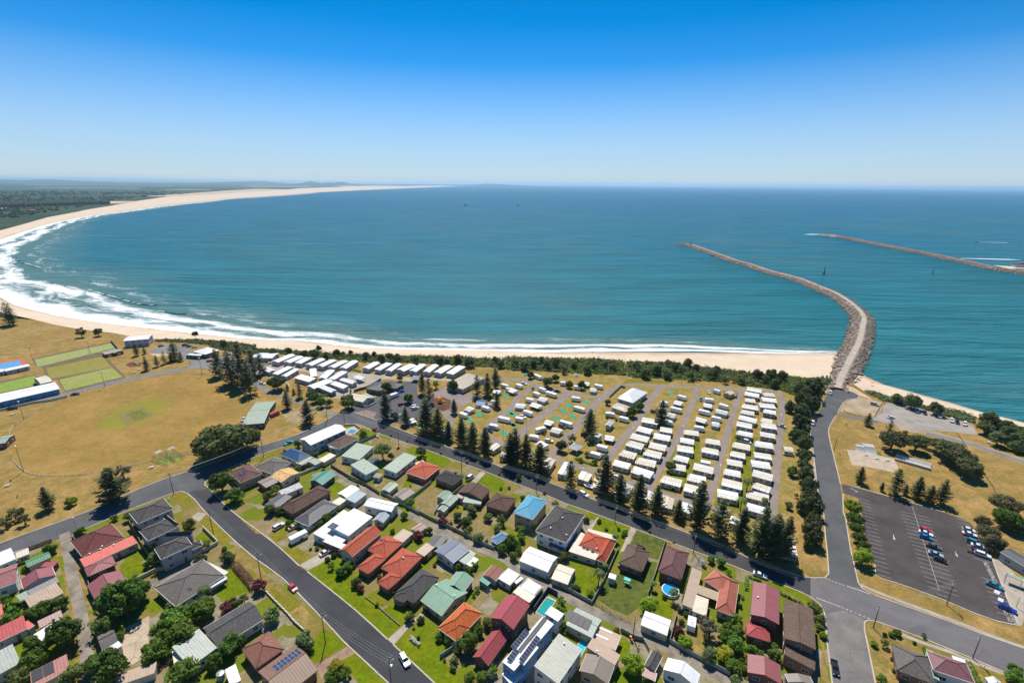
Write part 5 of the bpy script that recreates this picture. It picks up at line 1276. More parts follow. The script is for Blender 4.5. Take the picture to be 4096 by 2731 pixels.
FENCES = [
('paling',"weathered grey paling fence along the gravel lane's street side",[(-87.5,209.5),(-76.1,200.4),(-66.7,194.4),(-58.2,187.5)]),
('steel','green steel fence from motel lane to main street',[(-91.6,211.4),(-82.5,229.5),(-73.6,240.2)]),
('wall','cream boundary wall round the yellow and blue houses',[(-99.4,201.8),(-93.8,208)]),
('steel',"grey fence beside the orange house's driveway",[(-45.1,181.8),(-36.6,196.6)]),
('steel','white-grey fence along lane below sage sheds',[(-57.7,188.3),(-46.2,179.9),(-38,173.8)]),
('steel','dark fence between the two brown-roofed houses',[(-31.7,173.9),(-29.9,180.5),(-21.3,194.3)]),
('steel',"long pale fence on the lane's upper side",[(-39.3,175.5),(-34,171.7),(-18.7,161.9),(-10.6,156.2),(-5.9,153.6)]),
('steel','fence around shrub yard behind blue shed',[(-10.2,156.2),(-8.6,158.3)]),
('paling','brown paling fence across dry backyard',[(-22.3,163.5),(-19.3,168.8)]),
('steel','grey fence running down past the first shed to lane',[(41.1,154.2),(32.6,137.8),(27.3,128.8)]),
('steel','lane fence below the white barn garage',[(12.1,139.8),(17.7,135.6),(27.3,128.6)]),
('wire','low wire fence at the bottom of the swing-set yard',[(28.3,128.4),(32.5,125),(38.7,121.3)]),
('steel','fence between swing yard and blue pool yard',[(60.5,159),(53,144.1),(46.9,132.7)]),
('steel','dark fence along the lane by the caravan yard',[(48.6,114.6),(55.2,109.5),(62.6,104.2)]),
('steel','pale zigzag fence beside the lime tree yard',[(34.7,118.3),(38.1,115.8),(40.6,115.1),(41.6,111.3)]),
('steel','fence between white garage and caravan yard',[(53.8,124.4),(48.8,114.8)]),
('brick_wall','low brick fence with piers below the flowering bush',[(-82.9,132.8),(-78,128.9),(-71,123.4),(-67.7,120.5),(-63.4,117.4)]),
('low_wall','dark timber retaining wall along front lawns',[(-48.2,130.6),(-42.1,126.1),(-34.3,119.7)]),
('steel','fence right of the orange-tiled house',[(-20.1,108.7),(-16.8,111.4)]),
('steel','green fence between dark red house and townhouses',[(-155.4,168.2),(-144.8,158.6),(-132.7,147.9)]),
('steel','fence on lane side of the dark red house',[(-169.6,158.6),(-157.2,147.3)]),
('steel','lane fence beside maroon garage',[(-147.7,138.5),(-134.3,125.2)]),
('wall','pale wall below the backyard lawn of the dark red house',[(-130.1,135.3),(-125.5,141.1),(-122,142.2)]),
('wall','white front wall of the townhouse corner lawn',[(-122.5,164),(-111.5,155.4),(-114.3,150.7)]),
('wall',"tan wall in front of the townhouses' driveway",[(-119,145.4),(-114.7,150.7)]),
('paling','dark fence along the cross street at left',[(-179.6,151),(-175.1,155.7)]),
('steel','fence along slab yard and gravel lane',[(-124,113.7),(-119.9,109.4)]),
('brick_wall','white wall around the pool behind the long building',[(-94.6,252.5),(-89,252.6),(-84,248.1),(-85.3,242.4)]),
('curved_wall',"curved pale wall below the manager's cottage",[(-94.8,279.3),(-90.2,276.3),(-86.9,278.7),(-84.8,283.5)]),
('timber','dark timber screen fence above the cottage',[(-104,299.3),(-100.8,302.9),(-96.5,305.8),(-91.5,320.4)]),
('wire',"chain-link fence of the park along the main street's west end",[(-66.4,257.1),(-52.8,248.1),(-38.3,240.9)]),
('wire',"chain-link fence of the park along the main street's middle",[(0.6,207.2),(17.6,202.9),(25,198.5)]),
('wire',"chain-link fence of the park along the main street's east end",[(54.6,180.3),(68.3,171.9),(73.5,168.5)]),
('rail','low white rail fence round the oval, seaward part',[(-277.7,300.5),(-274.3,310),(-261.6,323.2),(-245.7,328.3),(-222.4,328.4),(-206.6,322.6),(-188.6,309.2),(-171.3,291.6),(-165.2,281.7)]),
('rail','low white rail fence round the oval, street part',[(-159.8,255.9),(-161.6,238.5),(-161.2,222.5),(-175.2,214.4),(-184.5,208.8),(-197.5,202),(-213.2,199.4),(-224.5,200.6),(-233.4,204.6),(-245.4,212.7)]),
('rail','low white rail fence round the oval, club part',[(-269.2,235.2),(-277.2,244.9),(-281.1,256.1),(-283.6,271.3),(-283,289),(-277.7,300.5)]),
('post_rail','timber post-and-rail fence beside the harbour beach',[(236.4,317.6),(237.8,304.6),(240.8,292.5),(247.1,287.7)]),
('post_rail',"timber fence along the gravel carpark's seaward edge",[(247.1,287.7),(259,280.8),(265.7,272.6),(272.1,262.7),(282.2,271.5)]),
('post_rail','low log rail round the grass island by turning circle',[(205.5,278.1),(205.6,275.1),(208.5,271.4),(214.2,270),(219.5,270.2),(238.9,290.8)]),
('post_rail','broken fence line across the lower reserve',[(251.4,249),(243.1,233.3)]),
('post_rail','chain fence line trailing down the reserve grass',[(230.3,210.2),(224,198.3),(217.9,189)]),
('pool_fence','dark blue walls around the rectangular pool',[(7.9,125.6),(13.1,134.1),(16.2,131.9)]),
('steel','dark fence round the amenities block yard',[(63.8,294.4),(74.8,311.8),(77.4,310)]),
('steel','fence around the bungalow in the sixth strip',[(143.7,307.8),(139.6,298.8),(146.8,295.5),(151.4,305.3)]),
('timber','dark edge fence behind the long bowling green',[(-344,401.4),(-323.2,381.6)]),
('wall','low stone wall west of the bowling club',[(-305.1,266.3),(-295.7,277.2),(-287.4,281.4),(-282.9,287.3)]),
]
HEDGES = [
('crimson bougainvillea hedge beside the grey-tiled house','flower_red',2.7,[(-99.4,144.5),(-93.9,139.8),(-89.2,135.9),(-86.3,133.1)]),
("dark bougainvillea shrub at hedge's street end",'darkred',2.5,[(-106,148.5),(-103.3,147.1)]),
('clipped green hedge at the main street driveway','green',1,[(83.6,140.6),(81.2,135.1)]),
('clipped low green hedge along the main street verge','green',0.7,[(84.4,141.1),(88.1,139.1)]),
("clipped hedge along the corner house's front lawn",'dkgreen',0.6,[(92.1,133.8),(97.3,128.9)]),
('clipped dark hedge beside the purple-roofed shop','green',1.5,[(133.8,108.3),(131.3,102.3)]),
('small clipped hedge left of the purple-roofed shop','green',0.7,[(124.6,113.5),(123.6,110.9)]),
('green hedge beside the brown corner house yard','green',1.1,[(80.3,114.5),(78.6,111.2)]),
('hedge along lane side of carport lawn','lime',0.7,[(23.1,110.9),(25.4,114.6)]),
('hedge strip beside maroon-roofed house fence','dkgreen',0.6,[(57.3,129.3),(65,143.9)]),
('pale hydrangea border along the front lawn','pale',0.9,[(-30.2,115.5),(-26.8,112.6)]),
('dark hedge along the motel lane fence','dkgreen',0.8,[(-75.8,199.6),(-66.5,194.1)]),
('green hedge below the dark patched shed','green',1.6,[(-108.4,186),(-102.6,193.5)]),
("hedge of shrubs inside the park's street garden",'green',1.2,[(32.4,218.9),(41.3,212.4)]),
('shrub border below the lower cabins','dkgreen',2.1,[(-130.7,292.4),(-114.7,292.8)]),
('shrub border between cabin rows','green',1.7,[(-118.1,340),(-110.4,335.8)]),
]
MATS = [
((161,143,0,1),47.8,286.8),
((161,162,1,3),36.1,282.4),
((161,162,0,3),31.6,274.2),
((161,162,2,3),37,267.3),
((161,144,0,1),26.3,265.1),
((161,24,6,7),1.5,254.5),
((161,141,0,1),105.8,302.6),
((161,24,5,7),1.1,269),
((161,24,1,7),-19.3,268.6),
((161,24,0,7),-24.2,260.1),
((161,24,3,7),-0.8,270.3),
((161,24,2,7),-4.1,245.3),
((161,23,0,1),-3.7,295.3),
((161,17,0,1),-52,252.4),
((161,24,4,7),0.7,255.8),
]
BAY_LINES = [
(154.9,188.03,158.71,185.96),
(153.69,185.66,157.48,183.6),
(152.48,183.3,156.24,181.24),
(151.26,180.93,155.01,178.89),
(150.05,178.56,153.77,176.53),
(148.83,176.19,152.54,174.18),
(147.62,173.82,151.3,171.82),
(146.41,171.45,150.07,169.46),
(145.19,169.09,148.83,167.11),
(143.98,166.72,147.6,164.75),
(142.76,164.35,146.36,162.39),
(141.55,161.98,145.13,160.04),
(140.34,159.61,143.89,157.68),
(139.12,157.25,142.66,155.33),
(137.91,154.88,141.42,152.97),
(136.69,152.51,140.19,150.61),
(135.48,150.14,138.95,148.26),
(134.27,147.77,137.72,145.9),
(133.05,145.41,136.48,143.54),
(131.84,143.04,135.25,141.19),
(166.74,179.33,176.05,175.13),
(165.55,177.02,174.75,172.81),
(164.36,174.72,173.45,170.49),
(163.17,172.41,172.15,168.17),
(161.99,170.1,170.85,165.85),
(160.8,167.79,169.55,163.53),
(159.61,165.48,168.25,161.21),
(158.42,163.17,166.95,158.88),
(157.23,160.87,165.65,156.56),
(156.04,158.56,164.35,154.24),
(154.86,156.25,163.05,151.92),
(153.67,153.94,161.75,149.6),
(152.48,151.63,160.44,147.28),
(151.29,149.33,159.14,144.96),
(150.1,147.02,157.84,142.64),
(148.91,144.71,156.54,140.32),
(147.73,142.4,155.24,138),
(146.54,140.09,153.94,135.68),
(145.35,137.78,152.64,133.36),
(188.26,177.1,191.87,174.8),
(186.94,174.82,190.58,172.46),
(185.63,172.53,189.28,170.13),
(184.31,170.25,187.99,167.79),
(183,167.96,186.69,165.46),
(181.68,165.68,185.4,163.12),
(180.37,163.39,184.1,160.79),
(179.05,161.11,182.81,158.45),
(177.74,158.82,181.51,156.12),
(176.42,156.53,180.21,153.78),
(175.1,154.25,178.92,151.45),
(173.79,151.96,177.62,149.11),
(167.9,142.05,172.18,139.59),
(166.73,139.92,170.97,137.45),
(165.56,137.78,169.76,135.3),
(164.39,135.64,168.55,133.16),
(163.23,133.5,167.34,131.02),
(162.06,131.37,166.13,128.87),
(160.89,129.23,164.92,126.73),
(159.72,127.09,163.71,124.59),
(174.6,182.44,148.2,136.27),
(146.07,134.58,148.55,132.89),
]
ROAD_LINES = [
(117.09,137.58,122.93,133.98),
(103.53,132.22,109.3,128.55),
(111.65,140.99,112.14,140.68),
(112.54,140.42,113.02,140.1),
(113.42,139.84,113.9,139.53),
(114.3,139.27,114.78,138.96),
(115.17,138.71,115.65,138.4),
(116.04,138.14,116.51,137.83),
(109.55,128.38,110.08,128),
(110.51,127.69,111.04,127.31),
(111.47,127,111.99,126.62),
(112.42,126.31,112.94,125.94),
(113.36,125.64,113.88,125.27),
(114.3,124.96,114.81,124.6),
(115.22,124.3,115.73,123.93),
]
ARROWS = [
(153.02,164.34,151.06,160.97),
(169.72,154.96,168.23,152.06),
(22,273.37,21.65,275.19),
(69.21,251.86,70.45,254.52),
(98.76,255.1,99.81,257.13),
(103.28,212.83,104.7,215.84),
(33.97,211.44,36.19,210.12),
(55.42,293.03,57.32,291.72),
(157.08,195.05,157.36,193.96),
(163.44,270.44,164.8,273.43),
]
LETTERS = [
('NO PARKING',176.28,149.76,171.3,140.58,1.9),
('NO',162.74,128.21,161.96,126.26,1.3),
('PARKING',163.96,127.79,162.9,125.21,1.3),
('NO',161.29,125.19,160.36,123.31,1.3),
('PARKING',162.39,124.87,161.38,122.38,1.3),
]
BAY_SQUARES = [
(167.06,136.02,167.83,134.85),
(165.16,132.63,166.01,131.59),
]
SPOTS = {'round_pool': (54.7,134),'swing': (40.7,137.4),'trampoline': (-67.7,214.3),'boat': (35.9,194),'container': (-140.3,263.7),'kayak': (-141,259.1),'playtower': (-45.1,284.4),'climbnet': (-43.7,279.7),'play2': (-284.4,348),'buoy_green': (502.8,792.5),'buoy_red': (691.2,807.9),'buoy_far': (746.9,1712.7),'ship_a': (-304.7,3261.6),'ship_b': (27.9,3254.1),'speedboat': (1219.7,1316.5),'motorbike': (175.1,154.4),'hoist_a': (-7.3,132),'hoist_b': (28.4,141.2),'hoist_c': (-63.5,192.8),'bench_a': (-271.8,330.4),'bench_b': (-272.8,335.8),'bench_c': (-173.3,207.3),'bench_d': (-293.3,261.9),'bench_e': (-227.1,191.4),'bench_f': (260.3,239.4),'toilet': (371,423.7),'bulk': (889.1,861.3),'tank_a': (-80.2,102),'person_a': (-214.7,183.2),'person_b': (194.7,258.4),'person_c': (92.5,388.4),'person_d': (66.6,385.4),'person_e': (-203.7,452.4),'person_f': (262.1,331),'umb': (254.2,322.8),'tent_a': (10.1,332.3),'tent_b': (46.6,332.2),'tent_c': (154.6,321.5),'beachtent': (-19.1,378.8),'person_g': (-209.8,418.2),'person_h': (-218.2,427.9),'lilac': (-6.8,130.2),'wreck': (406.4,993.2),'structure_a': (424.1,1181.6)}
RECTS = {'pool_a': [11.9,127.3,-122.7,7.1,2],'pool_deck': [12,127.4,-122.4,8.4,3.1],'pool_b': [21.4,112.3,56.9,5.8,1.5],'pool_b_deck': [21.5,112.2,53.8,8.1,1.9],'pool_c': [-88.4,245.1,-9.1,3.5,3.7],'pool_c_deck': [-89.4,245.7,40.5,7.8,8.7],'ramp_a': [188.2,229.4,-17.4,5.1,8.4],'ramp_b': [183.9,230.4,-29.4,3.9,5.8],'ramp_c': [202.3,218.2,-40.8,14.2,6.3],'net_a': [-171.6,213.3,67.6,3.2,11.7],'net_b': [-169,217.3,58.1,3,11],'net_base': [-180.2,222,65.1,2.1,4.8],'shade': [143.5,226.5,-12.5,4.6,4.5],'tent_blue': [-18.7,280.5,-13.9,6,7.8]}
PHRASES = ['first strip of statics, lane side','first strip of statics, seaward-right side','second strip of statics, left side','second strip of statics, right side','third strip of statics, left side','third strip of statics, right side','grass strip left of the first park lane','strip between the first and second lanes','strip between the second and third lanes','grass below the coastal scrub','garden sites under the white amenities block','strip between the fourth and fifth lanes','strip between the fifth and sixth lanes','white caravan on the driveway by the dark grey house','white caravan stored in the dry yard by the garage','white caravan parked outside the dark reception office','tall dark Norfolk pine','the holiday-park carpark','mid-sized dark Norfolk pine','the main street','the playground','the black-tiled brick house','the dark brown gable house','the big tan-roofed amenity hall','the first park lane','the sage-roofed scout hall','the long white two-storey gable building','small dark Norfolk pine','the lower cabins',"the cream-roofed manager's cottage",'the white hipped beach kiosk','the sports oval','the sage-roofed shed at end','the bowling greens','the blue-grey two-storey tank shed','the grey-white pyramid barbecue shelter','the fourth park lane','the asphalt carpark','the lower reserve','the harbour road','the gravel carpark','the surf club','huge spreading fig tree','the maroon and white hipped house','the cross street','broad layered old pine','sparse grey-green scraggly tree','bright lime-green rounded tree','dusky she-oak with wispy crown','the white flat-roofed house','dark green bushy tree','dense deep-green tree','the dark grey gable shed','the maroon gable garage','the large weathered grey-tiled house','olive-green leafy tree','the tan flat-roofed garage','the gravel lane','the white metal carport','the pink-streaked rusty shed','the long tan skillion garage','the long red metal-roofed house','mid-green leafy tree','the pink metal-roofed house','the large sage metal-roofed house','the salmon roof corner','the grey-tiled house with sage extension and','the slab yard','mid-green leafy shrub tree','reddish-purple leafed shrub','palm tree with arching fronds','olive-green leafy shrub tree','the grey-tiled two-storey townhouse','yellow-green shrub','the dark red tiled house','the green gable shed','pale flowering shrub','the brown-roofed house with a long solar','the rust-mottled terracotta house','the left street','the big white flat-roofed house','the dark grey hipped house','the long red-tiled house','the red-tiled L-shaped house','dark green bushy bush','the tan gable garage','the smallest sage shed','the pale blue-grey gable shed','the flat tan garage','the dark grey tiled house','the large pale green metal-roofed house','the bright orange-tiled hipped house','the long low crimson gable house','olive-green leafy bush','the back lane','the blue steel garden shed','the dark brown hipped house','the teal tarpaulin-covered shed','the blue-grey metal-roofed house','the crimson two-storey gable house','the cyan hipped two-storey house','the large white barn-like garage','the charcoal-tiled two-storey house','the red-tiled house wrapped','bright lime-green rounded bush','the white flat granny flat','the maroon hipped house','the cream gable garage','the sage gable shed','mid-green leafy bush','the white lane-side garage','the small weathered grey gable shed','the brown and white striped carport','dense deep-green bush','dark maroon round tree','the maroon-roofed house at the bottom','pale silvery shrub','the white patched shed','the brown flat-tiled two-storey house','the weathered grey-tiled corner house','the purple-roofed corner shop','the white gable roof','dark broad bushy pine','brownish-green tangled tree','the glass-green roofed building edge','the turning circle','the easternmost park lane','the skate park','wind-bent grey-green coastal tree','the harbour beach','the seaward cabins','the dark-roofed reception office','the dark flat shelter','the brown-tiled house next to the long','open-crowned eucalypt','the sage-roofed motel wing','the taupe gable garage','the red and white striped pergola','the dark shed topped','the brown-tiled hipped house','the beach','the top park lane','the beach path','the bright white hipped amenities block','the second park lane','the fifth park lane','the small grey cabin shed','the sixth park lane','the pale two-storey surf club','the salmon flat-roofed extension','the small sage awning shed','the sage flat shed','the house half grey tile','the dark and white twin-pitch shed','the larger sage gable shed','timber power pole with crossarm','grey street light pole','the park entrance','tall floodlight pole','the beach kiosk','the white low clubhouse','turquoise ground mat','the third park lane']

# ---------------------------------------------------------------- helpers
def tag(o,label=None,cat=None,group=None,kind=None):
 if label: o['label'] = label
 if cat: o['category'] = cat
 if group: o['group'] = group
 if kind: o['kind'] = kind
 return o
def link(name,me,parent=None,loc=None,rz=None,sc=None):
 o = bpy.data.objects.new(name,me); C.objects.link(o)
 if parent: o.parent = parent
 if loc is not None: o.location = loc
 if rz is not None: o.rotation_euler[2] = rz
 if sc is not None: o.scale = sc if isinstance(sc,(tuple,list)) else (sc,sc,sc)
 return o
def empty(name,loc=(0,0,0),rz=0.0,sc=None):
 o = link(name,None,None,loc,rz,sc); o.empty_display_size = 0.5
 return o
class MB:
 def __init__(s): s.v = []; s.f = []; s.uv = []
 def face(s,pts,uv=None):
  n = len(s.v); s.v += [tuple(p) for p in pts]; s.f.append(tuple(range(n,n + len(pts))))
  s.uv.append(uv if uv else [(0,0)] * len(pts)); return s
 def box(s,x0,x1,y0,y1,z0,z1):
  p = [(x0,y0,z0),(x1,y0,z0),(x1,y1,z0),(x0,y1,z0),(x0,y0,z1),(x1,y0,z1),(x1,y1,z1),(x0,y1,z1)]
  for q in ((0,3,2,1),(4,5,6,7),(0,1,5,4),(1,2,6,5),(2,3,7,6),(3,0,4,7)):
   a = [p[i] for i in q]
   if q[0] == 0 and q[1] == 3 or q[0] == 4: uv = [(c[0],c[1]) for c in a]
   elif q in ((0,1,5,4),(2,3,7,6)): uv = [(c[0],c[2]) for c in a]
   else: uv = [(c[1],c[2]) for c in a]
   s.face(a,uv)
  return s
 def prism(s, prof, y0, y1):          # profile in xz swept along y
  n = len(prof)
  s.face([(x,y0,z) for x,z in prof]); s.face([(x,y1,z) for x,z in reversed(prof)])
  for i in range(n):
   (ax,az),(bx,bz) = prof[i],prof[(i + 1) % n]
   s.face([(ax,y1,az),(bx,y1,bz),(bx,y0,bz),(ax,y0,az)])
  return s
 def tube(s,pts,rad,n=6,caps=True):
  pts = [Vector(p) for p in pts]; rads = rad if isinstance(rad,(list,tuple)) else [rad] * len(pts)
  rings = []
  for i,p in enumerate(pts):
   d = (pts[min(i + 1,len(pts) - 1)] - pts[max(i - 1,0)]).normalized()
   a = d.cross(Vector((0,0,1)) if abs(d.z) < .9 else Vector((1,0,0))).normalized(); b = d.cross(a)
   rings.append([p + (a * math.cos(2 * math.pi * k / n) + b * math.sin(2 * math.pi * k / n)) * rads[i] for k in range(n)])
  for i in range(len(rings) - 1):
   for k in range(n): s.face([rings[i][k],rings[i][(k + 1) % n],rings[i + 1][(k + 1) % n],rings[i + 1][k]])
  if caps: s.face(rings[0]); s.face(list(reversed(rings[-1])))
  return s
 def blob(s,c,r,seg=6,rows=3,jit=.15):
  rng = random.Random(int(c[0] * 31 + c[1] * 17 + c[2] * 7)); g = []
  rr = r if isinstance(r,(tuple,list)) else (r,r,r)
  for i in range(rows + 1):
   t = math.pi * i / rows
   g.append([(c[0] + rr[0] * math.sin(t) * math.cos(2 * math.pi * k / seg) * (1 + rng.uniform(-jit,jit)),c[1] + rr[1] * math.sin(t) * math.sin(2 * math.pi * k / seg) * (1 + rng.uniform(-jit,jit)),c[2] + rr[2] * math.cos(t)) for k in range(seg)])
  for i in range(rows):
   for k in range(seg):
    a,b,d,e = g[i][k],g[i + 1][k],g[i + 1][(k + 1) % seg],g[i][(k + 1) % seg]
    s.face([a,b,d] if i == 0 else [a,b,e] if i == rows - 1 else [a,b,d,e])
  return s
 def mesh(s,name,m=None,smooth=False):
  me = bpy.data.meshes.new(name); me.from_pydata(s.v,[],s.f)
  ul = me.uv_layers.new(name='UVMap'); flat = [c for u in s.uv for p in u for c in p]
  ul.data.foreach_set('uv',flat)
  if m: me.materials.append(m)
  if smooth: me.polygons.foreach_set('use_smooth',[True] * len(me.polygons))
  return me
 def build(s,name,m,parent=None,loc=None,rz=None,smooth=False):
  return link(name,s.mesh(name,m,smooth),parent,loc,rz)
def own_mat(o, m):                       # shared mesh, own material
 if not o.material_slots: return o
 o.material_slots[0].link = 'OBJECT'; o.material_slots[0].material = m
 return o

# ---------------------------------------------------------------- materials
class NT:
 def __init__(s,name,rough=.8,spec=.3,metal=0.0):
  s.m = bpy.data.materials.new(name); s.m.use_nodes = True; s.t = s.m.node_tree
  s.b = s.t.nodes['Principled BSDF']; s.b.inputs['Roughness'].default_value = rough
  s.b.inputs['Specular IOR Level'].default_value = spec; s.b.inputs['Metallic'].default_value = metal
  s.pos = None
 def n(s,k,**kw):
  q = s.t.nodes.new(k)
  for a,b in kw.items(): setattr(q,a,b)
  return q
 def l(s,a,b): s.t.links.new(a,b); return s
 def P(s):
  if not s.pos: s.pos = s.n('ShaderNodeNewGeometry').outputs['Position']
  return s.pos
 def O(s): return s.n('ShaderNodeTexCoord').outputs['Object']
 def UV(s): return s.n('ShaderNodeTexCoord').outputs['UV']
 def noise(s,scale,det=3,rough=.6,vec=None,dist=0):
  q = s.n('ShaderNodeTexNoise'); q.inputs['Scale'].default_value = scale; q.inputs['Detail'].default_value = det
  q.inputs['Roughness'].default_value = rough; q.inputs['Distortion'].default_value = dist
  s.l(vec or s.P(),q.inputs['Vector']); return q.outputs['Fac']
 def ramp(s,f,stops):
  q = s.n('ShaderNodeValToRGB'); e = q.color_ramp.elements
  while len(e) < len(stops): e.new(.5)
  for i,(p,c) in enumerate(stops):
   e[i].position = p; e[i].color = (c,c,c,1) if isinstance(c,(int,float)) else (*c,1)
  s.l(f,q.inputs[0]); return q.outputs[0]
 def mix(s,f,a,b,mode='MIX'):
  q = s.n('ShaderNodeMix',data_type='RGBA',blend_type=mode)
  for v,i in ((f,q.inputs[0]),(a,q.inputs[6]),(b,q.inputs[7])):
   if isinstance(v,(int,float)) and i == q.inputs[0]: i.default_value = v
   elif isinstance(v,(int,float)): i.default_value = (v,v,v,1)
   elif isinstance(v,tuple): i.default_value = (*v,1)
   else: s.l(v,i)
  return q.outputs[2]
 def math(s,op,a,b=0.0,c=None):
  q = s.n('ShaderNodeMath',operation=op)
  for v,i in ((a,q.inputs[0]),(b,q.inputs[1])) + (((c,q.inputs[2]),) if c is not None else ()):
   if isinstance(v,(int,float)): i.default_value = v
   else: s.l(v,i)
  return q.outputs[0]
 def xyz(s,v): q = s.n('ShaderNodeSeparateXYZ'); s.l(v,q.inputs[0]); return q.outputs
 def bump(s,h,st=.3,d=.1):
  q = s.n('ShaderNodeBump'); q.inputs['Strength'].default_value = st; q.inputs['Distance'].default_value = d
  s.l(h,q.inputs['Height']); s.l(q.outputs[0],s.b.inputs['Normal']); return s
 def col(s,c):
  if isinstance(c,tuple): s.b.inputs['Base Color'].default_value = (*c,1)
  else: s.l(c,s.b.inputs['Base Color'])
  return s.m
 def rnd(s): return s.n('ShaderNodeObjectInfo').outputs['Random']

def sc3(c,k): return tuple(min(1,x * k) for x in c)
def plain(name,c,rough=.6,spec=.4,var=.12,scale=1.5,metal=0.0):
 t = NT(name,rough,spec,metal); f = t.noise(scale,3,.6,t.O())
 return t.col(t.mix(t.ramp(f,[(.3,0.0),(.7,1.0)]),sc3(c,1 - var),sc3(c,1 + var)))
def turf(name,c1,c2,c3,s1=.06,s2=.25,th=.5,fine=.3):
 t = NT(name,.95,.1)
 a = t.ramp(t.noise(s1,5,.65),[(th - .12,0.0),(th + .12,1.0)])
 b = t.ramp(t.noise(s2,5,.7),[(.42,0.0),(.66,1.0)])
 c = t.mix(a,c1,c2); c = t.mix(t.math('MULTIPLY',b,.75),c,c3)
 g = t.noise(1.7,4,.75); g2 = t.noise(.9,2,.5)
 c = t.mix(1.0,c,t.ramp(g,[(.25,1 - fine),(.75,1 + fine * .55)]),'MULTIPLY')
 c = t.mix(.7,c,t.ramp(g2,[(.3,.74),(.7,1.14)]),'MULTIPLY'); c = t.mix(.6,c,t.ramp(t.noise(.22,6,.75),[(.35,.72),(.65,1.12)]),'MULTIPLY')
 t.bump(g,.6,.12); return t.col(c)
def paved(name,c,crack=.25,s=.15,stain=.25):
 t = NT(name,.9,.25); a = t.noise(s,5,.65); g = t.noise(2.2,4,.8)
 x = t.mix(t.ramp(a,[(.35,0.0),(.65,1.0)]),sc3(c,1 - stain),sc3(c,1 + stain))
 x = t.mix(1.0,x,t.ramp(g,[(.3,.85),(.7,1.12)]),'MULTIPLY')
 v = t.n('ShaderNodeTexVoronoi',feature='DISTANCE_TO_EDGE'); v.inputs['Scale'].default_value = .12
 t.l(t.mix(.25,t.P(),t.noise(.4,2)),v.inputs['Vector'])
 x = t.mix(t.math('MULTIPLY',t.ramp(v.outputs['Distance'],[(0.0,1.0),(.012,0.0)]),crack),x,sc3(c,.45))
 t.bump(g,.25,.03); return t.col(x)
G = {}
OVAL_C = (-223.7,265.1)
DRY1,DRY2,GRN,LUSH,DIRT = (.44,.275,.098),(.335,.21,.06),(.13,.155,.022),(.10,.175,.012),(.33,.23,.12)
G['grass_dry'] = turf('dry_grass',DRY1,DRY2,(.21,.175,.045),.04,.16)
G['grass_dry2'] = turf('verge_grass',DRY1,(.25,.19,.05),(.16,.16,.03),.09,.3)
G['grass_dry3'] = turf('park_grass',(.37,.245,.07),(.24,.205,.035),(.41,.28,.12),.07,.22)
G['oval_grass'] = turf('oval_grass',(.47,.295,.11),(.38,.25,.08),(.29,.235,.06),.035,.11)
G['grass_olive'] = turf('olive_grass',(.21,.19,.015),(.30,.21,.04),(.15,.18,.008),.15,.5)
G['grass_green'] = turf('green_grass',(.14,.17,.025),(.20,.18,.03),(.10,.15,.015),.1,.4)
G['grass_green2'] = turf('site_grass',(.18,.20,.012),(.28,.21,.035),(.14,.18,.01),.16,.5)
G['grass_lush'] = turf('lush_lawn',(.15,.205,.004),(.20,.215,.005),(.095,.155,.004),.12,.5,.5,.22)
G['grass_dark'] = turf('patchy_lawn',(.055,.10,.018),(.10,.14,.02),(.20,.17,.05),.14,.5)
G['asphalt_dark'] = paved('asphalt_dark',(.056,.056,.061),.35,.08,.18)
G['asphalt_dark2'] = paved('asphalt_carpark',(.074,.063,.06),.5,.06,.28)
G['asphalt_grey'] = paved('asphalt_grey',(.10,.10,.104),.3,.1,.16)
G['asphalt_worn'] = paved('asphalt_worn',(.15,.14,.14),.35,.07,.14)
G['asphalt_worn2'] = paved('asphalt_patched',(.19,.175,.165),.6,.12,.2)
G['asphalt_pale'] = paved('asphalt_pale',(.21,.195,.18),.3,.1,.15)
G['lane_gravel'] = paved('lane_gravel',(.24,.205,.165),.1,.2,.35)
G['lane_pink'] = paved('park_lane_bitumen',(.25,.205,.185),.2,.12,.12)
G['lane_pale'] = paved('cabin_drive',(.37,.32,.26),.1,.15,.15)
G['pave_pink'] = paved('pink_pavers',(.27,.18,.16),.1,.2,.12)
G['brick_paving'] = paved('brick_paving',(.30,.20,.14),.4,.3,.25)
G['concrete'] = paved('concrete',(.40,.34,.27),.3,.2,.16)
G['concrete_tan'] = paved('weathered_slab',(.47,.37,.27),.8,.3,.14)
G['gravel_grey'] = paved('gravel_grey',(.32,.285,.25),.05,.12,.18)
G['gravel_tan'] = paved('gravel_tan',(.37,.28,.18),.05,.12,.25)
G['gravel_tan2'] = paved('gravel_track',(.34,.26,.17),.05,.1,.25)
G['breakwater_path'] = paved('breakwater_path',(.42,.36,.29),.1,.1,.12)
G['dirt_dry'] = turf('dry_soil',DIRT,(.28,.20,.08),(.20,.17,.05),.2,.5)
G['dirt_pale'] = turf('pale_soil',(.42,.31,.19),(.33,.23,.11),(.38,.28,.16),.1,.3)
G['dirt_dark'] = turf('edge_soil',(.20,.14,.09),(.15,.12,.07),(.25,.19,.12),.2,.6)
G['mulch'] = turf('bark_mulch',(.16,.08,.045),(.12,.06,.035),(.2,.11,.06),.4,1)
G['sand'] = turf('path_sand',(.62,.46,.29),(.55,.40,.24),(.66,.50,.33),.1,.4,.5,.12)
G['bowl_pale'] = turf('bowling_green_pale',(.33,.36,.13),(.29,.34,.10),(.36,.37,.17),.04,.2,.5,.1)
G['bowl_olive'] = turf('bowling_green_olive',(.29,.26,.06),(.26,.25,.045),(.31,.25,.09),.04,.2,.5,.1)
G['bowl_lime'] = turf('bowling_green_lime',(.32,.34,.09),(.29,.32,.08),(.34,.33,.12),.04,.2,.5,.1)
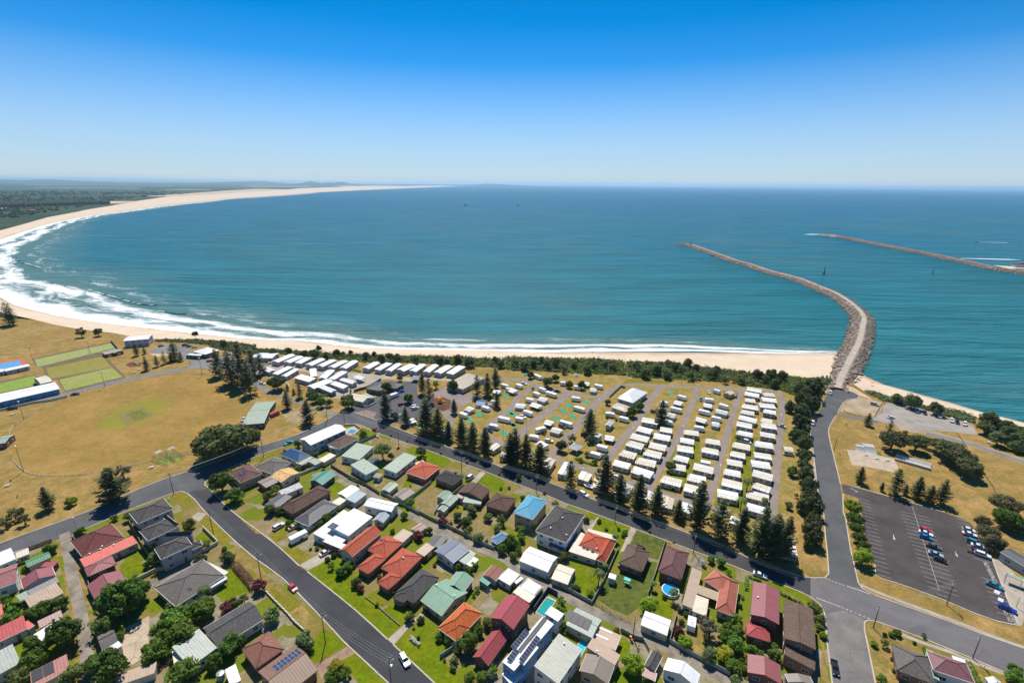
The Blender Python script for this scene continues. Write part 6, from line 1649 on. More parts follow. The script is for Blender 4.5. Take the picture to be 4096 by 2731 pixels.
G['bowl_bright'] = turf('bowling_green_bright',(.24,.34,.06),(.22,.32,.05),(.27,.36,.08),.04,.2,.5,.1)
G['court_red'] = plain('court_red',(.5,.13,.075),.8,.2,.08,.2)
G['court_blue'] = plain('court_blue',(.09,.30,.55),.8,.2,.06,.2)
G['pitch_green'] = turf('pitch_square',(.20,.20,.02),(.27,.20,.045),(.15,.19,.015),.12,.3)
G['pitch_dry'] = turf('pitch_strip',(.28,.22,.08),(.22,.20,.06),(.3,.22,.1),.2,.5)
G['pitch_mid'] = turf('pitch_middle',(.17,.19,.03),(.22,.2,.05),(.14,.17,.03),.2,.5)
G['scrub_ground'] = turf('scrub_ground',(.065,.095,.012),(.10,.125,.016),(.20,.17,.06),.06,.2,.55)
G['scrub_green'] = turf('creeper_ground',(.075,.14,.012),(.10,.15,.018),(.06,.1,.01),.08,.3)
def yard_mat():
 t = NT('backyard_ground',.95,.1)
 v = t.n('ShaderNodeTexVoronoi',distance='CHEBYCHEV'); v.inputs['Scale'].default_value = .13; v.inputs['Randomness'].default_value = .8
 mp = t.n('ShaderNodeMapping'); mp.inputs['Rotation'].default_value = (0,0,R(32)); t.l(t.P(),mp.inputs[0]); t.l(mp.outputs[0],v.inputs['Vector'])
 r = t.xyz(v.outputs['Color'])[0]
 c = t.ramp(r,[(0.0,(.13,.19,.006)),(.34,(.17,.21,.008)),(.5,(.21,.18,.022)),(.64,(.28,.20,.075)),(.80,(.31,.23,.14)),(.92,(.34,.29,.22))])
 t.n and None
 d = t.ramp(t.noise(.3,5,.7),[(.42,0.0),(.6,1.0)]); c = t.mix(t.math('MULTIPLY',d,.6),c,(.17,.165,.035))
 g = t.noise(1.7,4,.75); c = t.mix(1.0,c,t.ramp(g,[(.25,.65),(.75,1.15)]),'MULTIPLY'); t.bump(g,.5,.1)
 return t.col(c)
G['yard'] = yard_mat()
def oval_mat():
 t = NT('oval_turf',.95,.1); x,y,z = t.xyz(t.P())
 a = t.ramp(t.noise(.035,6,.7),[(.40,0.0),(.58,1.0)]); b = t.ramp(t.noise(.11,6,.75),[(.44,0.0),(.66,1.0)]); w = t.ramp(t.noise(.35,4,.7),[(.4,0.0),(.7,1.0)])
 c = t.mix(a,(.38,.225,.065),(.26,.165,.04)); c = t.mix(t.math('MULTIPLY',b,.6),c,(.20,.165,.024)); c = t.mix(t.math('MULTIPLY',w,.45),c,(.46,.29,.11))
 u = t.math('SUBTRACT',x,OVAL_C[0]); v = t.math('SUBTRACT',y,OVAL_C[1])
 r = t.math('ADD',t.math('SQRT',t.math('ADD',t.math('MULTIPLY',t.math('MULTIPLY',u,u),1 / 330.0),t.math('MULTIPLY',t.math('MULTIPLY',v,v),1 / 640.0))),t.math('MULTIPLY',t.math('SUBTRACT',t.noise(.13,4,.7),.5),1.1))
 c = t.mix(t.ramp(r,[(.55,.85),(1.0,0.0)]),c,(.24,.235,.03))
 g = t.noise(1.7,4,.75); c = t.mix(1.0,c,t.ramp(g,[(.25,.72),(.75,1.14)]),'MULTIPLY'); t.bump(g,.5,.1); return t.col(c)
G['oval_grass'] = oval_mat()
def beach_mat():
 t = NT('beach_sand',.9,.15); z = t.xyz(t.P())[2]
 a = t.noise(.05,5,.6); b = t.noise(.5,4,.7)
 c = t.mix(t.ramp(a,[(.35,0.0),(.65,1.0)]),(.62,.48,.345),(.68,.54,.395))
 c = t.mix(1.0,c,t.ramp(b,[(.3,.90),(.7,1.05)]),'MULTIPLY')
 w = t.math('ADD',z,t.math('MULTIPLY',t.noise(.04,3),.8))
 c = t.mix(t.ramp(t.math('MULTIPLY_ADD',w,-.9,-1.95),[(0.0,0.0),(.5,1.0)]),c,(.36,.25,.17))
 t.bump(b,.4,.15); return t.col(c)
G['beach'] = beach_mat()
def far_mat():
 t = NT('far_bushland',.95,.1)
 a = t.noise(.0022,6,.6); b = t.noise(.0007,4,.55); d = t.noise(.012,5,.7)
 c = t.mix(t.ramp(a,[(.4,0.0),(.62,1.0)]),(.022,.042,.018),(.055,.085,.028))
 c = t.mix(t.ramp(b,[(.60,0.0),(.70,.55)]),c,(.24,.20,.12))
 c = t.mix(1.0,c,t.ramp(d,[(.3,.55),(.7,1.3)]),'MULTIPLY'); return t.col(c)
G['far'] = far_mat()
def sea_mat():
 t = NT('sea_water',.22,.34); p = t.P(); x,y,z = t.xyz(p)
 uv = t.n('ShaderNodeUVMap',uv_map='UVMap').outputs[0]; s_,t_,_ = t.xyz(uv)
 sf = t.n('ShaderNodeAttribute', attribute_name='surf').outputs['Fac']      # 1 at the waterline .. 0 out of the surf zone
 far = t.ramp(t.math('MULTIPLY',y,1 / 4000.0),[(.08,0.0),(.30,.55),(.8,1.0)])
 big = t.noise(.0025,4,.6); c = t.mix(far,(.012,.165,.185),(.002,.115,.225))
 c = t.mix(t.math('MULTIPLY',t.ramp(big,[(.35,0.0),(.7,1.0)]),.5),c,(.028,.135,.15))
 st = t.n('ShaderNodeMapping'); st.inputs['Scale'].default_value = (.006,.022,1); st.inputs['Rotation'].default_value = (0,0,R(-8)); t.l(p,st.inputs[0])
 sw = t.noise(1.0,4,.65,st.outputs[0]); c = t.mix(1.0,c,t.ramp(sw,[(.3,.74),(.7,1.2)]),'MULTIPLY')
 nearshore = t.ramp(t.math('ADD',sf,t.math('MULTIPLY',t.math('SUBTRACT',big,.5),.5)),[(.02,0.0),(.25,.7),(.6,.95)])
 c = t.mix(nearshore,c,(.10,.19,.165))
 # broken water: streaks along the shore
 fv = t.n('ShaderNodeMapping'); fv.inputs['Scale'].default_value = (.02,.085,1); t.l(uv,fv.inputs[0])
 f1 = t.noise(1.0,6,.68,fv.outputs[0],1.2); f2 = t.noise(.35,5,.75,uv)
 band = t.math('MULTIPLY_ADD',t.math('SINE',t.math('ADD',t.math('MULTIPLY',sf,17.0),t.math('MULTIPLY',t.noise(.011,3,.5,uv),9.0))),.16,.02)
 v = t.math('ADD',t.math('ADD',t.math('MULTIPLY',f1,1.0),t.math('MULTIPLY',f2,.32)),t.math('ADD',band,t.math('MULTIPLY',sf,.62)))
 foam = t.ramp(v,[(1.02,0.0),(1.16,1.0)]) if 0 else t.ramp(t.math('MULTIPLY',v,.6),[(.57,0.0),(.63,.35),(.72,1.0)])
 foam = t.math('MULTIPLY',foam,t.ramp(sf,[(.10,0.0),(.34,1.0)]))
 c = t.mix(foam,c,(.85,.87,.88))
 t.l(t.math('MULTIPLY_ADD',foam,.6,.2),t.b.inputs['Roughness'])
 def stretched(sx,sy,rot,det,ro):
  w = t.n('ShaderNodeMapping'); w.inputs['Scale'].default_value = (sx,sy,1); w.inputs['Rotation'].default_value = (0,0,R(rot)); t.l(p,w.inputs[0]); return t.noise(1.0,det,ro,w.outputs[0])
 chop = t.noise(.45,3,.65)
 h = t.math('ADD',t.math('ADD',t.math('MULTIPLY',stretched(.035,.13,-10,5,.62),4.2),t.math('MULTIPLY',stretched(.008,.042,-7,4,.6),12.0)),t.math('MULTIPLY',chop,.30))
 h = t.math('ADD',h,t.math('MULTIPLY',t.ramp(t.noise(.30,2,.6),[(.62,0.0),(.76,1.0)]),.55))
 bp = t.n('ShaderNodeBump'); bp.inputs['Strength'].default_value = 1.0; bp.inputs['Distance'].default_value = 1.0; t.l(h,bp.inputs['Height']); nm = bp.outputs[0]; t.col(c)
 df = t.n('ShaderNodeBsdfDiffuse'); t.l(c,df.inputs[0]); t.l(nm,df.inputs[2])
 gl = t.n('ShaderNodeBsdfGlossy'); gl.inputs['Roughness'].default_value = .12; t.l(nm,gl.inputs['Normal'])
 fr = t.n('ShaderNodeFresnel'); fr.inputs[0].default_value = 1.33; t.l(nm,fr.inputs[1])
 k = t.math('MULTIPLY',t.math('MINIMUM',t.math('MULTIPLY',fr.outputs[0],.8),.25),t.math('SUBTRACT',1.0,foam))
 mx = t.n('ShaderNodeMixShader'); t.l(k,mx.inputs[0]); t.l(df.outputs[0],mx.inputs[1]); t.l(gl.outputs[0],mx.inputs[2]); t.l(mx.outputs[0],t.t.nodes['Material Output'].inputs[0])
 return t.m
G['sea'] = sea_mat()

ROOFC = dict(brown_tile=('t',(.135,.07,.05)),brown_tile2=('t',(.17,.105,.07)),red_tile=('t',(.58,.115,.055)),red_tile2=('t',(.55,.17,.11)),orange_tile=('t',(.72,.16,.035)),
 grey_tile=('t',(.10,.093,.09)),charcoal_tile=('t',(.085,.075,.072)),black_tile=('t',(.055,.053,.055)),oldgrey_tile=('t',(.17,.15,.135)),maroon_tile=('t',(.19,.08,.08)),darkred_tile=('t',(.21,.05,.045)),
 rust_tile=('t',(.35,.13,.08)),pinkred_tile=('t',(.42,.17,.16)),brown_metal=('m',(.25,.14,.095)),slate_metal=('m',(.10,.10,.11)),white_metal=('m',(.86,.86,.86)),offwhite=('m',(.72,.70,.65)),cream_roof=('m',(.74,.66,.52)),
 tan_metal=('m',(.50,.36,.26)),tan_pale=('m',(.56,.48,.38)),bluegrey=('m',(.19,.21,.27)),bluegrey_pale=('m',(.36,.42,.46)),sage=('m',(.35,.42,.32)),sage_pale=('m',(.44,.47,.41)),sage_deep=('m',(.25,.36,.28)),green_metal=('m',(.25,.40,.28)),greygreen=('m',(.46,.46,.38)),
 crimson=('m',(.40,.075,.085)),red_metal=('m',(.50,.09,.085)),maroon_metal=('m',(.32,.10,.105)),pinkred_metal=('m',(.45,.19,.165)),pink_metal=('m',(.50,.33,.28)),salmon=('m',(.70,.17,.13)),purple_metal=('m',(.24,.10,.115)),navy=('m',(.035,.10,.24)),cyan_metal=('m',(.12,.40,.56)),
 taupe=('m',(.27,.22,.185)),grey_metal=('m',(.30,.28,.26)),grey_pale=('m',(.52,.53,.53)),charcoal_metal=('m',(.085,.09,.10)),rust_metal=('m',(.27,.10,.065)),teal_green=('m',(.05,.27,.20)),green_dark=('m',(.10,.30,.16)),shed_blue=('m',(.12,.26,.42)),yellow_ply=('p',(.78,.50,.20)),patchy_white=('p',(.62,.60,.58)),pergola=('m',(.46,.34,.22)))
def roof_mat(k):
 kind,c = ROOFC[k]; t = NT('roof_' + k,.75 if kind != 'm' else .5,.3 if kind != 'm' else .4); uv = t.UV()
 if kind == 't':
  b = t.n('ShaderNodeTexBrick'); b.inputs['Scale'].default_value = 1.0; b.inputs['Brick Width'].default_value = .32; b.inputs['Row Height'].default_value = .38; b.inputs['Mortar Size'].default_value = .045
  b.inputs['Color1'].default_value = (*sc3(c,.8),1); b.inputs['Color2'].default_value = (*sc3(c,1.2),1); b.inputs['Mortar'].default_value = (*sc3(c,.45),1); t.l(uv,b.inputs['Vector'])
  x = t.mix(t.ramp(t.noise(.5,5,.7),[(.4,0.0),(.7,.5)]),b.outputs['Color'],sc3(c,.55) if k != 'rust_tile' else (.16,.12,.10)); t.bump(b.outputs['Fac'],.5,-.05)
  x = t.mix(t.ramp(t.noise(1.6,3,.7),[(.5,0.0),(.72,.45)]),x,sc3(tuple(v + .08 for v in c),1.2)); x = t.mix(t.ramp(t.noise(.22,5,.75),[(.4,0.0),(.7,.45)]),x,sc3(tuple(v * .7 + .05 for v in c),.9))
 else:
  w = t.n('ShaderNodeTexWave',wave_type='BANDS',bands_direction='X'); w.inputs['Scale'].default_value = .42; t.l(uv,w.inputs['Vector'])
  st = t.n('ShaderNodeMapping'); st.inputs['Scale'].default_value = (1.4,.25,1); t.l(uv,st.inputs[0])
  a = t.noise(1.0,4,.7,st.outputs[0]); x = t.mix(t.ramp(a,[(.35,0.0),(.7,1.0)]),sc3(c,.80),sc3(c,1.08)); x = t.mix(t.ramp(t.noise(.35,6,.75),[(.48,0.0),(.75,.4)]),x,sc3(tuple(v * .6 + .07 for v in c),.85))
  x = t.mix(1.0,x,t.ramp(w.outputs['Fac'],[(0.0,.80),(.25,1.0)]),'MULTIPLY')
  if kind == 'p': x = t.mix(t.ramp(t.noise(.9,4,.7),[(.48,0.0),(.56,1.0)]),x,sc3(c,.55))
  if k in ('rust_metal','pink_metal','cream_roof','offwhite'): x = t.mix(t.ramp(t.noise(.7,5,.75),[(.5,0.0),(.72,.5)]),x,(.30,.17,.11) if k == 'rust_metal' else sc3(c,.72))
  t.bump(w.outputs['Fac'],.35,.04)
 return t.col(x)
ROOF = {k: roof_mat(k) for k in ROOFC}
def wall_mat(name,c,brick=False):
 t = NT(name,.85,.2); uv = t.UV(); b = t.n('ShaderNodeTexBrick'); b.inputs['Scale'].default_value = 1.0
 b.inputs['Brick Width'].default_value = .5 if brick else 6.0; b.inputs['Row Height'].default_value = .17 if brick else .2; b.inputs['Mortar Size'].default_value = .02
 k = .8 if brick else .95
 b.inputs['Color1'].default_value = (*sc3(c,k),1); b.inputs['Color2'].default_value = (*sc3(c,2 - k),1); b.inputs['Mortar'].default_value = (*sc3(c,1.3 if brick else .7),1); t.l(uv,b.inputs['Vector'])
 x = t.mix(t.ramp(t.noise(.6,4,.7),[(.35,0.0),(.75,.3)]),b.outputs['Color'],sc3(c,.65)); t.bump(b.outputs['Fac'],.3,-.02)
 return t.col(x)
WALLC = dict(brick=(.25,.13,.085),brick_dark=(.17,.085,.06),white_wall=(.70,.70,.70),cream_wall=(.62,.54,.42),grey_wall=(.50,.50,.52),tan_wall=(.48,.37,.24),red_wall=(.42,.12,.07),blue_wall=(.12,.28,.55),bright_blue_wall=(.03,.26,.55),sage_wall=(.38,.43,.36),lilac_wall=(.44,.42,.45),mint_wall=(.50,.66,.45),navy_wall=(.07,.11,.16),teal_wall=(.03,.22,.19),shed_blue_wall=(.13,.27,.42),green_dark_wall=(.10,.12,.09),bluegrey_wall=(.36,.42,.46),glass_wall=(.10,.14,.14),open=(.5,.5,.48))
WALL = {k: wall_mat(k,c,k.startswith('brick')) for k,c in WALLC.items()}
M = {}
def pm(k,*a,**kw): M[k] = plain(k,*a,**kw)
pm('fascia_white',(.75,.75,.73)); pm('fascia_dark',(.09,.06,.05)); pm('fascia_cream',(.62,.53,.38)); pm('steel',(.45,.46,.47),.4,.5,.1,1,.6); pm('dark_steel',(.06,.06,.065)); pm('timber',(.17,.125,.09)); pm('pole_timber',(.16,.135,.11)); pm('pole_grey',(.35,.36,.36))
pm('tyre',(.015,.015,.016),.85); pm('rim',(.5,.5,.52),.35,.5,.05,1,.7); pm('lamp_clear',(.8,.8,.78),.1); pm('lamp_red',(.55,.02,.015),.2); pm('white_paint',(.82,.82,.80),.45,.4,.06,.6); pm('cream_paint',(.74,.68,.54),.5,.4,.1,.6); pm('line_paint',(.52,.51,.49),.8,.2,.3,1.2); pm('kerb_concrete',(.50,.43,.34),.9,.2,.15,.4)
pm('black_mat',(.035,.035,.04),.5); pm('yellow',(.75,.42,.03)); pm('red_plastic',(.6,.04,.03)); pm('green_plastic',(.03,.35,.12)); pm('blue_plastic',(.03,.16,.5)); pm('lime_plastic',(.35,.75,.06)); pm('mint',(.1,.55,.45)); pm('orange_plastic',(.8,.25,.03)); pm('skin',(.5,.29,.2)); pm('cloth_navy',(.03,.04,.1)); pm('cloth_red',(.45,.05,.05)); pm('buoy_green',(.01,.13,.09)); pm('buoy_red',(.38,.05,.06)); pm('hull_dark',(.05,.05,.06)); pm('hull_white',(.8,.8,.8)); pm('wake',(.72,.77,.78),.8); pm('concrete_panel',(.46,.44,.41),.85,.2,.12,.4); pm('mat_teal',(.015,.33,.25),.9,.1,.15,1); pm('tarp_blue',(.05,.12,.35)); pm('canvas',(.58,.50,.38)); pm('annex',(.62,.60,.56)); pm('annex_grey',(.40,.41,.42)); pm('rope_net',(.1,.1,.1)); pm('paling',(.25,.20,.15),.9,.1,.25,.5); pm('steel_fence',(.30,.33,.29),.6,.3,.15,.3); pm('pale_fence',(.58,.53,.44),.8,.2,.12,.3); pm('white_rail',(.66,.61,.52)); pm('sandstone',(.45,.36,.25)); pm('pool_tile',(.55,.45,.36)); pm('lilac_paint',(.60,.58,.75),.8,.2,.05); pm('panel_frame',(.62,.64,.66),.4); pm('chimney_brick',(.16,.09,.065),.9,.2,.25,4)
def glass(name,c,rough=.08):
 t = NT(name,rough,.6); return t.col(c)
M['window_glass'] = glass('window_glass',(.035,.05,.06)); M['car_glass'] = glass('car_glass',(.018,.022,.026),.05); M['sky_glass'] = glass('skylight_glass',(.09,.11,.13))
def solar():
 t = NT('solar_cells',.18,.5); b = t.n('ShaderNodeTexBrick'); b.offset = 0; b.inputs['Scale'].default_value = 1; b.inputs['Brick Width'].default_value = .33; b.inputs['Row Height'].default_value = .33; b.inputs['Mortar Size'].default_value = .02
 b.inputs['Color1'].default_value = (.02,.025,.065,1); b.inputs['Color2'].default_value = (.028,.033,.08,1); b.inputs['Mortar'].default_value = (.16,.17,.2,1); t.l(t.UV(),b.inputs['Vector']); return t.col(b.outputs[0])
M['solar'] = solar()
def pool_mat(name,c):
 t = NT(name,.06,.5); f = t.noise(1.6,4,.6,t.O()); t.bump(f,.25,.1); return t.col(t.mix(t.ramp(f,[(.35,0.0),(.65,1.0)]),sc3(c,.85),sc3(c,1.1)))
M['pool_teal'] = pool_mat('pool_water_teal',(.03,.33,.31)); M['pool_cyan'] = pool_mat('pool_water_cyan',(.02,.52,.66)); M['pool_blue'] = pool_mat('pool_water_blue',(.03,.33,.60))
CARC = dict(red=(.62,.015,.03),darkred=(.30,.02,.03),white=(.80,.81,.82),beige=(.52,.44,.30),black=(.016,.017,.02),cyan=(.02,.36,.46),blue=(.02,.17,.50),grey=(.10,.10,.095),paleblue=(.36,.43,.58),teal=(.03,.25,.33),royalblue=(.015,.04,.40),silver=(.45,.47,.50),brown=(.12,.09,.06),navy=(.02,.045,.15))
def car_paint(k,c):
 t = NT('car_paint_' + k,.28,.5); t.b.inputs['Coat Weight'].default_value = .6; t.b.inputs['Coat Roughness'].default_value = .06
 f = t.noise(2.0,3,.6,t.O()); return t.col(t.mix(f,sc3(c,.9),sc3(c,1.1)))
CAR = {k: car_paint(k,c) for k,c in CARC.items()}
def leaf_mat(name,c1,c2,c3=None,spots=None):
 c1,c2 = sc3(c1,1.8),sc3(c2,1.8)
 t = NT(name,.62,.25); o = t.O(); f = t.noise(2.6,3,.6,o); x = t.mix(t.ramp(f,[(.35,0.0),(.68,1.0)]),c1,c2)
 g = t.noise(9.0,2,.6,o); x = t.mix(1.0,x,t.ramp(g,[(.3,.7),(.7,1.25)]),'MULTIPLY')
 if c3: x = t.mix(t.ramp(t.noise(5.0,2,.6,o),[(.56,0.0),(.64,spots or .5)]),x,c3)
 h = t.n('ShaderNodeHueSaturation'); t.l(x,h.inputs['Color']); t.l(t.math('MULTIPLY_ADD',t.rnd(),.035,.4825),h.inputs['Hue']); t.l(t.math('MULTIPLY_ADD',t.rnd(),.5,.78),h.inputs['Value'])
 t.l(h.outputs[0],t.b.inputs['Base Color'])
 tr = t.n('ShaderNodeBsdfTranslucent'); t.l(h.outputs[0],tr.inputs[0]); mx = t.n('ShaderNodeMixShader'); mx.inputs[0].default_value = .38
 t.l(t.b.outputs[0],mx.inputs[1]); t.l(tr.outputs[0],mx.inputs[2]); t.l(mx.outputs[0],t.t.nodes['Material Output'].inputs[0]); return t.m
LEAF = dict(fig=leaf_mat('leaf_fig',(.04,.055,.014),(.085,.09,.022)),pine=leaf_mat('leaf_pine',(.038,.05,.016),(.075,.085,.028)),scraggly=leaf_mat('leaf_scraggly',(.10,.095,.06),(.15,.14,.09)),lime=leaf_mat('leaf_lime',(.11,.17,.008),(.19,.24,.012)),sheoak=leaf_mat('leaf_sheoak',(.055,.062,.022),(.09,.095,.035)),
 dark=leaf_mat('leaf_dark',(.036,.056,.016),(.068,.092,.026)),dense=leaf_mat('leaf_dense',(.035,.07,.008),(.075,.12,.015)),olive=leaf_mat('leaf_olive',(.075,.10,.02),(.12,.14,.035)),mid=leaf_mat('leaf_mid',(.05,.10,.010),(.11,.17,.018)),red=leaf_mat('leaf_red',(.13,.035,.035),(.20,.06,.055)),darkred=leaf_mat('leaf_maroon',(.06,.022,.015),(.12,.045,.025)),
 palm=leaf_mat('leaf_palm',(.05,.085,.018),(.10,.13,.03)),flower=leaf_mat('leaf_flower',(.07,.12,.03),(.11,.15,.04),(.55,.52,.38),.8),yellow=leaf_mat('leaf_yellow',(.17,.17,.015),(.28,.22,.015)),pale=leaf_mat('leaf_pale',(.25,.27,.24),(.34,.36,.33)),brownish=leaf_mat('leaf_brownish',(.07,.065,.03),(.11,.10,.04)),scrubby=leaf_mat('leaf_scrubby',(.055,.075,.026),(.105,.12,.045)),flower_red=leaf_mat('leaf_bougainvillea',(.06,.06,.02),(.16,.045,.05),(.40,.07,.10),.7),green=leaf_mat('leaf_hedge',(.06,.13,.01),(.10,.19,.015)),dkgreen=leaf_mat('leaf_hedge_dark',(.04,.075,.012),(.08,.12,.02)))
for a,b in dict(darkbroad='pine',eucalypt='olive',broadpine='pine').items(): LEAF[a] = LEAF[b]
M['bark'] = plain('bark',(.13,.10,.075),.9,.1,.3,3); M['bark_pale'] = plain('bark_pale',(.28,.23,.18),.9,.1,.3,3)
def rock_mat():
 t = NT('boulder_rock',.85,.25); o = t.P(); f = t.noise(.35,5,.7,o); g = t.noise(1.6,4,.7,o)
 x = t.mix(t.rnd(),(.21,.165,.13),(.46,.32,.23)); x = t.mix(t.ramp(t.noise(.5,1,.5,o),[(.4,0.0),(.6,.8)]),x,(.40,.31,.25)); x = t.mix(t.ramp(f,[(.45,0.0),(.65,.8)]),x,(.16,.145,.125)); x = t.mix(1.0,x,t.ramp(g,[(.3,.7),(.7,1.25)]),'MULTIPLY')
 z = t.xyz(o)[2]; x = t.mix(t.ramp(t.math('MULTIPLY_ADD',z,-1.2,-2.6),[(0.0,0.0),(.5,.75)]),x,(.05,.045,.04)); t.bump(g,.6,.3); return t.col(x)
M['rock'] = rock_mat()

# ---------------------------------------------------------------- ground, water, roads
def poly(name,m,z,pts,kind='structure',thick=0.0):
 v = [Vector((p[0],p[1],z)) for p in pts]
 tris = geometry.tessellate_polygon([v]); f = []
 for a,b,c in tris:
  n = (v[b] - v[a]).cross(v[c] - v[a]); f.append((a,b,c) if n.z > 0 else (a,c,b))
 me = bpy.data.meshes.new(name); me.from_pydata([tuple(p) for p in v],[],f); me.materials.append(m)
 return tag(link(name,me),kind=kind)
def strip_pts(pts,w):
 L,Rr = [],[]
 for i,p in enumerate(pts):
  a = Vector(pts[max(0,i - 1)]); b = Vector(pts[min(len(pts) - 1,i + 1)]); d = (b - a).normalized(); n = Vector((-d.y,d.x))
  L.append(Vector(p) + n * w / 2); Rr.append(Vector(p) - n * w / 2)
 return L,Rr
def smooth(pts, step):                    # Catmull-Rom resample
 out = []; n = len(pts)
 for i in range(n - 1):
  p0,p1,p2,p3 = (Vector(pts[max(0,min(n - 1,i + k))]) for k in (-1,0,1,2))
  m = max(1,int((p2 - p1).length / step))
  for k in range(m):
   t = k / m; out.append(.5 * ((2 * p1) + (p2 - p0) * t + (2 * p0 - 5 * p1 + 4 * p2 - p3) * t * t + (3 * p1 - p0 - 3 * p2 + p3) * t ** 3))
 out.append(Vector(pts[-1])); return out
near_dune = [p for p in DUNELINE if p[1] < 476]; far_dune = [p for p in DUNELINE if p[1] >= 476]; join = near_dune[0]
far_dune = [p for p in far_dune if p[0] != join[0]]
poly('ground',G['grass_dry'],0,near_dune + HARBOUR_BACK + [(360,60),(520,-120),(-900,-120),(-900,300)])
poly('terrain',G['far'],0,far_dune + [join,(-900,300),(-900,-120),(-60000,-120),(-60000,58000),(2040,58000)])
def shore(name,back,water):
 v = [Vector((x,y,0)) for x,y in back] + [Vector((x,y,-3.08)) for x,y in reversed(water)]
 flat = [Vector((p.x,p.y,0)) for p in v]; f = []
 for a,b,c in geometry.tessellate_polygon([flat]):
  n = (flat[b] - flat[a]).cross(flat[c] - flat[a])
  f.append((a,b,c) if n.z > 0 else (a,c,b))
 me = bpy.data.meshes.new(name); me.from_pydata([tuple(p) for p in v],[],f); me.materials.append(G['beach'])
 return tag(link(name,me),kind='structure')
shore('beach',DUNELINE,WATERLINE)
shore('harbour_beach',[(226,322)] + HARBOUR_BACK,[(248,352)] + HARBOUR_WATER)
gx = [-60000,-20000,-7000,-3000,-1500,-800,-400,0,400,800,1500,3000,7000,20000,60000]
gy = [-200,200,400,600,900,1300,2000,3500,7000,15000,30000,60000]
mb = MB()
for i in range(len(gx) - 1):
 for j in range(len(gy) - 1): mb.face([(gx[i],gy[j],-3),(gx[i + 1],gy[j],-3),(gx[i + 1],gy[j + 1],-3),(gx[i],gy[j + 1],-3)])
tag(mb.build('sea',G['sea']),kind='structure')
def surf(name,line,wfun,step=7,tmax=2.0,z=-2.96):
 pts = smooth(line,step); rings = [0,.06,.14,.24,.36,.5,.65,.8,1.0,1.25,1.6,tmax]
 v,f,uv,at = [],[],[],[]; s = 0.0; nr = len(rings); S_ = []
 for i,p in enumerate(pts):
  if i: s += (p - pts[i - 1]).length
  S_.append(s); d = (pts[min(i + 4,len(pts) - 1)] - pts[max(i - 4,0)]).normalized(); n = Vector((-d.y,d.x)); w = wfun(p)
  ef = min(1,s / 700.0) if p.y > 1200 or i < 60 else 1
  for r in rings:
   q = p + n * (r * w - 4.0); v.append((q.x,q.y,z - .0012 * r * w / 10 if 0 else z)); uv.append((s,r * w)); at.append(ef * (1 - r / 1.3 if r < 1.0 else .231 * (tmax - r) / (tmax - 1.0)))
 for i in range(len(pts) - 1):
  for k in range(nr - 1):
   a = i * nr + k; f.append((a,a + nr,a + nr + 1,a + 1))
 me = bpy.data.meshes.new(name); me.from_pydata(v,[],f)
 ul = me.uv_layers.new(name='UVMap'); ul.data.foreach_set('uv',[c for p in me.polygons for i in p.vertices for c in uv[i]])
 a = me.attributes.new('surf','FLOAT','POINT'); a.data.foreach_set('value',at); me.materials.append(G['sea'])
 if me.polygons[0].normal.z < 0: me.flip_normals()
 return tag(link(name,me),kind='structure')
def surf_w(p):                            # breakers are widest in the bay's left corner
 if p.y > 1200: return max(50,100 - (p.y - 1200) * .06)
 k = [(-1500,100),(-1000,105),(-700,115),(-560,110),(-400,80),(-250,52),(-100,36),(150,27),(230,17),(300,10)]
 for (a,wa),(b,wb) in zip(k,k[1:]):
  if a <= p.x <= b: return wa + (wb - wa) * (p.x - a) / (b - a)
 return 150 if p.x < 0 else 9
surf('surf',[p for p in WATERLINE if p[1] < 7500],surf_w)
surf('harbour_ripple',HARBOUR_WATER,lambda p: 5.0,5,5.0,-2.97)
for n,m,z,p in PATCHES: poly(n,G[m],z,p)
for n,m,z,w,p in STRIPS:
 L,Rr = strip_pts(smooth(p,4),w); poly(n,G[m],z,L + list(reversed(Rr)))
for pts in KERBS:
 L,Rr = strip_pts(smooth(pts,6),.38); mb = MB()
 for i in range(len(L) - 1):
  a,b,c,d = L[i],L[i + 1],Rr[i + 1],Rr[i]
  mb.face([(d.x,d.y,.15),(c.x,c.y,.15),(b.x,b.y,.15),(a.x,a.y,.15)])
  mb.face([(a.x,a.y,.15),(b.x,b.y,.15),(b.x,b.y,0),(a.x,a.y,0)]); mb.face([(c.x,c.y,.15),(d.x,d.y,.15),(d.x,d.y,0),(c.x,c.y,0)])
 tag(mb.build('kerb',M['kerb_concrete']),kind='structure')
# painted markings
def line_obj(name,x0,y0,x1,y1,w,z=.062,m=None):
 a,b = Vector((x0,y0)),Vector((x1,y1)); d = (b - a); n = Vector((-d.y,d.x)).normalized() * w / 2
 mb = MB().face([(*(a - n),z),(*(b - n),z),(*(b + n),z),(*(a + n),z)]); return mb.build(name,m or M['line_paint'])
for l in BAY_LINES: tag(line_obj('parking_line',*l,.10),kind='structure')
for l in ROAD_LINES: tag(line_obj('road_line',*l,.28,.07),kind='structure')
for x0,y0,x1,y1 in ARROWS:
 a,b = Vector((x0,y0)),Vector((x1,y1)); d = b - a; d = d.normalized(); L = max(2.6,(b - a).length); n = Vector((-d.y,d.x)); mb = MB()
 q = lambda u,v: (*(a + d * u + n * v),.066)
 mb.face([q(0,-.12),q(L * .55,-.12),q(L * .55,.12),q(0,.12)]); mb.face([q(L * .55,-.42),q(L,0),q(L * .55,.42)])
 tag(mb.build('road_arrow',M['line_paint']),kind='structure')
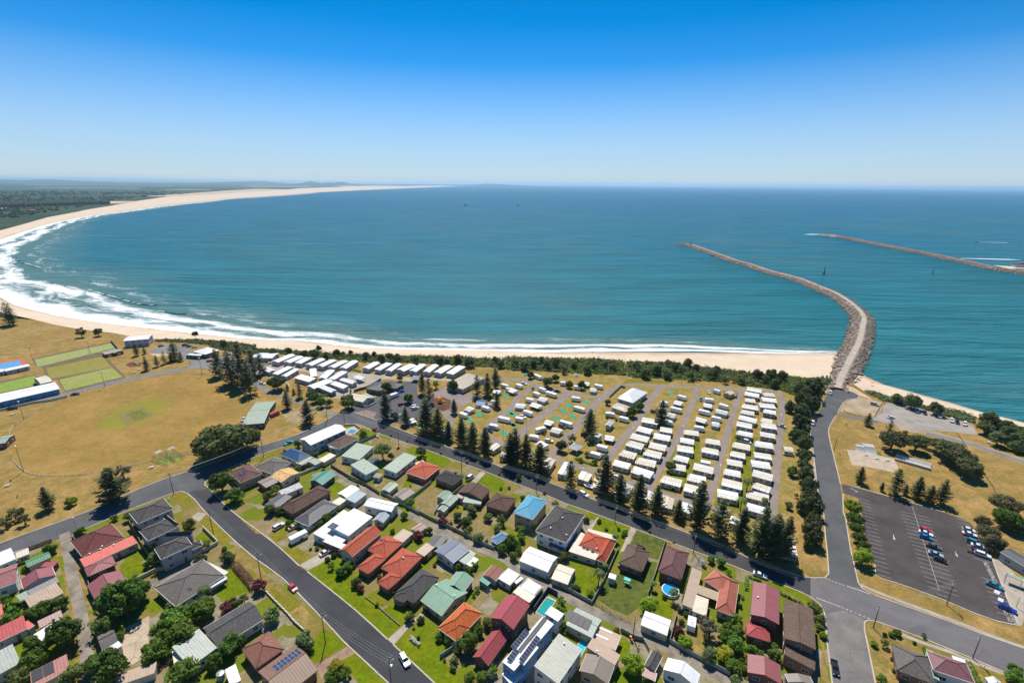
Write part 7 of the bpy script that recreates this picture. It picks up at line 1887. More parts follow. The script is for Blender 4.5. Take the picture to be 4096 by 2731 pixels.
for txt,x0,y0,x1,y1,hgt in LETTERS:
 cu = bpy.data.curves.new('lettering','FONT'); cu.body = txt; cu.size = 1; cu.align_y = 'CENTER'
 tmp = bpy.data.objects.new('tmp',cu); C.objects.link(tmp); dg = bpy.context.evaluated_depsgraph_get()
 me = bpy.data.meshes.new_from_object(tmp.evaluated_get(dg)); bpy.data.objects.remove(tmp); me.materials.clear(); me.materials.append(M['line_paint'])
 w = max(v.co.x for v in me.vertices); o = link('lettering',me,None,(x0,y0,.068),math.atan2(y1 - y0,x1 - x0)); o.scale = (math.hypot(x1 - x0,y1 - y0) / w,hgt,1); tag(o,kind='structure')
for x0,y0,x1,y1 in BAY_SQUARES: tag(line_obj('bay_marking',x0,y0,x1,y1,2.0,.066,M['lilac_paint']),kind='structure')
# distant hills, lagoon, dunes and far woods
def ridge(name,x0,x1,y,h,seed,m,dep=3000):
 rng = random.Random(seed); n = 60; mb = MB(); top = []
 ph = [rng.uniform(0,6.28) for _ in range(6)]
 for i in range(n + 1):
  t = i / n; e = min(1,6 * t,6 * (1 - t)); hh = h * e * max(.08,(.42 + .28 * math.sin(5 * t + ph[0]) + .22 * math.sin(13 * t + ph[1]) + .12 * math.sin(31 * t + ph[2]) + .07 * math.sin(67 * t + ph[3])))
  top.append((x0 + (x1 - x0) * t,hh))
 for i in range(n):
  (xa,ha),(xb,hb) = top[i],top[i + 1]
  mb.face([(xa,y - dep,.5),(xb,y - dep,.5),(xb,y,hb),(xa,y,ha)]); mb.face([(xa,y,ha),(xb,y,hb),(xb,y + dep,.5),(xa,y + dep,.5)])
 return tag(mb.build(name,m),kind='structure')
ridge('hills',-27000,-9000,23000,170,3,G['far']); ridge('hills',-14000,-4500,24500,165,8,G['far']); ridge('hills',-8000,1500,27000,110,5,G['far'],1500)
ridge('hills',-8900,-5900,21000,175,2,G['far'],1500)
poly('lake',M['pool_teal'] if 0 else G['sea'],.8,[(-9500,6700),(-6500,6900),(-5100,7050),(-5400,7500),(-7500,7600),(-10500,7500)])
for pts in ([(-3950,9000),(-3500,7000),(-3200,5550),(-2950,4400),(-3150,4350),(-3500,5500),(-4050,7200),(-4650,9300)],[(-2480,3370),(-2300,2980),(-2480,2900),(-2600,3300)],[(-6900,13500),(-5600,14000),(-6000,15500),(-7600,14600)],[(-5000,15500),(-5500,20600),(-5000,27000),(-6200,25000),(-6800,19500)],[(-7800,8300),(-6200,8450),(-6300,8800),(-7900,8600)],[(-5200,7600),(-4550,7650),(-4700,8000),(-5300,7900)],[(-12000,12500),(-8500,12800),(-8700,13300),(-12200,13000)]):
 poly('dune',G['sand'],1.0,pts)

# ---------------------------------------------------------------- foliage meshes (unit size, shared)
def quad(mb,c,n,size,rng,asp=1.0):
 n = n.normalized(); a = n.cross(Vector((rng.uniform(-1,1),rng.uniform(-1,1),rng.uniform(-1,1)))).normalized(); b = n.cross(a)
 a *= size; b *= size * asp
 mb.face([c - a - b,c + a - b * .4,c + a * .8 + b,c - a * .6 + b * .8])
def crown(seed,kind='round',n=40,per=70,size=.068):
 rng = random.Random(seed); mb = MB()
 for i in range(n):
  while True:
   p = Vector((rng.uniform(-1,1),rng.uniform(-1,1),rng.uniform(-.55,1)))
   if .35 < p.length < .95: break
  if kind == 'flat': p.z *= .45
  if kind == 'open': p *= .95
  cr = rng.uniform(.17,.36) * (.8 if kind == 'open' else 1)
  p = Vector((p.x * .78,p.y * .78,p.z * .72))
  for k in range(per):
   d = Vector((rng.gauss(0,1),rng.gauss(0,1),rng.gauss(.25,1))).normalized()
   q = p + d * cr * rng.uniform(.75,1.05)
   quad(mb,q,d + Vector((rng.uniform(-.6,.6),rng.uniform(-.6,.6),rng.uniform(-.3,.6))),size * rng.uniform(.6,1.25),rng)
 return mb
CROWN = [crown(s).mesh('crown_round') for s in range(6)]
CROWN_FLAT = [crown(20 + s,'flat',42,75,.062).mesh('crown_flat') for s in range(3)]
CROWN_OPEN = [crown(40 + s,'open',22,48,.058).mesh('crown_open') for s in range(4)]
def pine_crown(seed,wide=1.0,sparse=1.0):
 rng = random.Random(seed); mb = MB(); nw = 16
 for w in range(nw):
  t = w / (nw - 1); z = .13 + .85 * t ** .92; r = (.205 * (1 - t) ** .75 + .022) * wide * rng.uniform(.75,1.2)
  if t < .12: r *= .75
  nb = 8 if t < .8 else 5; a0 = rng.uniform(0,6.28)
  for b in range(nb):
   if rng.random() > sparse: continue
   an = a0 + 6.283 * b / nb + rng.uniform(-.2,.2); L = r * rng.uniform(.75,1.15); dx,dy = math.cos(an),math.sin(an); side = Vector((-dy,dx,0)); ns = max(3,int(L / .024))
   for s in range(ns):
    u = (s + .7) / ns; zz = z - .05 * L / .2 * math.sin(u * 2.6) + .06 * u * u * L / .2
    c = Vector((dx * L * u,dy * L * u,zz)); wd = .040 * (1.15 - u * .55)
    for k in (-1,1):
     e = c + side * k * wd * .55 + Vector((0,0,rng.uniform(-.006,.010)))
     quad(mb,e,Vector((rng.uniform(-.5,.5),rng.uniform(-.5,.5),1)),.020 * rng.uniform(.7,1.2),rng,.85)
 return mb
PINE = [pine_crown(s,1.0 + .1 * (s % 3),.9).mesh('pine_crown') for s in range(6)]
PINE_SPARSE = [pine_crown(60 + s,1.15,.62).mesh('pine_crown_sparse') for s in range(2)]
PINE_TRUNK = MB().tube([(0,0,-.01),(0,0,.5),(0,0,.97)],[.016,.010,.003],7).mesh('pine_trunk',M['bark'])
def trunk(seed):
 rng = random.Random(seed); mb = MB().tube([(0,0,-1.15),(.04,.02,-.6),(0,.03,-.1)],[.085,.065,.05],7)
 for k in range(5):
  a = 6.28 * k / 5 + rng.uniform(-.4,.4); mb.tube([(0,.02,-.35),(.3 * math.cos(a),.3 * math.sin(a),.05),(.55 * math.cos(a),.55 * math.sin(a),.35)],[.045,.03,.012],5)
 return mb
TRUNK = [trunk(s).mesh('tree_trunk',M['bark']) for s in range(3)]
def palm_mesh(seed):
 rng = random.Random(seed); mb = MB()
 for k in range(15):
  a = 6.28 * k / 15 + rng.uniform(-.2,.2); el = rng.uniform(.1,.9); L = rng.uniform(.85,1.1); d = Vector((math.cos(a),math.sin(a),0)); side = Vector((-d.y,d.x,0)); prev = Vector((0,0,0))
  for s in range(9):
   u = (s + 1) / 9; c = d * L * u * (1 - .15 * u) + Vector((0,0,el * u - (el + .55) * u * u)); w = .16 * math.sin(3.0 * u + .15)
   for q in (-1,1): mb.face([prev,c,c + side * q * w - Vector((0,0,.10 * u)) + d * .05,prev + side * q * w * .9 - Vector((0,0,.08 * u))])
   prev = c
 return mb
PALM = [palm_mesh(s).mesh('palm_fronds') for s in range(3)]
PALM_TRUNK = MB().tube([(0,0,-2.0),(.05,0,-1),(0,0,.02)],[.085,.06,.06],7).mesh('palm_trunk',M['bark_pale'])
for ms in (CROWN,CROWN_FLAT,CROWN_OPEN,PINE,PINE_SPARSE,PALM):
 for me in ms: me.materials.append(LEAF['dense'])
NUM = ['','one','two','three','four','five','six','seven','eight','nine','ten','eleven','twelve','thirteen','fourteen','fifteen','sixteen']
ORD = ['first','second','third','fourth','fifth','sixth','seventh','eighth','ninth','tenth','eleventh','twelfth','thirteenth','fourteenth','fifteenth','sixteenth'] + [{1: 'twenty-first',2: 'twenty-second',3: 'twenty-third'}.get(i,'twenty-%dth' % i) for i in range(1,30)]
ORD[16:20] = ['seventeenth','eighteenth','nineteenth','twentieth']; ORD[20:23] = ['twenty-first','twenty-second','twenty-third']
def lab(c):
 a,b,i,n = c; s = PHRASES[a] + ' beside ' + PHRASES[b]
 if n > 1: s += ', ' + ('leftmost' if i == 0 else 'rightmost' if i == n - 1 else ORD[i] + ' from left') + ' of ' + (NUM[n] if n < len(NUM) else str(n))
 return s
TREE_GROUP = dict(scrubby='wind-bent trees of the coastal scrub',palm='palm trees',sheoak='she-oaks of the reserve',darkbroad='dark pines along the harbour road')
for i,(lc,kind,x,y,Rr,zc) in enumerate(TREES):
 rng = random.Random(i * 7 + 1); shrub = Rr < 1.7
 name = 'palm_tree' if kind == 'palm' else 'shrub' if shrub or kind in ('flower','pale','yellow') else 'tree'
 Rr *= 1.0 if kind in ('palm','fig') else .82
 root = empty(name,(x,y,0),rng.uniform(0,6.28)); tag(root,lab(lc),'palm' if kind == 'palm' else 'shrub' if name == 'shrub' else 'tree',TREE_GROUP.get(kind,'garden shrubs' if shrub else 'garden and park trees'))
 if kind == 'broadpine':
  h = Rr * 2.0; link('trunk',PINE_TRUNK,root,(0,0,0),0,h); own_mat(link('crown',PINE_SPARSE[0],root,(0,0,0),0,(h * 2.0,h * 2.0,h)),LEAF['pine']); continue
 if kind == 'palm':
  me = PALM[i % 3]; s = (Rr,Rr,Rr); link('trunk',PALM_TRUNK,root,(0,0,zc),0,(Rr,Rr,zc / 2 / 1.0))
 else:
  me = (CROWN_FLAT[i % 3] if kind in ('fig','eucalypt','sheoak','brownish') and Rr > 4 else CROWN_OPEN[i % 4] if kind in ('scraggly','pale','sheoak') or (kind in ('olive','mid','scrubby') and i % 3 == 0) else CROWN[i % 6])
  zf = rng.uniform(.85,1.05) * (.8 if kind == 'fig' else 1); s = (Rr * rng.uniform(.95,1.15),Rr * rng.uniform(.92,1.1),Rr * zf)
  if kind == 'darkbroad': s = (s[0],s[1],s[2] * 1.35)
  link('trunk',TRUNK[i % 3],root,(0,0,zc),0,(Rr,Rr,zc / 1.1))
 own_mat(link('crown',me,root,(0,0,zc),0,s),LEAF[kind])
for i,(lc,x,y,h) in enumerate(PINES):
 root = empty('norfolk_pine',(x,y,0),i * 1.7); tag(root,lab(lc),'tree','Norfolk pines along the streets and parks')
 rng = random.Random(i); k = 1.35 if h < 9 else rng.uniform(1.05,1.3) if h > 17 else rng.uniform(1.15,1.5)
 link('trunk',PINE_TRUNK,root,(0,0,0),0,h)
 me = PINE_SPARSE[i % 2] if i % 7 == 4 else PINE[i % 6]
 own_mat(link('crown',me,root,(0,0,0),0,(h * k,h * k,h)),LEAF['pine'])
def clipped(mb,pts,w,h,rng,size=.22):
 for (ax,ay),(bx,by) in zip(pts,pts[1:]):
  L = math.hypot(bx - ax,by - ay); n = int(L * (w + 2 * h) * 7)
  for _ in range(n):
   t = rng.random(); d = Vector((bx - ax,by - ay,0)).normalized(); s = Vector((-d.y,d.x,0)); a = rng.uniform(-.3,math.pi + .3)
   c = Vector((ax + (bx - ax) * t,ay + (by - ay) * t,0)) + s * math.cos(a) * w / 2 + Vector((0,0,max(.05,h * (.35 + .65 * math.sin(a))))); c += Vector((rng.gauss(0,.1),rng.gauss(0,.1),rng.gauss(0,.1)))
   quad(mb,c,s * math.cos(a) + Vector((rng.uniform(-.5,.5),rng.uniform(-.5,.5),math.sin(a) + .3)),size * rng.uniform(.7,1.3),rng)
 return mb
for i,(l,c,w,pts) in enumerate(HEDGES):
 rng = random.Random(i); tag(clipped(MB(),pts,w,min(2.2,.75 + w * .3),rng).build('hedge',LEAF[c]),l,'hedge','garden hedges')
# low coastal scrub and far woods: masses nobody could count
def in_poly(x,y,p):
 r = False; n = len(p)
 for i in range(n):
  (xa,ya),(xb,yb) = p[i],p[i - 1]
  if (ya > y) != (yb > y) and x < (xb - xa) * (y - ya) / (yb - ya) + xa: r = not r
 return r
def scatter_scrub(name,p,n,seed,m,hmax,size):
 rng = random.Random(seed); mb = MB(); xs = [q[0] for q in p]; ys = [q[1] for q in p]; k = 0; tries = 0
 while k < n and tries < n * 40:
  tries += 1; x,y = rng.uniform(min(xs),max(xs)),rng.uniform(min(ys),max(ys))
  if not in_poly(x,y,p): continue
  k += 1; r = rng.uniform(.5,1.6); h = rng.uniform(.3,hmax)
  for _ in range(9):
   d = Vector((rng.gauss(0,1),rng.gauss(0,1),abs(rng.gauss(0,.9)))).normalized()
   quad(mb,Vector((x,y,h * .5)) + Vector((d.x * r,d.y * r,d.z * h * .7)),d + Vector((0,0,.5)),size * rng.uniform(.6,1.4),rng)
 return tag(mb.build(name,m),kind='stuff')
scr = [p for n,m,z,p in PATCHES if n == 'scrub_ground']
scatter_scrub('coastal_scrub',scr[0],2400,1,LEAF['scrubby'],2.0,.42); scatter_scrub('coastal_creeper',scr[0],1700,2,LEAF['green'],.9,.4)
for k,p in enumerate(scr[1:]): scatter_scrub('coastal_scrub',p,500 if k < 2 else 1100,5 + k,LEAF['dkgreen' if k == 2 else 'scrubby'],1.5,.45)
rng = random.Random(77); mb = MB(); wood = far_dune + [(-900,300),(-2600,300),(-9000,3000),(-9000,12000)]
for _ in range(9000):
 u = rng.random(); y = 420 + 5500 * u * u; x = -950 - rng.random() ** 1.2 * (700 + y * 1.0)
 if not in_poly(x,y,wood) or not in_poly(x + 75 + y * .02,y - 25,wood): continue
 dense = math.sin(x * .006 + 1) + math.sin(y * .004) + rng.gauss(0,.7)
 if dense < -.3: continue
 r = rng.uniform(4,8) * (1 + y / 6000); h = rng.uniform(3,9) * (1 + y / 9000)
 mb.blob((x,y,h * .5),(r,r,h),5,2,.3)
tag(mb.build('far_woods',G['far']),kind='stuff')
mb = MB(); rng = random.Random(78)            # the dark pine plantation behind the far beach
for _ in range(1400):
 t = rng.random(); x = -2450 + 150 * t - 260 * rng.random(); y = 2280 + 640 * t + rng.gauss(0,25)
 mb.blob((x,y,8),(9,9,15),5,3,.25)
tag(mb.build('pine_plantation',LEAF['pine']),kind='stuff')
for i,(x,y) in enumerate([(-2334,2335),(-2421,2577),(-2467,2921),(-2409,2919),(-2367,2929),(-2293,2273),(-2077,2192)]):
 tag(MB().box(-9,9,-7,7,0,5).prism([(-10,5),(10,5),(0,8)],-8,8).build('far_house',M['white_paint'] if i % 2 else ROOF['red_metal'],None,(x,y,0),.4 * i),('tiny pale house at the left frame edge below far pines','tiny red-roofed house in scrub across the bay','tiny white house at the foot of the far pine plantation','tiny red-roofed house left of the far white pair','tiny white house at the right end of the far pines','tiny red-roofed house lowest among far left trees','tiny white house nearest the far dunes')[i],'house','far houses across the bay')

# ---------------------------------------------------------------- breakwaters
ROCK = []
for s in range(5):
 rg = random.Random(s + 100); mb = MB(); mb.blob((0,0,0),(1,.8,.62),6,3,.32); ROCK.append(mb.mesh('boulder',M['rock']))
def breakwater(name,line,wl,wr,wp,label,nbig,nsmall,seed,path_mat,zt=1.2):
 pts = smooth(line,6); rng = random.Random(seed); root = empty(name,(pts[0].x,pts[0].y,0)); tag(root,label,'breakwater','harbour breakwaters'); o0 = Vector((pts[0].x,pts[0].y,0))
 core,path = MB(),MB(); sec = []
 for i,p in enumerate(pts):
  d = (pts[min(i + 1,len(pts) - 1)] - pts[max(i - 1,0)]).normalized(); n = Vector((-d.y,d.x)); sec.append((p,n,d))
 prof = [(-wr,-3.6),(-wr * .55,-.6),(-wp / 2 - .6,zt),(wp / 2 + .6,zt),(wl * .55,-.6),(wl,-3.6)]
 P3 = lambda i,u,z: (sec[i][0].x + sec[i][1].x * u - o0.x,sec[i][0].y + sec[i][1].y * u - o0.y,z)
 for i in range(len(sec) - 1):
  for k in range(5):
   (ua,za),(ub,zb) = prof[k],prof[k + 1]; core.face([P3(i,ub,zb),P3(i,ua,za),P3(i + 1,ua,za),P3(i + 1,ub,zb)])
  path.face([P3(i,wp / 2,zt + .12),P3(i,-wp / 2,zt + .12),P3(i + 1,-wp / 2,zt + .12),P3(i + 1,wp / 2,zt + .12)])
 core.face([P3(len(sec) - 1,u,z) for u,z in prof])
 core.build('core',M['rock'],root); path.build('path',path_mat,root)
 allp = []
 for i,(p,n,d) in enumerate(sec):
  L = 6.0; den = 3.4 if i < 95 else 2.4
  for side,w in ((1,wl),(-1,wr)):
   for _ in range(int(w * L / den)):
    u = rng.uniform(wp / 2 + .5,w + .5); t = (u - wp / 2) / (w - wp / 2); z = zt - (zt + 3.0) * t ** 1.15 + rng.uniform(-.2,.5); q = p + n * side * u + d * rng.uniform(-3,3)
    allp.append((q.x - o0.x,q.y - o0.y,z,rng.choice((.6,.8,.9,1.1,1.3,1.8))))
 for k in range(140):
  a = rng.uniform(0,6.28); r = rng.uniform(2,wl); p = sec[-1][0]; allp.append((p.x + math.cos(a) * r - o0.x,p.y + math.sin(a) * r - o0.y,zt - (zt + 3) * (r / wl) ** 1.3,rng.uniform(.9,1.8)))
 allp.sort(key=lambda a: math.hypot(a[0] + o0.x,a[1] + o0.y))
 for x,y,z,s in allp[:nbig]:
  o = link('boulder',ROCK[rng.randrange(5)],root,(x,y,z),rng.uniform(0,6.28),(s,s,s)); o.rotation_euler[0] = rng.uniform(-.5,.5)
 mb = MB()
 for x,y,z,s in allp[nbig:nbig + nsmall]: mb.blob((x,y,z),(s,s * .85,s * .65),5,2,.35)
 tag(mb.build('boulders',M['rock'],root),kind='stuff'); return root
breakwater('breakwater',BREAKWATER,11.5,10.5,4.2,'long curving rock breakwater with pale path from the turning circle',300,6500,3,G['breakwater_path'])
breakwater('breakwater',FAR_BREAKWATER,12,12,4.5,'farther straight rock breakwater across the harbour mouth',0,4500,4,G['asphalt_pale'],2.0)
tag(MB().blob((0,0,0),(30,9,1.2),9,3,.3).build('foam_patch',M['wake'],None,(884,1484,-2.9),.2),kind='stuff')
tag(MB().blob((0,0,0),(95,14,.5),12,3,.3).build('breaking_wave',M['wake'],None,(1035,905,-2.9),-.35),kind='stuff')
tag(MB().blob((0,0,0),(60,6,.5),12,3,.3).build('breaking_wave',M['wake'],None,(960,990,-2.9),-.15),kind='stuff')
poly('beach',G['beach'],-2.0,[(856,800),(880,905),(960,850),(1200,780),(1200,640),(850,700)])

for pts in ([(-542, 620), (-505, 596), (-481, 582), (-456, 565), (-432, 551), (-416, 543), (-403, 543)], [(-880, 871), (-827, 831), (-785, 804), (-742, 774)], [(-380, 516), (-368, 510), (-356, 505), (-347, 506)]):                     # crest line of single breakers outside the surf
 P_ = smooth(pts,5); mb = MB(); sw = MB(); rng = random.Random(len(pts))
 for i in range(len(P_) - 1):
  a,b = P_[i],P_[i + 1]; d = (b - a).normalized(); n = Vector((-d.y,d.x)); w = 3.2
  if n.y > 0: n = -n
  for (u0,z0),(u1,z1) in (((-3.5,-3.01),(0,-2.0)),((0,-2.0),(1.6,-3.01))): sw.face([(*(a + n * u0),z0),(*(a + n * u1),z1),(*(b + n * u1),z1),(*(b + n * u0),z0)])
  if rng.random() < .62: mb.blob((a.x + n.x * .6,a.y + n.y * .6,-2.2),(rng.uniform(2,4),rng.uniform(.7,1.6),.5),7,3,.4)
 tag(sw.build('breaking_wave',G['sea']),kind='structure'); tag(mb.build('wave_crest',M['wake']),kind='stuff')

# ---------------------------------------------------------------- buildings
def roof_geo(L,W,ty,rise,th=.16):
 """local: u along x, v along y, z=0 at the eave.  Returns mesh builder, height function, list of ridge/hip lines."""
 mb = MB(); x,y = L / 2,W / 2; lines = []
 def slope(p, e, up):                 # roof plane with uv in metres: e = eave direction, up = up-slope direction
  e = Vector(e); up = Vector(up); o = Vector(p[0])
  mb.face(p,[((Vector(q) - o).dot(e),(Vector(q) - o).dot(up)) for q in p])
 A,B,D,E = (-x,-y,0),(x,-y,0),(x,y,0),(-x,y,0)
 if ty == 'gable2':
  sl = math.hypot(x,rise); k,s = x / sl,rise / sl; F_,H_ = (0,-y,rise),(0,y,rise)
  slope([A,F_,H_,E],(0,1,0),(k,0,s)); slope([B,D,H_,F_],(0,1,0),(-k,0,s)); lines = [(F_,H_)]
  hf = lambda u,v: rise * (1 - abs(u) / x); nrm = lambda u,v: (math.copysign(1,u) * s,0,k)
  rim = [A,F_,B,D,H_,E]
 elif ty == 'gable':
  sl = math.hypot(y,rise); k,s = y / sl,rise / sl; F_,H_ = (-x,0,rise),(x,0,rise)
  slope([A,B,H_,F_],(1,0,0),(0,k,s)); slope([D,E,F_,H_],(1,0,0),(0,-k,s)); lines = [(F_,H_)]
  hf = lambda u,v: rise * (1 - abs(v) / y); nrm = lambda u,v: (0,math.copysign(1,v) * s,k); rim = [A,B,H_,D,E,F_]
 elif ty == 'hip':
  q = min(x,y) * .96; sl = math.hypot(q,rise); k,s = q / sl,rise / sl
  if x >= y: F_,H_ = (-x + q,0,rise),(x - q,0,rise); q1,q2,q3,q4 = [A,B,H_,F_],[D,E,F_,H_],[E,A,F_],[B,D,H_]
  else: F_,H_ = (0,-y + q,rise),(0,y - q,rise); q1,q2,q3,q4 = [A,B,F_],[D,E,H_],[E,A,F_,H_],[B,D,H_,F_]
  slope(q1,(1,0,0),(0,k,s)); slope(q2,(1,0,0),(0,-k,s)); slope(q3,(0,1,0),(k,0,s)); slope(q4,(0,1,0),(-k,0,s))
  lines = [(F_,H_)] + ([(A,F_),(E,F_),(B,H_),(D,H_)] if x >= y else [(A,F_),(B,F_),(D,H_),(E,H_)])
  hf = lambda u,v: rise * min(1,min(x - abs(u),y - abs(v)) / q)
  def nrm(u,v): return (math.copysign(1,u) * s,0,k) if x - abs(u) < y - abs(v) else (0,math.copysign(1,v) * s,k)
  rim = [A,B,D,E]
 elif ty == 'vault':
  n = 8; pr = [(-y + 2 * y * i / n,rise * math.sin(math.pi * i / n)) for i in range(n + 1)]
  for (va,za),(vb,zb) in zip(pr,pr[1:]): slope([(-x,va,za),(x,va,za),(x,vb,zb),(-x,vb,zb)],(1,0,0),(0,1,0))
  hf = lambda u,v: rise * math.cos(v / y * 1.57); nrm = lambda u,v: (0,0,1); rim = [A,B,D,E]
 else:                                 # flat / skillion, low along -y
  F_,H_ = (x,y,rise),(-x,y,rise); slope([A,B,F_,H_],(1,0,0),(0,1,0)); k = W / math.hypot(W,rise)
  hf = lambda u,v: rise * (v + y) / W; nrm = lambda u,v: (0,-rise / math.hypot(W,rise),k); rim = [A,B,F_,H_]
 n = len(rim)
 for i in range(n):
  a,b = rim[i],rim[(i + 1) % n]; mb.face([(a[0],a[1],a[2] - th),(b[0],b[1],b[2] - th),b,a])
 mb.face([(p[0],p[1],p[2] - th) for p in reversed(rim)])
 return mb,hf,nrm,lines
WIN = {}
def window_mesh(w,h):
 k = (round(w,1),round(h,1))
 if k not in WIN:
  p = MB().box(-w / 2,w / 2,-.03,.03,0,h); f = MB()
  for a,b,c,d in ((-w / 2 - .07,w / 2 + .07,-.08,0),(-w / 2 - .07,w / 2 + .07,h,h + .08),(-w / 2 - .07,-w / 2,0,h),(w / 2,w / 2 + .07,0,h),(-.03,.03,0,h)): f.box(a,b,-.05,.05,c,d)
  WIN[k] = (p.mesh('window',M['window_glass']),f.mesh('frame',M['fascia_white']))
 return WIN[k]
def add_window(root,x,y,z,rz,w=1.5,h=1.1):
 p,f = window_mesh(w,h); o = link('window',p,root,(x,y,z),rz); link('frame',f,o); return o
PANEL = {}
def rot_z(p,a): c,s = math.cos(a),math.sin(a); return (p[0] * c - p[1] * s,p[0] * s + p[1] * c)
def building(name,label,cat,group,blocks,extras=()):
 x0,y0,a0 = blocks[0][0],blocks[0][1],R(blocks[0][2]); root = empty(name,(x0,y0,0),a0); tag(root,label,cat,group)
 seen = []
 for bi,(bx,by,ang,L,W,z,ty,rise,rm,wm) in enumerate(blocks):
  lx,ly = rot_z((bx - x0,by - y0),-a0); la = R(ang) - a0; ez = z - .012 * bi
  mb,hf,nrm,lines = roof_geo(L,W,ty,rise)
  ro = mb.build('roof',ROOF[rm],root,(lx,ly,ez),la); kind = ROOFC[rm][0]
  seen.append((bx,by,R(ang),L,W,ez,hf,nrm))
  if lines:
   cap = MB()
   for a,b in lines:
    a,b = Vector(a),Vector(b)
    if (b - a).length > .1: cap.tube([a + Vector((0,0,.03)),b + Vector((0,0,.03))],.13 if kind == 't' else .09,5)
   if cap.f: cap.build('ridge_cap',ROOF[rm],ro)
  g = MB()
  for y in ((-W / 2,W / 2) if ty in ('gable','hip','vault') else (-W / 2,) if ty in ('shed','flat') else ()): g.box(-L / 2,L / 2,y - (.12 if y < 0 else 0),y + (.12 if y > 0 else 0),-.2,-.04)
  if ty in ('gable2','hip'):
   for x in (-L / 2,L / 2): g.box(x - (.12 if x < 0 else 0),x + (.12 if x > 0 else 0),-W / 2,W / 2,-.2,-.04)
  if g.f: g.build('gutter',M['fascia_cream'] if wm in ('cream_wall','tan_wall') else M['fascia_dark'] if wm.startswith('brick') else M['fascia_white'],ro)
  if wm == 'open':
   for sx in (-1,1):
    for sy in (-1,1): MB().box(-.06,.06,-.06,.06,0,ez - .15).build('post',M['fascia_white'],root,(lx + rot_z((sx * (L / 2 - .25),sy * (W / 2 - .25)),la)[0],ly + rot_z((sx * (L / 2 - .25),sy * (W / 2 - .25)),la)[1],0),la)
   continue
  ov = .42 if ty in ('hip','gable') and L > 6 else .16; x,y = L / 2 - ov,W / 2 - ov; zt = ez - .17; mb = MB()
  def wface(a,b,extra=None):
   Lw = math.hypot(b[0] - a[0],b[1] - a[1]); za,zb = hf(*a),hf(*b); f = [(a[0],a[1],0),(b[0],b[1],0),(b[0],b[1],zt + zb)]; uv = [(0,0),(Lw,0),(Lw,zt + zb)]
   if extra: f.append((extra[0],extra[1],zt + extra[2])); uv.append((Lw / 2,zt + extra[2]))
   f.append((a[0],a[1],zt + za)); uv.append((0,zt + za)); mb.face(f,uv)
  if ty == 'hip': hf = lambda u,v: 0.0
  wface((-x,-y),(x,-y),(0,-y,hf(0,-y)) if ty == 'gable2' else None); wface((x,-y),(x,y),(x,0,hf(x,0)) if ty == 'gable' else None)
  wface((x,y),(-x,y),(0,y,hf(0,y)) if ty == 'gable2' else None); wface((-x,y),(-x,-y),(-x,0,hf(-x,0)) if ty == 'gable' else None)
  mb.build('wall',WALL[wm],root,(lx,ly,0),la)
  for nx,ny,half,ln in ((0,-1,y,2 * x),(0,1,y,2 * x),(1,0,x,2 * y),(-1,0,x,2 * y)):
   wx,wy = rot_z((nx,ny),R(ang))
   if wx * -bx + wy * -by < 0 or ln < 2.2: continue
   small = name == 'shed'; n = 1 if small or ln < 4 else max(1,int(ln / 3.6)); rz = la + (math.atan2(ny,nx) + math.pi / 2)
   for lvl in range(2 if ez > 5 else 1):
    zw = 1.0 + lvl * 2.9 if ez > 5 else min(1.1,ez - 1.9)
    for i in range(n):
     t = ((i + .5) / n - .5) * ln; px,py = (t,ny * (half + .02)) if ny else (nx * (half + .02),t); qx,qy = rot_z((px,py),la)
     if small and i == 0 and ny: 
      MB().box(-1.15,1.15,-.03,.03,0,2.0).build('roller_door',M['fascia_cream'],root,(lx + qx,ly + qy,.02),rz)
     elif not small and lvl == 0 and i == n // 2 and nx == 0 and n > 1: MB().box(-.45,.45,-.03,.03,0,2.05).build('door',M['timber'],root,(lx + qx,ly + qy,.05),rz)
     else: add_window(root,lx + qx,ly + qy,zw,rz,1.7 if (i + bi) % 2 else 1.2,1.1)
 def top(px,py):
  best = None
  for bx,by,a,L,W,ez,hf,nrm in seen:
   u,v = rot_z((px - bx,py - by),-a)
   if abs(u) <= L / 2 + .3 and abs(v) <= W / 2 + .3:
    z = ez + hf(max(-L / 2,min(L / 2,u)),max(-W / 2,min(W / 2,v)))
    if best is None or z > best[0]: n = nrm(u,v); nx,ny = rot_z(n[:2],a); best = (z,Vector((nx,ny,n[2])),a)
  return best or (seen[0][5] + .3,Vector((0,0,1)),seen[0][2])
 inv = lambda px,py: rot_z((px - x0,py - y0),-a0)
 for e in extras:
  if e[0] in ('vent','sky','flue','chim'):
   z,n,a = top(e[1],e[2]); lx,ly = inv(e[1],e[2])
   if e[0] == 'vent': MB().tube([(0,0,-.1),(0,0,.3)],.16,8).blob((0,0,.38),(.34,.34,.2),8,3,0).build('roof_vent',M['white_paint'],root,(lx,ly,z))
   elif e[0] == 'flue': MB().tube([(0,0,-.2),(0,0,1.3)],.12,8).tube([(0,0,1.3),(0,0,1.5)],.22,8).build('flue',M['steel'],root,(lx,ly,z))
   elif e[0] == 'chim': MB().box(-.45,.45,-.4,.4,-z,.9).box(-.52,.52,-.47,.47,.9,1.0).build('chimney',M['chimney_brick'],root,(lx,ly,z))
   else:
    o = MB().box(-.45,.45,-.6,.6,-.05,.14).build('skylight',M['sky_glass'],root,(lx,ly,z)); nn = rot_z(n[:2],-a0); o.rotation_euler = Vector((nn[0],nn[1],n.z)).to_track_quat('Z','Y').to_euler()
  elif e[0] in ('pan','mat'):
   if e[0] == 'pan': _,cx,cyy,nc,nr,ang = e; pw,ph,gap = 1.0,1.6,.04
   else: _,cx,cyy,nc,pw,ph = e; nr,ang,gap = 1,None,.12
   z,n,a = top(cx,cyy); lx,ly = inv(cx,cyy)
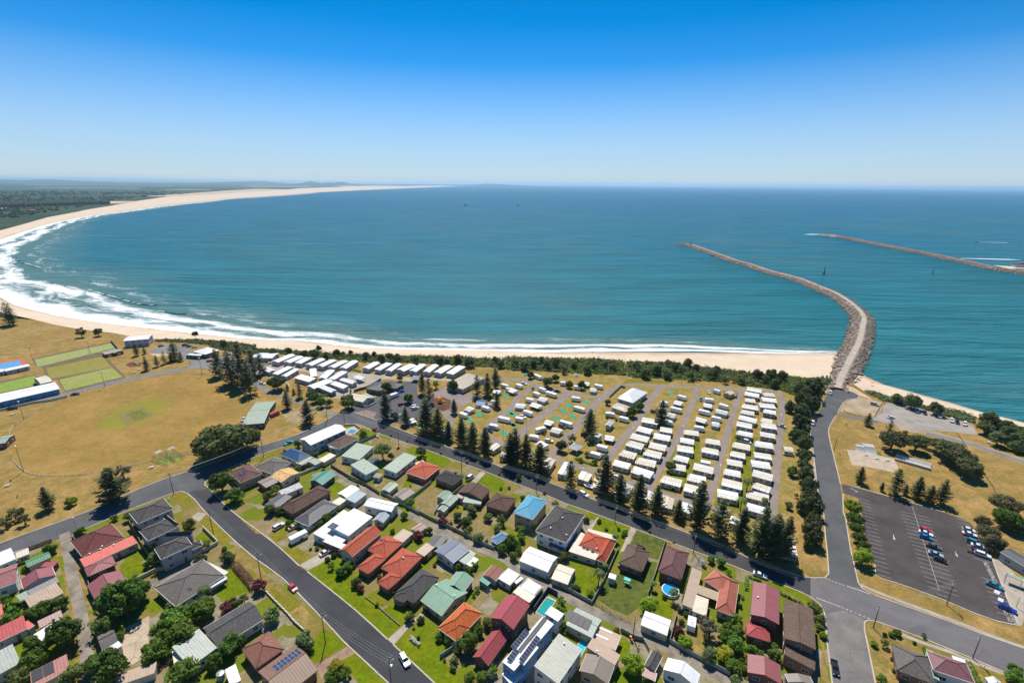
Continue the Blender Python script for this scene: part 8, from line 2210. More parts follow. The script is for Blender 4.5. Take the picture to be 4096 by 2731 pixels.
   nn = rot_z(n[:2],-a0); nv = Vector((nn[0],nn[1],n.z)).normalized(); tilt = ang is not None
   ax = Vector((1,0,0)) if not tilt else Vector((*rot_z((math.cos(R(ang)),math.sin(R(ang))),-a0),0))
   if not tilt and abs(nv.x) > .1: ax = Vector((0,1,0))
   if e[0] == 'mat': ax = Vector((1,0,0)) if abs(nv.y) >= abs(nv.x) else Vector((0,1,0))
   if tilt: s_ = nv.cross(ax); nv = (nv - s_ * .28).normalized(); ax = ax; pw,ph = (1.6,1.0)
   bx_ = (ax - nv * ax.dot(nv)).normalized(); by_ = nv.cross(bx_); mat = Matrix((bx_,by_,nv)).transposed().to_4x4()
   if tilt: nc,nr = nr,nc; pw,ph = 1.0,1.6
   k = (pw,ph,e[0])
   if k not in PANEL: PANEL[k] = (MB().box(-pw / 2 + .03,pw / 2 - .03,-ph / 2 + .03,ph / 2 - .03,0,.05).mesh('solar_panel',M['solar'] if e[0] == 'pan' else M['black_mat']),MB().box(-pw / 2,pw / 2,-ph / 2,ph / 2,-.03,.035).mesh('panel_frame',M['panel_frame'] if e[0] == 'pan' else M['dark_steel']))
   for i in range(nc):
    for j in range(nr):
     off = bx_ * ((i - (nc - 1) / 2) * (pw + gap)) + by_ * ((j - (nr - 1) / 2) * (ph + gap)); o = link('solar_panel' if e[0] == 'pan' else 'pool_heating_mat',PANEL[k][0],root); o.matrix_local = Matrix.Translation(Vector((lx,ly,z + (.45 if tilt else .1))) + off) @ mat; link('panel_frame',PANEL[k][1],o)
  elif e[0] == 'strip':
   (ax_,ay_),(bx_,by_) = inv(*e[1]),inv(*e[2]); d = Vector((bx_ - ax_,by_ - ay_)); MB().box(0,d.length,-.65,.65,0,.05).build('roof_trough',M['dark_steel'],root,(ax_,ay_,6.62),math.atan2(d.y,d.x))
  elif e[0] == 'parapet':
   bx,by,ang,L,W,z = blocks[0][:6]; rr = MB()
   for k in range(5): rr.box(L / 2 - 4.4,L / 2 - .3,-W / 2 + .35,-W / 2 + .39,z + .3 + .17 * k,z + .33 + .17 * k); rr.box(L / 2 - 4.4,L / 2 - .3,W / 2 - .39,W / 2 - .35,z + .3 + .17 * k,z + .33 + .17 * k)
   rr.build('terrace_railing',M['dark_steel'],root); MB().box(L / 2 - 4.6,L / 2 - .2,-W / 2 + .3,W / 2 - .3,z + .1,z + .2).build('terrace_floor',M['white_paint'],root)
  elif e[0] == 'door': MB().box(-1.3,1.3,-.05,.05,0,2.2).build('roller_door',M['timber'],root,(0,0,0))
  elif e[0] == 'stripe':
   for p in e[1:]: lx,ly = inv(*p); MB().box(-.3,.3,-2.4,2.4,0,.03).build('clear_sheet',M['white_paint'],root,(lx,ly,blocks[0][5] + .11),0)
 return root
HG = dict(house='houses',shed='backyard sheds and garages',carport='backyard carports',clubhouse='club buildings')
for n,l,c,b,e in HOUSES: building(n,l,c,HG.get(n,'park and club buildings'),b,e)
for lst,z,w in ((SEA_CABINS,3.3,'grey_wall'),(LOW_CABINS,3.0,'grey_wall'),(STREET_CABINS,2.8,'cream_wall')):
 for i,(l,g,x,y,a,L,W) in enumerate(lst):
  rm = 'white_metal' if lst is not STREET_CABINS else ('cream_roof','white_metal','offwhite')[i % 3]
  b = [(x,y,a,L,W,z,'gable2' if lst is SEA_CABINS and i % 3 else 'shed' if i % 2 else ('gable' if L > W else 'gable2'),.7,rm,w)]
  if lst is STREET_CABINS: b[0] = (x,y,a,L * .55,W,z,'shed',.25,rm,w); dx,dy = rot_z((L * .5,0),R(a)); b = [(x - dx * .45,y - dy * .45,*b[0][2:]),(x + dx * .55,y + dy * .55,a,L * .44,W * .96,z - .15,'shed',.2,('tan_pale','grey_pale','cream_roof')[i % 3],w)]
  building('cabin',l,'cabin',g,b)
building('shade_canopy','white pyramid shade canopy among the cabin gardens','canopy','park shelters',[(*CANOPY,2.9,'hip',1.0,'white_metal','open')])
building('shade_canopy','beige shade canopy over a white sedan beside the park lane','canopy','park shelters',[(*RECTS['shade'],2.5,'vault',.7,'cream_roof','open')])
building('tent','blue-topped camping annex tent on first grass strip','tent','tents',[(*RECTS['tent_blue'],2.2,'gable',.8,'navy','white_wall')])
# ---------------------------------------------------------------- static and touring caravans
STC = {}
def static_meshes(L,D,v):
 k = (round(L * 2) / 2,D,v)
 if k in STC: return STC[k]
 L = k[0]; d1 = D * .48; m = {}
 wm = ('cream_wall','white_wall','grey_wall')[v % 3]; roof = ('cream_roof','white_metal','offwhite')[v % 3]; roof2 = ('offwhite','cream_roof','white_metal')[v % 3]
 uvb = lambda mb,x0,x1,y0,y1,z: mb.face([(x0,y0,z),(x1,y0,z),(x1,y1,z + .12),(x0,y1,z + .12)],[(x0,y0),(x1,y0),(x1,y1),(x0,y1)])
 m['body'] = MB().box(-L / 2 + .2,L / 2 - .2,-D / 2 + .2,D / 2 - .2,.25,2.5).mesh('body',WALL[wm])
 m['skirt'] = MB().box(-L / 2 + .25,L / 2 - .25,-D / 2 + .25,D / 2 - .25,0,.25).mesh('skirt',M['dark_steel'])
 a = MB(); uvb(a,-L / 2,L / 2,-D / 2,-D / 2 + d1,2.62); a.box(-L / 2,L / 2,-D / 2,-D / 2 + d1,2.5,2.6); m['roof'] = a.mesh('roof',ROOF[roof])
 s = L * (.0 if v % 2 else .12); a = MB(); uvb(a,-L / 2 + s,L / 2,-D / 2 + d1 - .1,D / 2,2.8); a.box(-L / 2 + s,L / 2,-D / 2 + d1 - .1,D / 2,2.5,2.78); m['annex_roof'] = a.mesh('annex_roof',ROOF[roof2])
 a = MB()
 for i in range(int(L / 1.2)): a.box(-L / 2 + 1.2 * i + .55,-L / 2 + 1.2 * i + .61,-D / 2,D / 2,2.76,2.99)
 m['roof_rib'] = a.mesh('roof_rib',M['fascia_cream'])
 m['band'] = MB().box(-L / 2 + .18,L / 2 - .18,-D / 2 + .17,-D / 2 + .19,.8,1.05).mesh('stripe_panel',M['annex_grey'] if v % 2 else M['timber'])
 m['hatch'] = MB().box(-.35,.35,-.3,.3,0,.14).mesh('roof_hatch',M['white_paint'])
 STC[k] = m; return m
for i,(row,n,last,col,x,y,a,L,D) in enumerate(STATICS):
 lb = f"{col} static caravan, {'nearest the street' if last else ORD[n] + ' from beach end'}, {PHRASES[row]}"
 v = 1 + 3 * (n % 2) if col == 'white' else (0,5,3,2)[n % 4]; m = static_meshes(L,D,v); L = round(L * 2) / 2; ar = R(a); root = empty('static_caravan',(x,y,0),ar); tag(root,lb,'static caravan','static caravans in rows')
 for k in ('body','skirt','roof','annex_roof','band'): link(k if k != 'band' else 'stripe_panel',m[k],root)
 if v % 2 == 0: link('roof_rib',m['roof_rib'],root)
 for sx in (-.3,.25): link('roof_hatch',m['hatch'],root,(L * sx,-D / 2 + D * .22,2.68))
 for q in range(3): add_window(root,-L / 2 + L * (q + .5) / 3,-D / 2 + .16,1.2,0,1.2,.8)
 for sx,rz in ((-L / 2 + .2,-math.pi / 2),(L / 2 - .2,math.pi / 2)): add_window(root,sx,-.6,1.2,rz,1.0,.8)
 MB().box(-.4,.4,-.02,.02,.25,2.2).build('door',M['fascia_white'],root,(L * .12,-D / 2 + .17,0))
def prof_extrude(prof,hw,taper=.96):
 mb = MB(); n = len(prof)
 for s in (-1,1):
  f = [(x,s * hw * (taper if z > 1.5 else 1),z) for x,z in prof]; mb.face(f if s < 0 else list(reversed(f)))
 for i in range(n):
  (ax,az),(bx,bz) = prof[i],prof[(i + 1) % n]; wa,wb = hw * (taper if az > 1.5 else 1),hw * (taper if bz > 1.5 else 1)
  mb.face([(ax,wa,az),(bx,wb,bz),(bx,-wb,bz),(ax,-wa,az)])
 return mb
WHEEL = MB().tube([(0,-.11,0),(0,.11,0)],.33,12).mesh('wheel',M['tyre']); RIM = MB().tube([(0,-.125,0),(0,.125,0)],.2,8).mesh('rim',M['rim'])
def wheels(root,xs,hw,z=.33,k=1.0):
 for x in xs:
  for s in (-1,1): w = link('wheel',WHEEL,root,(x,s * hw,z),0,k); link('rim',RIM,w)
TV = {}
def tourer_mesh(L,v):
 k = (round(L),v)
 if k not in TV:
  L = k[0] - .4; x = L / 2
  pr = [(-x,.45),(x - .2,.45),(x,.8),(x + .02,1.6),(x - .45,2.45),(x - 1.0,2.62),(-x + .6,2.62),(-x + .1,2.4),(-x - .02,1.2)] if v != 2 else [(-x,.45),(x,.45),(x,2.6),(x - .1,2.68),(-x + .1,2.68),(-x,2.6)]
  TV[k] = dict(body=prof_extrude(pr,1.25).mesh('body',M['white_paint'] if v != 3 else M['cream_paint']),hatch=MB().box(-.3,.3,-.3,.3,0,.16).mesh('roof_hatch',M['lamp_clear']),ac=MB().box(-.5,.5,-.35,.35,0,.25).mesh('air_conditioner',M['white_paint']),stripe=MB().box(-x * .9,x * .9,-1.165,1.165,.75,1.0).mesh('stripe_panel',M['annex_grey'] if v < 2 else M['cloth_navy']),bar=MB().tube([(x - .1,-.8,.5),(x + 1.2,0,.5)],.05,4).tube([(x - .1,.8,.5),(x + 1.2,0,.5)],.05,4).mesh('drawbar',M['dark_steel']),win=MB().box(-.6,.6,-1.17,1.17,1.45,2.0).mesh('window',M['window_glass']),awn=MB().face([(-x * .85,-1.15,2.45),(-x * .85,-3.4,2.1),(x * .85,-3.4,2.1),(x * .85,-1.15,2.45)]).box(-x * .85,x * .85,-3.42,-3.36,2.04,2.1).mesh('awning',M['annex']),annex=MB().box(-x * .85,x * .85,-3.5,-1.15,0,2.0).face([(-x * .88,-1.12,2.5),(-x * .88,-3.6,2.05),(x * .88,-3.6,2.05),(x * .88,-1.12,2.5)]).mesh('annex',M['annex_grey']))
 return TV[k]
for i,(row,n,x,y,a,L,v) in enumerate(TOURERS):
 lb = PHRASES[row] if n < 0 else f"touring caravan, {ORD[n]} from the sea, {PHRASES[row]}"
 m = tourer_mesh(L,0 if v == 4 else v); Lr = round(L) - .4; root = empty('touring_caravan',(x,y,0),R(a)); tag(root,lb,'caravan','touring caravans on grass sites')
 link('body',m['body'],root); link('stripe_panel',m['stripe'],root); link('drawbar',m['bar'],root); wheels(root,(-.45,.35),1.05)
 link('roof_hatch',m['hatch'],root,(-Lr * .25,0,2.6)); link('roof_hatch',m['hatch'],root,(Lr * .22,.2,2.6)); link('air_conditioner',m['ac'],root,(0,0,2.6))
 for q in (-.28,.12): link('window',m['win'],root,(Lr * q,0,0))
 if n >= 0 and v == 1: link('awning',m['awn'],root)
 if n >= 0 and v in (3,4): link('annex',m['annex'],root)
# ---------------------------------------------------------------- cars
CT = dict(
 sedan=dict(L=4.6,body=[(-2.3,.35),(2.3,.35),(2.32,.62),(2.1,.80),(.95,.93),(-1.5,.96),(-2.2,.93),(-2.32,.7)],cab=[(1.0,.92),(.25,1.40),(-.95,1.42),(-1.75,.95)]),
 hatch=dict(L=4.1,body=[(-2.0,.35),(2.05,.35),(2.08,.62),(1.85,.82),(.95,.95),(-1.9,.98),(-2.05,.7)],cab=[(1.0,.94),(.25,1.46),(-1.25,1.46),(-1.95,.98)]),
 suv=dict(L=4.8,body=[(-2.35,.45),(2.35,.45),(2.4,.8),(2.2,1.02),(1.1,1.12),(-2.3,1.12),(-2.4,.8)],cab=[(1.1,1.1),(.5,1.75),(-2.0,1.78),(-2.3,1.1)]),
 van=dict(L=5.0,body=[(-2.45,.4),(2.4,.4),(2.45,.8),(2.2,1.1),(1.7,1.2),(-2.45,1.2)],cab=[(1.8,1.15),(1.1,2.05),(-2.35,2.1),(-2.45,1.2)]),
 ute=dict(L=5.1,body=[(-2.5,.42),(2.5,.42),(2.52,.75),(2.3,.98),(1.2,1.08),(-.6,1.1),(-.62,.75),(-2.4,.75),(-2.42,1.08),(-2.52,1.08)],cab=[(1.25,1.06),(.65,1.68),(-.4,1.7),(-.62,1.08)]))
CM = {}
def car_meshes(ty):
 if ty in CM: return CM[ty]
 c = CT[ty]; L = c['L']; b = MB(); hw = .9
 pr = c['body']; n = len(pr)
 for s in (-1,1):
  f = [(x,s * hw,z) for x,z in pr]; b.face(f if s < 0 else list(reversed(f)))
 for i in range(n): (ax,az),(bx,bz) = pr[i],pr[(i + 1) % n]; b.face([(ax,hw,az),(bx,hw,bz),(bx,-hw,bz),(ax,-hw,az)])
 me = b.mesh('body'); bm = bmesh.new(); bm.from_mesh(me); bmesh.ops.remove_doubles(bm,verts=bm.verts,dist=.001); bmesh.ops.recalc_face_normals(bm,faces=bm.faces); bmesh.ops.bevel(bm,geom=[e for e in bm.edges if abs((e.verts[0].co - e.verts[1].co).y) < .01],offset=.07,segments=2,affect='EDGES'); bm.to_mesh(me); bm.free(); me.materials.append(CAR['white']); me.polygons.foreach_set('use_smooth',[False] * len(me.polygons))
 cab = c['cab']; (x0,z0),(x1,z1),(x2,z2),(x3,z3) = cab; g = MB(); h0,h1 = .84,.66
 q = lambda x,z,s: (x,s * (h0 if z < 1.3 and z < z1 - .1 else h1),z)
 for s in (-1,1): g.face([q(x,z,s) for x,z in (cab if s < 0 else list(reversed(cab)))])
 for i in range(3): (ax,az),(bx,bz) = cab[i],cab[i + 1]; g.face([q(ax,az,1),q(bx,bz,1),q(bx,bz,-1),q(ax,az,-1)])
 rf = MB(); rf.box(x2 + .05,x1 - .05,-.68,.68,z1 - .02,z1 + .035); pil = [(x2,z2),(x2 * .6 + x1 * .4,z1)]
 for s in (-1,1):
  for xa in (x1 - .05,(x1 + x2) / 2 - .05,x2): rf.tube([(xa,s * h1,z1),(xa + (.55 if xa == x1 - .05 else -.12 if xa != x2 else -.45) * (z1 - z0) / .5,s * h0 * 1.005,z0)],.045,4)
 CM[ty] = (me,g.mesh('glasshouse',M['car_glass']),rf.mesh('roof',CAR['white']),MB().box(-.06,.06,-.2,.2,-.07,.07)); return CM[ty]
HL = MB().box(-.05,.05,-.2,.2,-.08,.08).mesh('headlight',M['lamp_clear']); TL = MB().box(-.05,.05,-.18,.18,-.09,.09).mesh('tail_light',M['lamp_red'])
for l,ty,col,x,y,a in CARS:
 b,g,rf,_ = car_meshes(ty); c = CT[ty]; root = empty('parked_car' if 'driving' not in l else 'car',(x,y,.05),R(a)); tag(root,l,'van' if ty == 'van' else 'utility' if ty == 'ute' else 'car','cars parked and driving')
 own_mat(link('body',b,root),CAR[col]); link('glasshouse',g,root); own_mat(link('roof',rf,root),CAR[col]); h = c['L'] / 2; wheels(root,(h * .6,-h * .6),.82)
 zf = c['body'][2][1] + .02
 for s in (-1,1): link('headlight',HL,root,(h - .02,s * .62,zf)); link('tail_light',TL,root,(-h - .02 + (.05 if ty != 'ute' else 0),s * .66,zf + .05))
# ---------------------------------------------------------------- poles, wires
tops = []
for lc,k,x,y,h in POLES:
 root = empty({'power': 'power_pole','light': 'street_light','flood': 'floodlight_pole'}[k],(x,y,0),R(57) if k == 'power' else R(-35)); tag(root,lab(lc),'power pole' if k == 'power' else 'street light' if k == 'light' else 'floodlight',{'power': 'timber power poles','light': 'street lights','flood': 'floodlight poles round the oval'}[k])
 MB().tube([(0,0,-.1),(0,0,h)],[.17,.11] if k != 'light' else [.09,.06],8).build('pole',M['pole_timber'] if k == 'power' else M['pole_grey'],root)
 if k == 'power':
  MB().box(-1.2,1.2,-.06,.06,h - .7,h - .56).build('crossarm',M['pole_timber'],root); MB().box(-.8,.8,-.05,.05,h - 1.7,h - 1.58).build('crossarm',M['pole_timber'],root)
  for u in (-1.1,-.4,.4,1.1): MB().tube([(u,0,h - .56),(u,0,h - .36)],.06,6).build('insulator',M['white_paint'],root)
  MB().tube([(0,0,h - 2.2),(1.2,.0,h - 1.9)],.035,5).box(1.1,1.6,-.1,.1,h - 1.98,h - 1.88).build('lamp_arm',M['pole_grey'],root)
 elif k == 'light': MB().tube([(0,0,h - .1),(.9,0,h + .1)],.045,5).box(.7,1.3,-.13,.13,h + .04,h + .16).build('lamp_head',M['white_paint'],root)
 else:
  MB().box(-1.0,1.0,-.05,.05,h - .1,h).build('crossarm',M['steel'],root)
  for u in (-.75,0,.75): MB().box(u - .28,u + .28,-.1,.25,h,h + .45).build('floodlight',M['white_paint'],root)
 tops.append((x,y,h))
o = MB().box(-.28,.28,-.3,.3,0,.9).tube([(-.14,0,.9),(-.14,0,1.15)],.05,5).tube([(.14,0,.9),(.14,0,1.15)],.05,5).build('transformer',M['shed_blue'] if 'shed_blue' in M else M['steel'],None)
px,py,h = tops[2]; o.location = (px + .45,py,h - 3.6); tag(o,'grey-blue transformer strapped to the nearest power pole','transformer')
WL = ['wires crossing the left street between its middle and upper poles','wires from the upper left-street pole to the townhouse pole','wires from the middle left-street pole to the transformer pole','wires along the cross street by the blue house','wires from the blue house pole to the park entrance pole','wires across the park entrance junction','wires from the park entrance to the motel','wires along the main street past the motel','wires along the main street past the black-tiled house','wires along the main street past the cyan roof','wires along the main street past the charcoal house','wires across the cross-street junction to the townhouse pole','wires along the lower right street by the carpark','wires above the main street pines to the corner pole','wires from the corner pole to the carpark pole']
wi = 0
for si,seq in enumerate(WIRES):
 for a,b in zip(seq,seq[1:]):
  (ax,ay,ah),(bx,by,bh) = tops[a],tops[b]; root = empty('power_line',(ax,ay,0)); ax_ = Vector((math.cos(R(57)),math.sin(R(57)),0))
  tag(root,WL[wi],'power line'); wi += 1; tag(root,None,None,'power line spans')
  for u in (-1.1,-.4,.4,1.1):
   pts = [(ax_.x * u + (bx - ax) * t,ax_.y * u + (by - ay) * t,ah - .36 + (bh - ah) * t - 3.2 * t * (1 - t)) for t in [q / 8 for q in range(9)]]
   MB().tube(pts,.022,3,False).build('cable',M['pole_grey'],root)
# ---------------------------------------------------------------- fences
FS = dict(low_wall=(.45,.2,'timber',2.4,0),paling=(1.6,.06,'paling',2.4,1),steel=(1.6,.06,'steel_fence',2.4,1),wall=(1.5,.2,'pale_fence',4,0),brick_wall=(.9,.25,'pale_fence',2.4,2),curved_wall=(1.0,.2,'pale_fence',3,0),timber=(1.8,.1,'timber',2.4,1),wire=(1.5,.03,'rope_net',3,3),rail=(.8,.06,'white_rail',3,4),post_rail=(.8,.1,'timber',3,4),pool_fence=(1.9,.12,'cloth_navy',3,0))
UNIT = {}
def unit_box(kind,h,th,m):
 if kind not in UNIT:
  if kind in ('wire',):
   mb = MB()
   for z in (.1,.5,.9,1.3,h): mb.box(0,1,-.012,.012,z - .012,z + .012)
   for q in range(5): mb.box(q / 5,q / 5 + .008,-.01,.01,0,h)
  elif kind in ('rail','post_rail'): mb = MB().box(0,1,-th / 2,th / 2,h - .12,h).box(0,1,-th / 2,th / 2,h * .45,h * .45 + .08)
  elif kind == 'paling':
   mb = MB()
   for q in range(12): mb.box(q / 12 + .004,(q + 1) / 12 - .004,-th / 2 - .008 * (q % 2),th / 2 - .008 * (q % 2),0,h - .03 * (q % 3))
  else: mb = MB().box(0,1,-th / 2,th / 2,0,h).box(0,1,-th / 2 - .03,th / 2 + .03,h - .1,h + .01)
  UNIT[kind] = (mb.mesh('panel',M[m]),MB().box(-.07,.07,-.07,.07,0,h + .1).mesh('post',M['timber' if kind in ('paling','post_rail','timber') else 'white_rail' if kind in ('rail','brick_wall') else 'dark_steel' if kind in ('wire','pool_fence') else m]))
 return UNIT[kind]
for k,l,pts in FENCES:
 h,th,m,sp,st = FS[k]; panel,post = unit_box(k,h,th,m); root = empty('wall' if 'wall' in k else 'fence',(*pts[0],0)); tag(root,l,'wall' if 'wall' in k else 'fence','fences and walls')
 p0 = Vector(pts[0]); P_ = smooth(pts,4) if k in ('rail','curved_wall') else [Vector(p) for p in pts]
 for a,b in zip(P_,P_[1:]):
  d = b - a; n = max(1,int(round(d.length / sp))); rz = math.atan2(d.y,d.x); w = d.length / n
  for i in range(n):
   q = a + d * (i / n) - p0; link('rail' if 'rail' in k else 'panel',panel,root,(q.x,q.y,0),rz,(w - .02,1,1))
   if st: link('post',post,root,(q.x,q.y,0),rz,1 if k != 'brick_wall' else (3,3,1.1))
for lc,x,y in MATS: tag(MB().box(-2.6,2.6,-1.25,1.25,.015,.05).build('ground_mat',M['mat_teal'],None,(x,y,0),R(-58)),lab(lc),'ground mat','turquoise ground mats on empty sites')
# ---------------------------------------------------------------- pools, play equipment, small things
def S(k,z=0.0): return (*SPOTS[k],z)
def rect_pool(k,kd,m,dm,label,wk=1.0):
 x,y,a,L,W = RECTS[kd]; root = empty('swimming_pool',(x,y,0),R(a)); tag(root,label,'pool','backyard pools')
 X,Y,A,L2,W2 = RECTS[k]; lx,ly = rot_z((X - x,Y - y),-R(a)); W2 *= wk
 MB().box(-L / 2,L / 2,-W / 2,W / 2,.02,.12).build('deck',M[dm],root)
 MB().box(-L2 / 2,L2 / 2,-W2 / 2,W2 / 2,.05,.16).build('water',M[m],root,(lx,ly,0),R(A - a))
 c = MB()
 for s in (-1,1): c.box(-L2 / 2 - .3,L2 / 2 + .3,s * (W2 / 2 + .16) - .15,s * (W2 / 2 + .16) + .15,.1,.24); c.box(s * (L2 / 2 + .16) - .15,s * (L2 / 2 + .16) + .15,-W2 / 2 - .01,W2 / 2 + .01,.1,.238)
 c.build('coping',M['sandstone'],root,(lx,ly,0),R(A - a))
rect_pool('pool_a','pool_deck','pool_teal','pool_tile','narrow teal pool behind dark blue walls by the modern white house',1.5)
rect_pool('pool_b','pool_b_deck','pool_cyan','pool_tile','bright cyan pool between the grey-green and tan roofs',1.4)
rect_pool('pool_c','pool_c_deck','pool_blue','sandstone','blue pool on sandstone terrace behind the long white building')
def person(name,pos,label,shirt,pose='stand',rz=0):
 k = .45 if pose == 'sit' else .88
 J = [(0,0,k),(0,0,k + .28),(0,0,k + .52),(0,0,k + .62),(0,.01,k + .78),(.2,0,k + .48),(.27,.02,k + .2),(.27,.1,k - .05),(-.2,0,k + .48),(-.27,.02,k + .2),(-.27,.1,k - .05)]
 legs = [(.1,0,k - .04),(.12,.02,.46),(.13,0,.06),(.13,.14,.03),(-.1,0,k - .04),(-.12,.12,.46),(-.13,.05,.06),(-.13,.19,.03)] if pose == 'stand' else [(.1,.05,k - .05),(.13,.45,k),(.13,.5,.08),(.13,.62,.04),(-.1,.05,k - .05),(-.13,.45,k),(-.13,.5,.08),(-.13,.62,.04)]
 E_ = [(0,1),(1,2),(2,3),(3,4),(2,5),(5,6),(6,7),(2,8),(8,9),(9,10),(0,11),(11,12),(12,13),(13,14),(0,15),(15,16),(16,17),(17,18)]
 rad = [.15,.14,.16,.06,.11,.07,.05,.04,.07,.05,.04,.1,.07,.045,.04,.1,.07,.045,.04]
 me = bpy.data.meshes.new('person'); me.from_pydata(J + legs,E_,[]); o = link('person',me,None,pos,rz)
 sk = o.modifiers.new('skin','SKIN'); sk.use_smooth_shade = True
 for v,r in zip(me.skin_vertices[0].data,rad): v.radius = (r,r)
 me.skin_vertices[0].data[0].use_root = True; me.materials.append(M['skin'])
 MB().tube([(0,0,k - .12),(0,0,k + .1)],[.2,.18],8).build('shorts',M['cloth_navy'],o); MB().tube([(0,0,k + .1),(0,0,k + .5)],[.185,.2],8).build('shirt',M[shirt],o); MB().blob((0,-.01,k + .83),(.115,.12,.09),8,4,0).build('hair',M['timber'],o)
 return tag(o,label,'person','people on the beach and grass')
person('p',S('person_a'),'person in dark clothes sitting on the dry reserve grass','cloth_navy','sit',2)
person('p',S('person_b'),'person in red standing on the grass near the harbour road','cloth_red')
person('p',S('person_c',-1.2),'person standing alone on the middle of the beach','cloth_navy','stand',1)
person('p',S('person_d',-1.2),'person in red walking on the beach near the scrub path','cloth_red','stand',3)
person('p',S('person_f',-1.5),'person walking on the harbour beach by the water','cloth_navy','stand',.5)
person('p',S('person_g',-2.2),'person in red on the wet sand below the kiosk','cloth_red','stand',2)
person('p',S('person_h',-2.6),'person in navy at the water edge below the kiosk','cloth_navy','stand',2)
person('p',S('person_e',-3.4),'bather standing in the breaking waves','cloth_navy','stand',1)
x,y = SPOTS['round_pool']; root = empty('swimming_pool',(x,y,0)); tag(root,'round above-ground pool behind the maroon hipped house','pool','backyard pools')
MB().tube([(0,0,0),(0,0,1.1)],2.9,24).build('pool_wall',M['white_paint'],root); MB().tube([(0,0,1.08),(0,0,1.13)],2.65,24).build('water',M['pool_blue'],root)
root = empty('swing_set',S('swing'),R(-30)); tag(root,'swing set with pale blue canopy on the patchy lawn','swing set')
for sx in (-1.3,1.3): MB().tube([(sx,-.9,0),(sx,0,2.1),(sx,.9,0)],.05,5).build('leg',M['white_paint'],root)
MB().tube([(-1.4,0,2.1),(1.4,0,2.1)],.05,5).build('top_bar',M['white_paint'],root); MB().box(-1.1,1.1,-.7,.7,2.15,2.2).build('canopy',M['shed_blue'] if 'shed_blue' in M else M['mint'],root)
MB().box(-.8,.8,-.3,.3,.5,.56).tube([(-.7,0,.5),(-.7,0,2.1)],.02,4).tube([(.7,0,.5),(.7,0,2.1)],.02,4).build('seat',M['mint'],root)
root = empty('trampoline',S('trampoline')); tag(root,'netted round trampoline in the motel courtyard','trampoline')
MB().tube([(0,0,.7),(0,0,.75)],2.2,20).build('mat',M['black_mat'],root); a = MB()
for k in range(20): a.box(-.3,.3,-.18,.18,-.03,.05) if 0 else None
a = MB().tube([(2.2 * math.cos(6.283 * k / 20),2.2 * math.sin(6.283 * k / 20),.8) for k in range(21)],.2,5,False); a.build('pad',M['blue_plastic'],root)
for k in range(8): c_,s_ = 2.35 * math.cos(.785 * k),2.35 * math.sin(.785 * k); MB().tube([(c_,s_,0),(c_,s_,2.4)],.04,5).build('net_pole',M['steel'],root)
root = empty('boat',S('boat'),R(60)); tag(root,'white and blue boat on its trailer by the street fence','boat')
MB().prism([(-.9,1.2),(-.7,.55),(0,.35),(.7,.55),(.9,1.2),(.75,1.2),(.5,.75),(-.5,.75),(-.75,1.2)],-2.4,1.6).face([(-.9,1.6,1.2),(.9,1.6,1.2),(0,2.9,1.3)]).face([(-.9,1.6,1.2),(0,2.9,1.3),(0,1.6,.35)]).face([(.9,1.6,1.2),(0,1.6,.35),(0,2.9,1.3)]).build('hull',M['hull_white'],root)
MB().box(-.6,.6,-.4,.4,1.15,1.7).build('cabin',M['blue_plastic'],root); MB().box(-.2,.2,-2.9,-2.4,.7,1.6).build('outboard_motor',M['dark_steel'],root); wheels(root,(),0)
MB().box(-.6,.6,-2.2,2.2,.3,.36).tube([(0,2,.35),(0,3.6,.4)],.05,5).build('trailer',M['steel'],root)
for s in (-1,1): link('wheel',WHEEL,root,(s * .95,-.6,.3),math.pi / 2)
root = empty('shipping_container',S('container'),R(62)); tag(root,'red shipping container behind the sage-roofed hall','container')
a = MB()
for k in range(12): a.box(-3 + k * .5,-3 + k * .5 + .25,-1.2,1.2,.1,2.5); a.box(-3 + k * .5 + .25,-3 + k * .5 + .5,-1.16,1.16,.1,2.46)
a.build('body',ROOF['red_metal'],root); MB().box(3.0,3.05,-1.15,1.15,.2,2.4).build('door',ROOF['red_metal'],root)
root = empty('rescue_board',S('kayak'),R(70)); tag(root,'yellow and white rescue craft beside the sage-roofed hall','boat'); MB().blob((0,0,.35),(2.0,.5,.35),10,5,.02).build('hull',M['yellow'],root); MB().box(-.8,.4,-.25,.25,.5,.72).build('seat',M['white_paint'],root)
root = empty('play_tower',S('playtower'),R(20)); tag(root,'playground tower with yellow slide in bark mulch','playground')
for sx in (-1,1):
 for sy in (-1,1): MB().box(sx - .07,sx + .07,sy - .07,sy + .07,0,3.2).build('post',M['timber'],root)
MB().box(-1.1,1.1,-1.1,1.1,1.4,1.5).build('platform',M['red_plastic'],root); MB().prism([(-1.3,3.1),(1.3,3.1),(0,4)],-1.3,1.3).build('roof',M['orange_plastic'],root); MB().face([(1.1,-.4,1.5),(3.6,-.4,.2),(3.6,.4,.2),(1.1,.4,1.5)]).box(1.1,3.6,.4,.45,.2,.5).build('slide',M['yellow'],root)
root = empty('climbing_net',(SPOTS['climbnet'][0] + 1,SPOTS['climbnet'][1] - 3,0)); tag(root,'rope climbing pyramid on bark mulch by the play tower','climbing net'); MB().tube([(0,0,0),(0,0,4)],.06,6).build('mast',M['steel'],root); a = MB()
for k in range(8): a.tube([(0,0,4),(2.2 * math.cos(.785 * k),2.2 * math.sin(.785 * k),0)],.025,3)
for q in (.3,.55,.8): a.tube([(2.2 * q * math.cos(.785 * k),2.2 * q * math.sin(.785 * k),4 * (1 - q)) for k in range(9)],.025,3,False)
a.build('ropes',M['rope_net'],root)
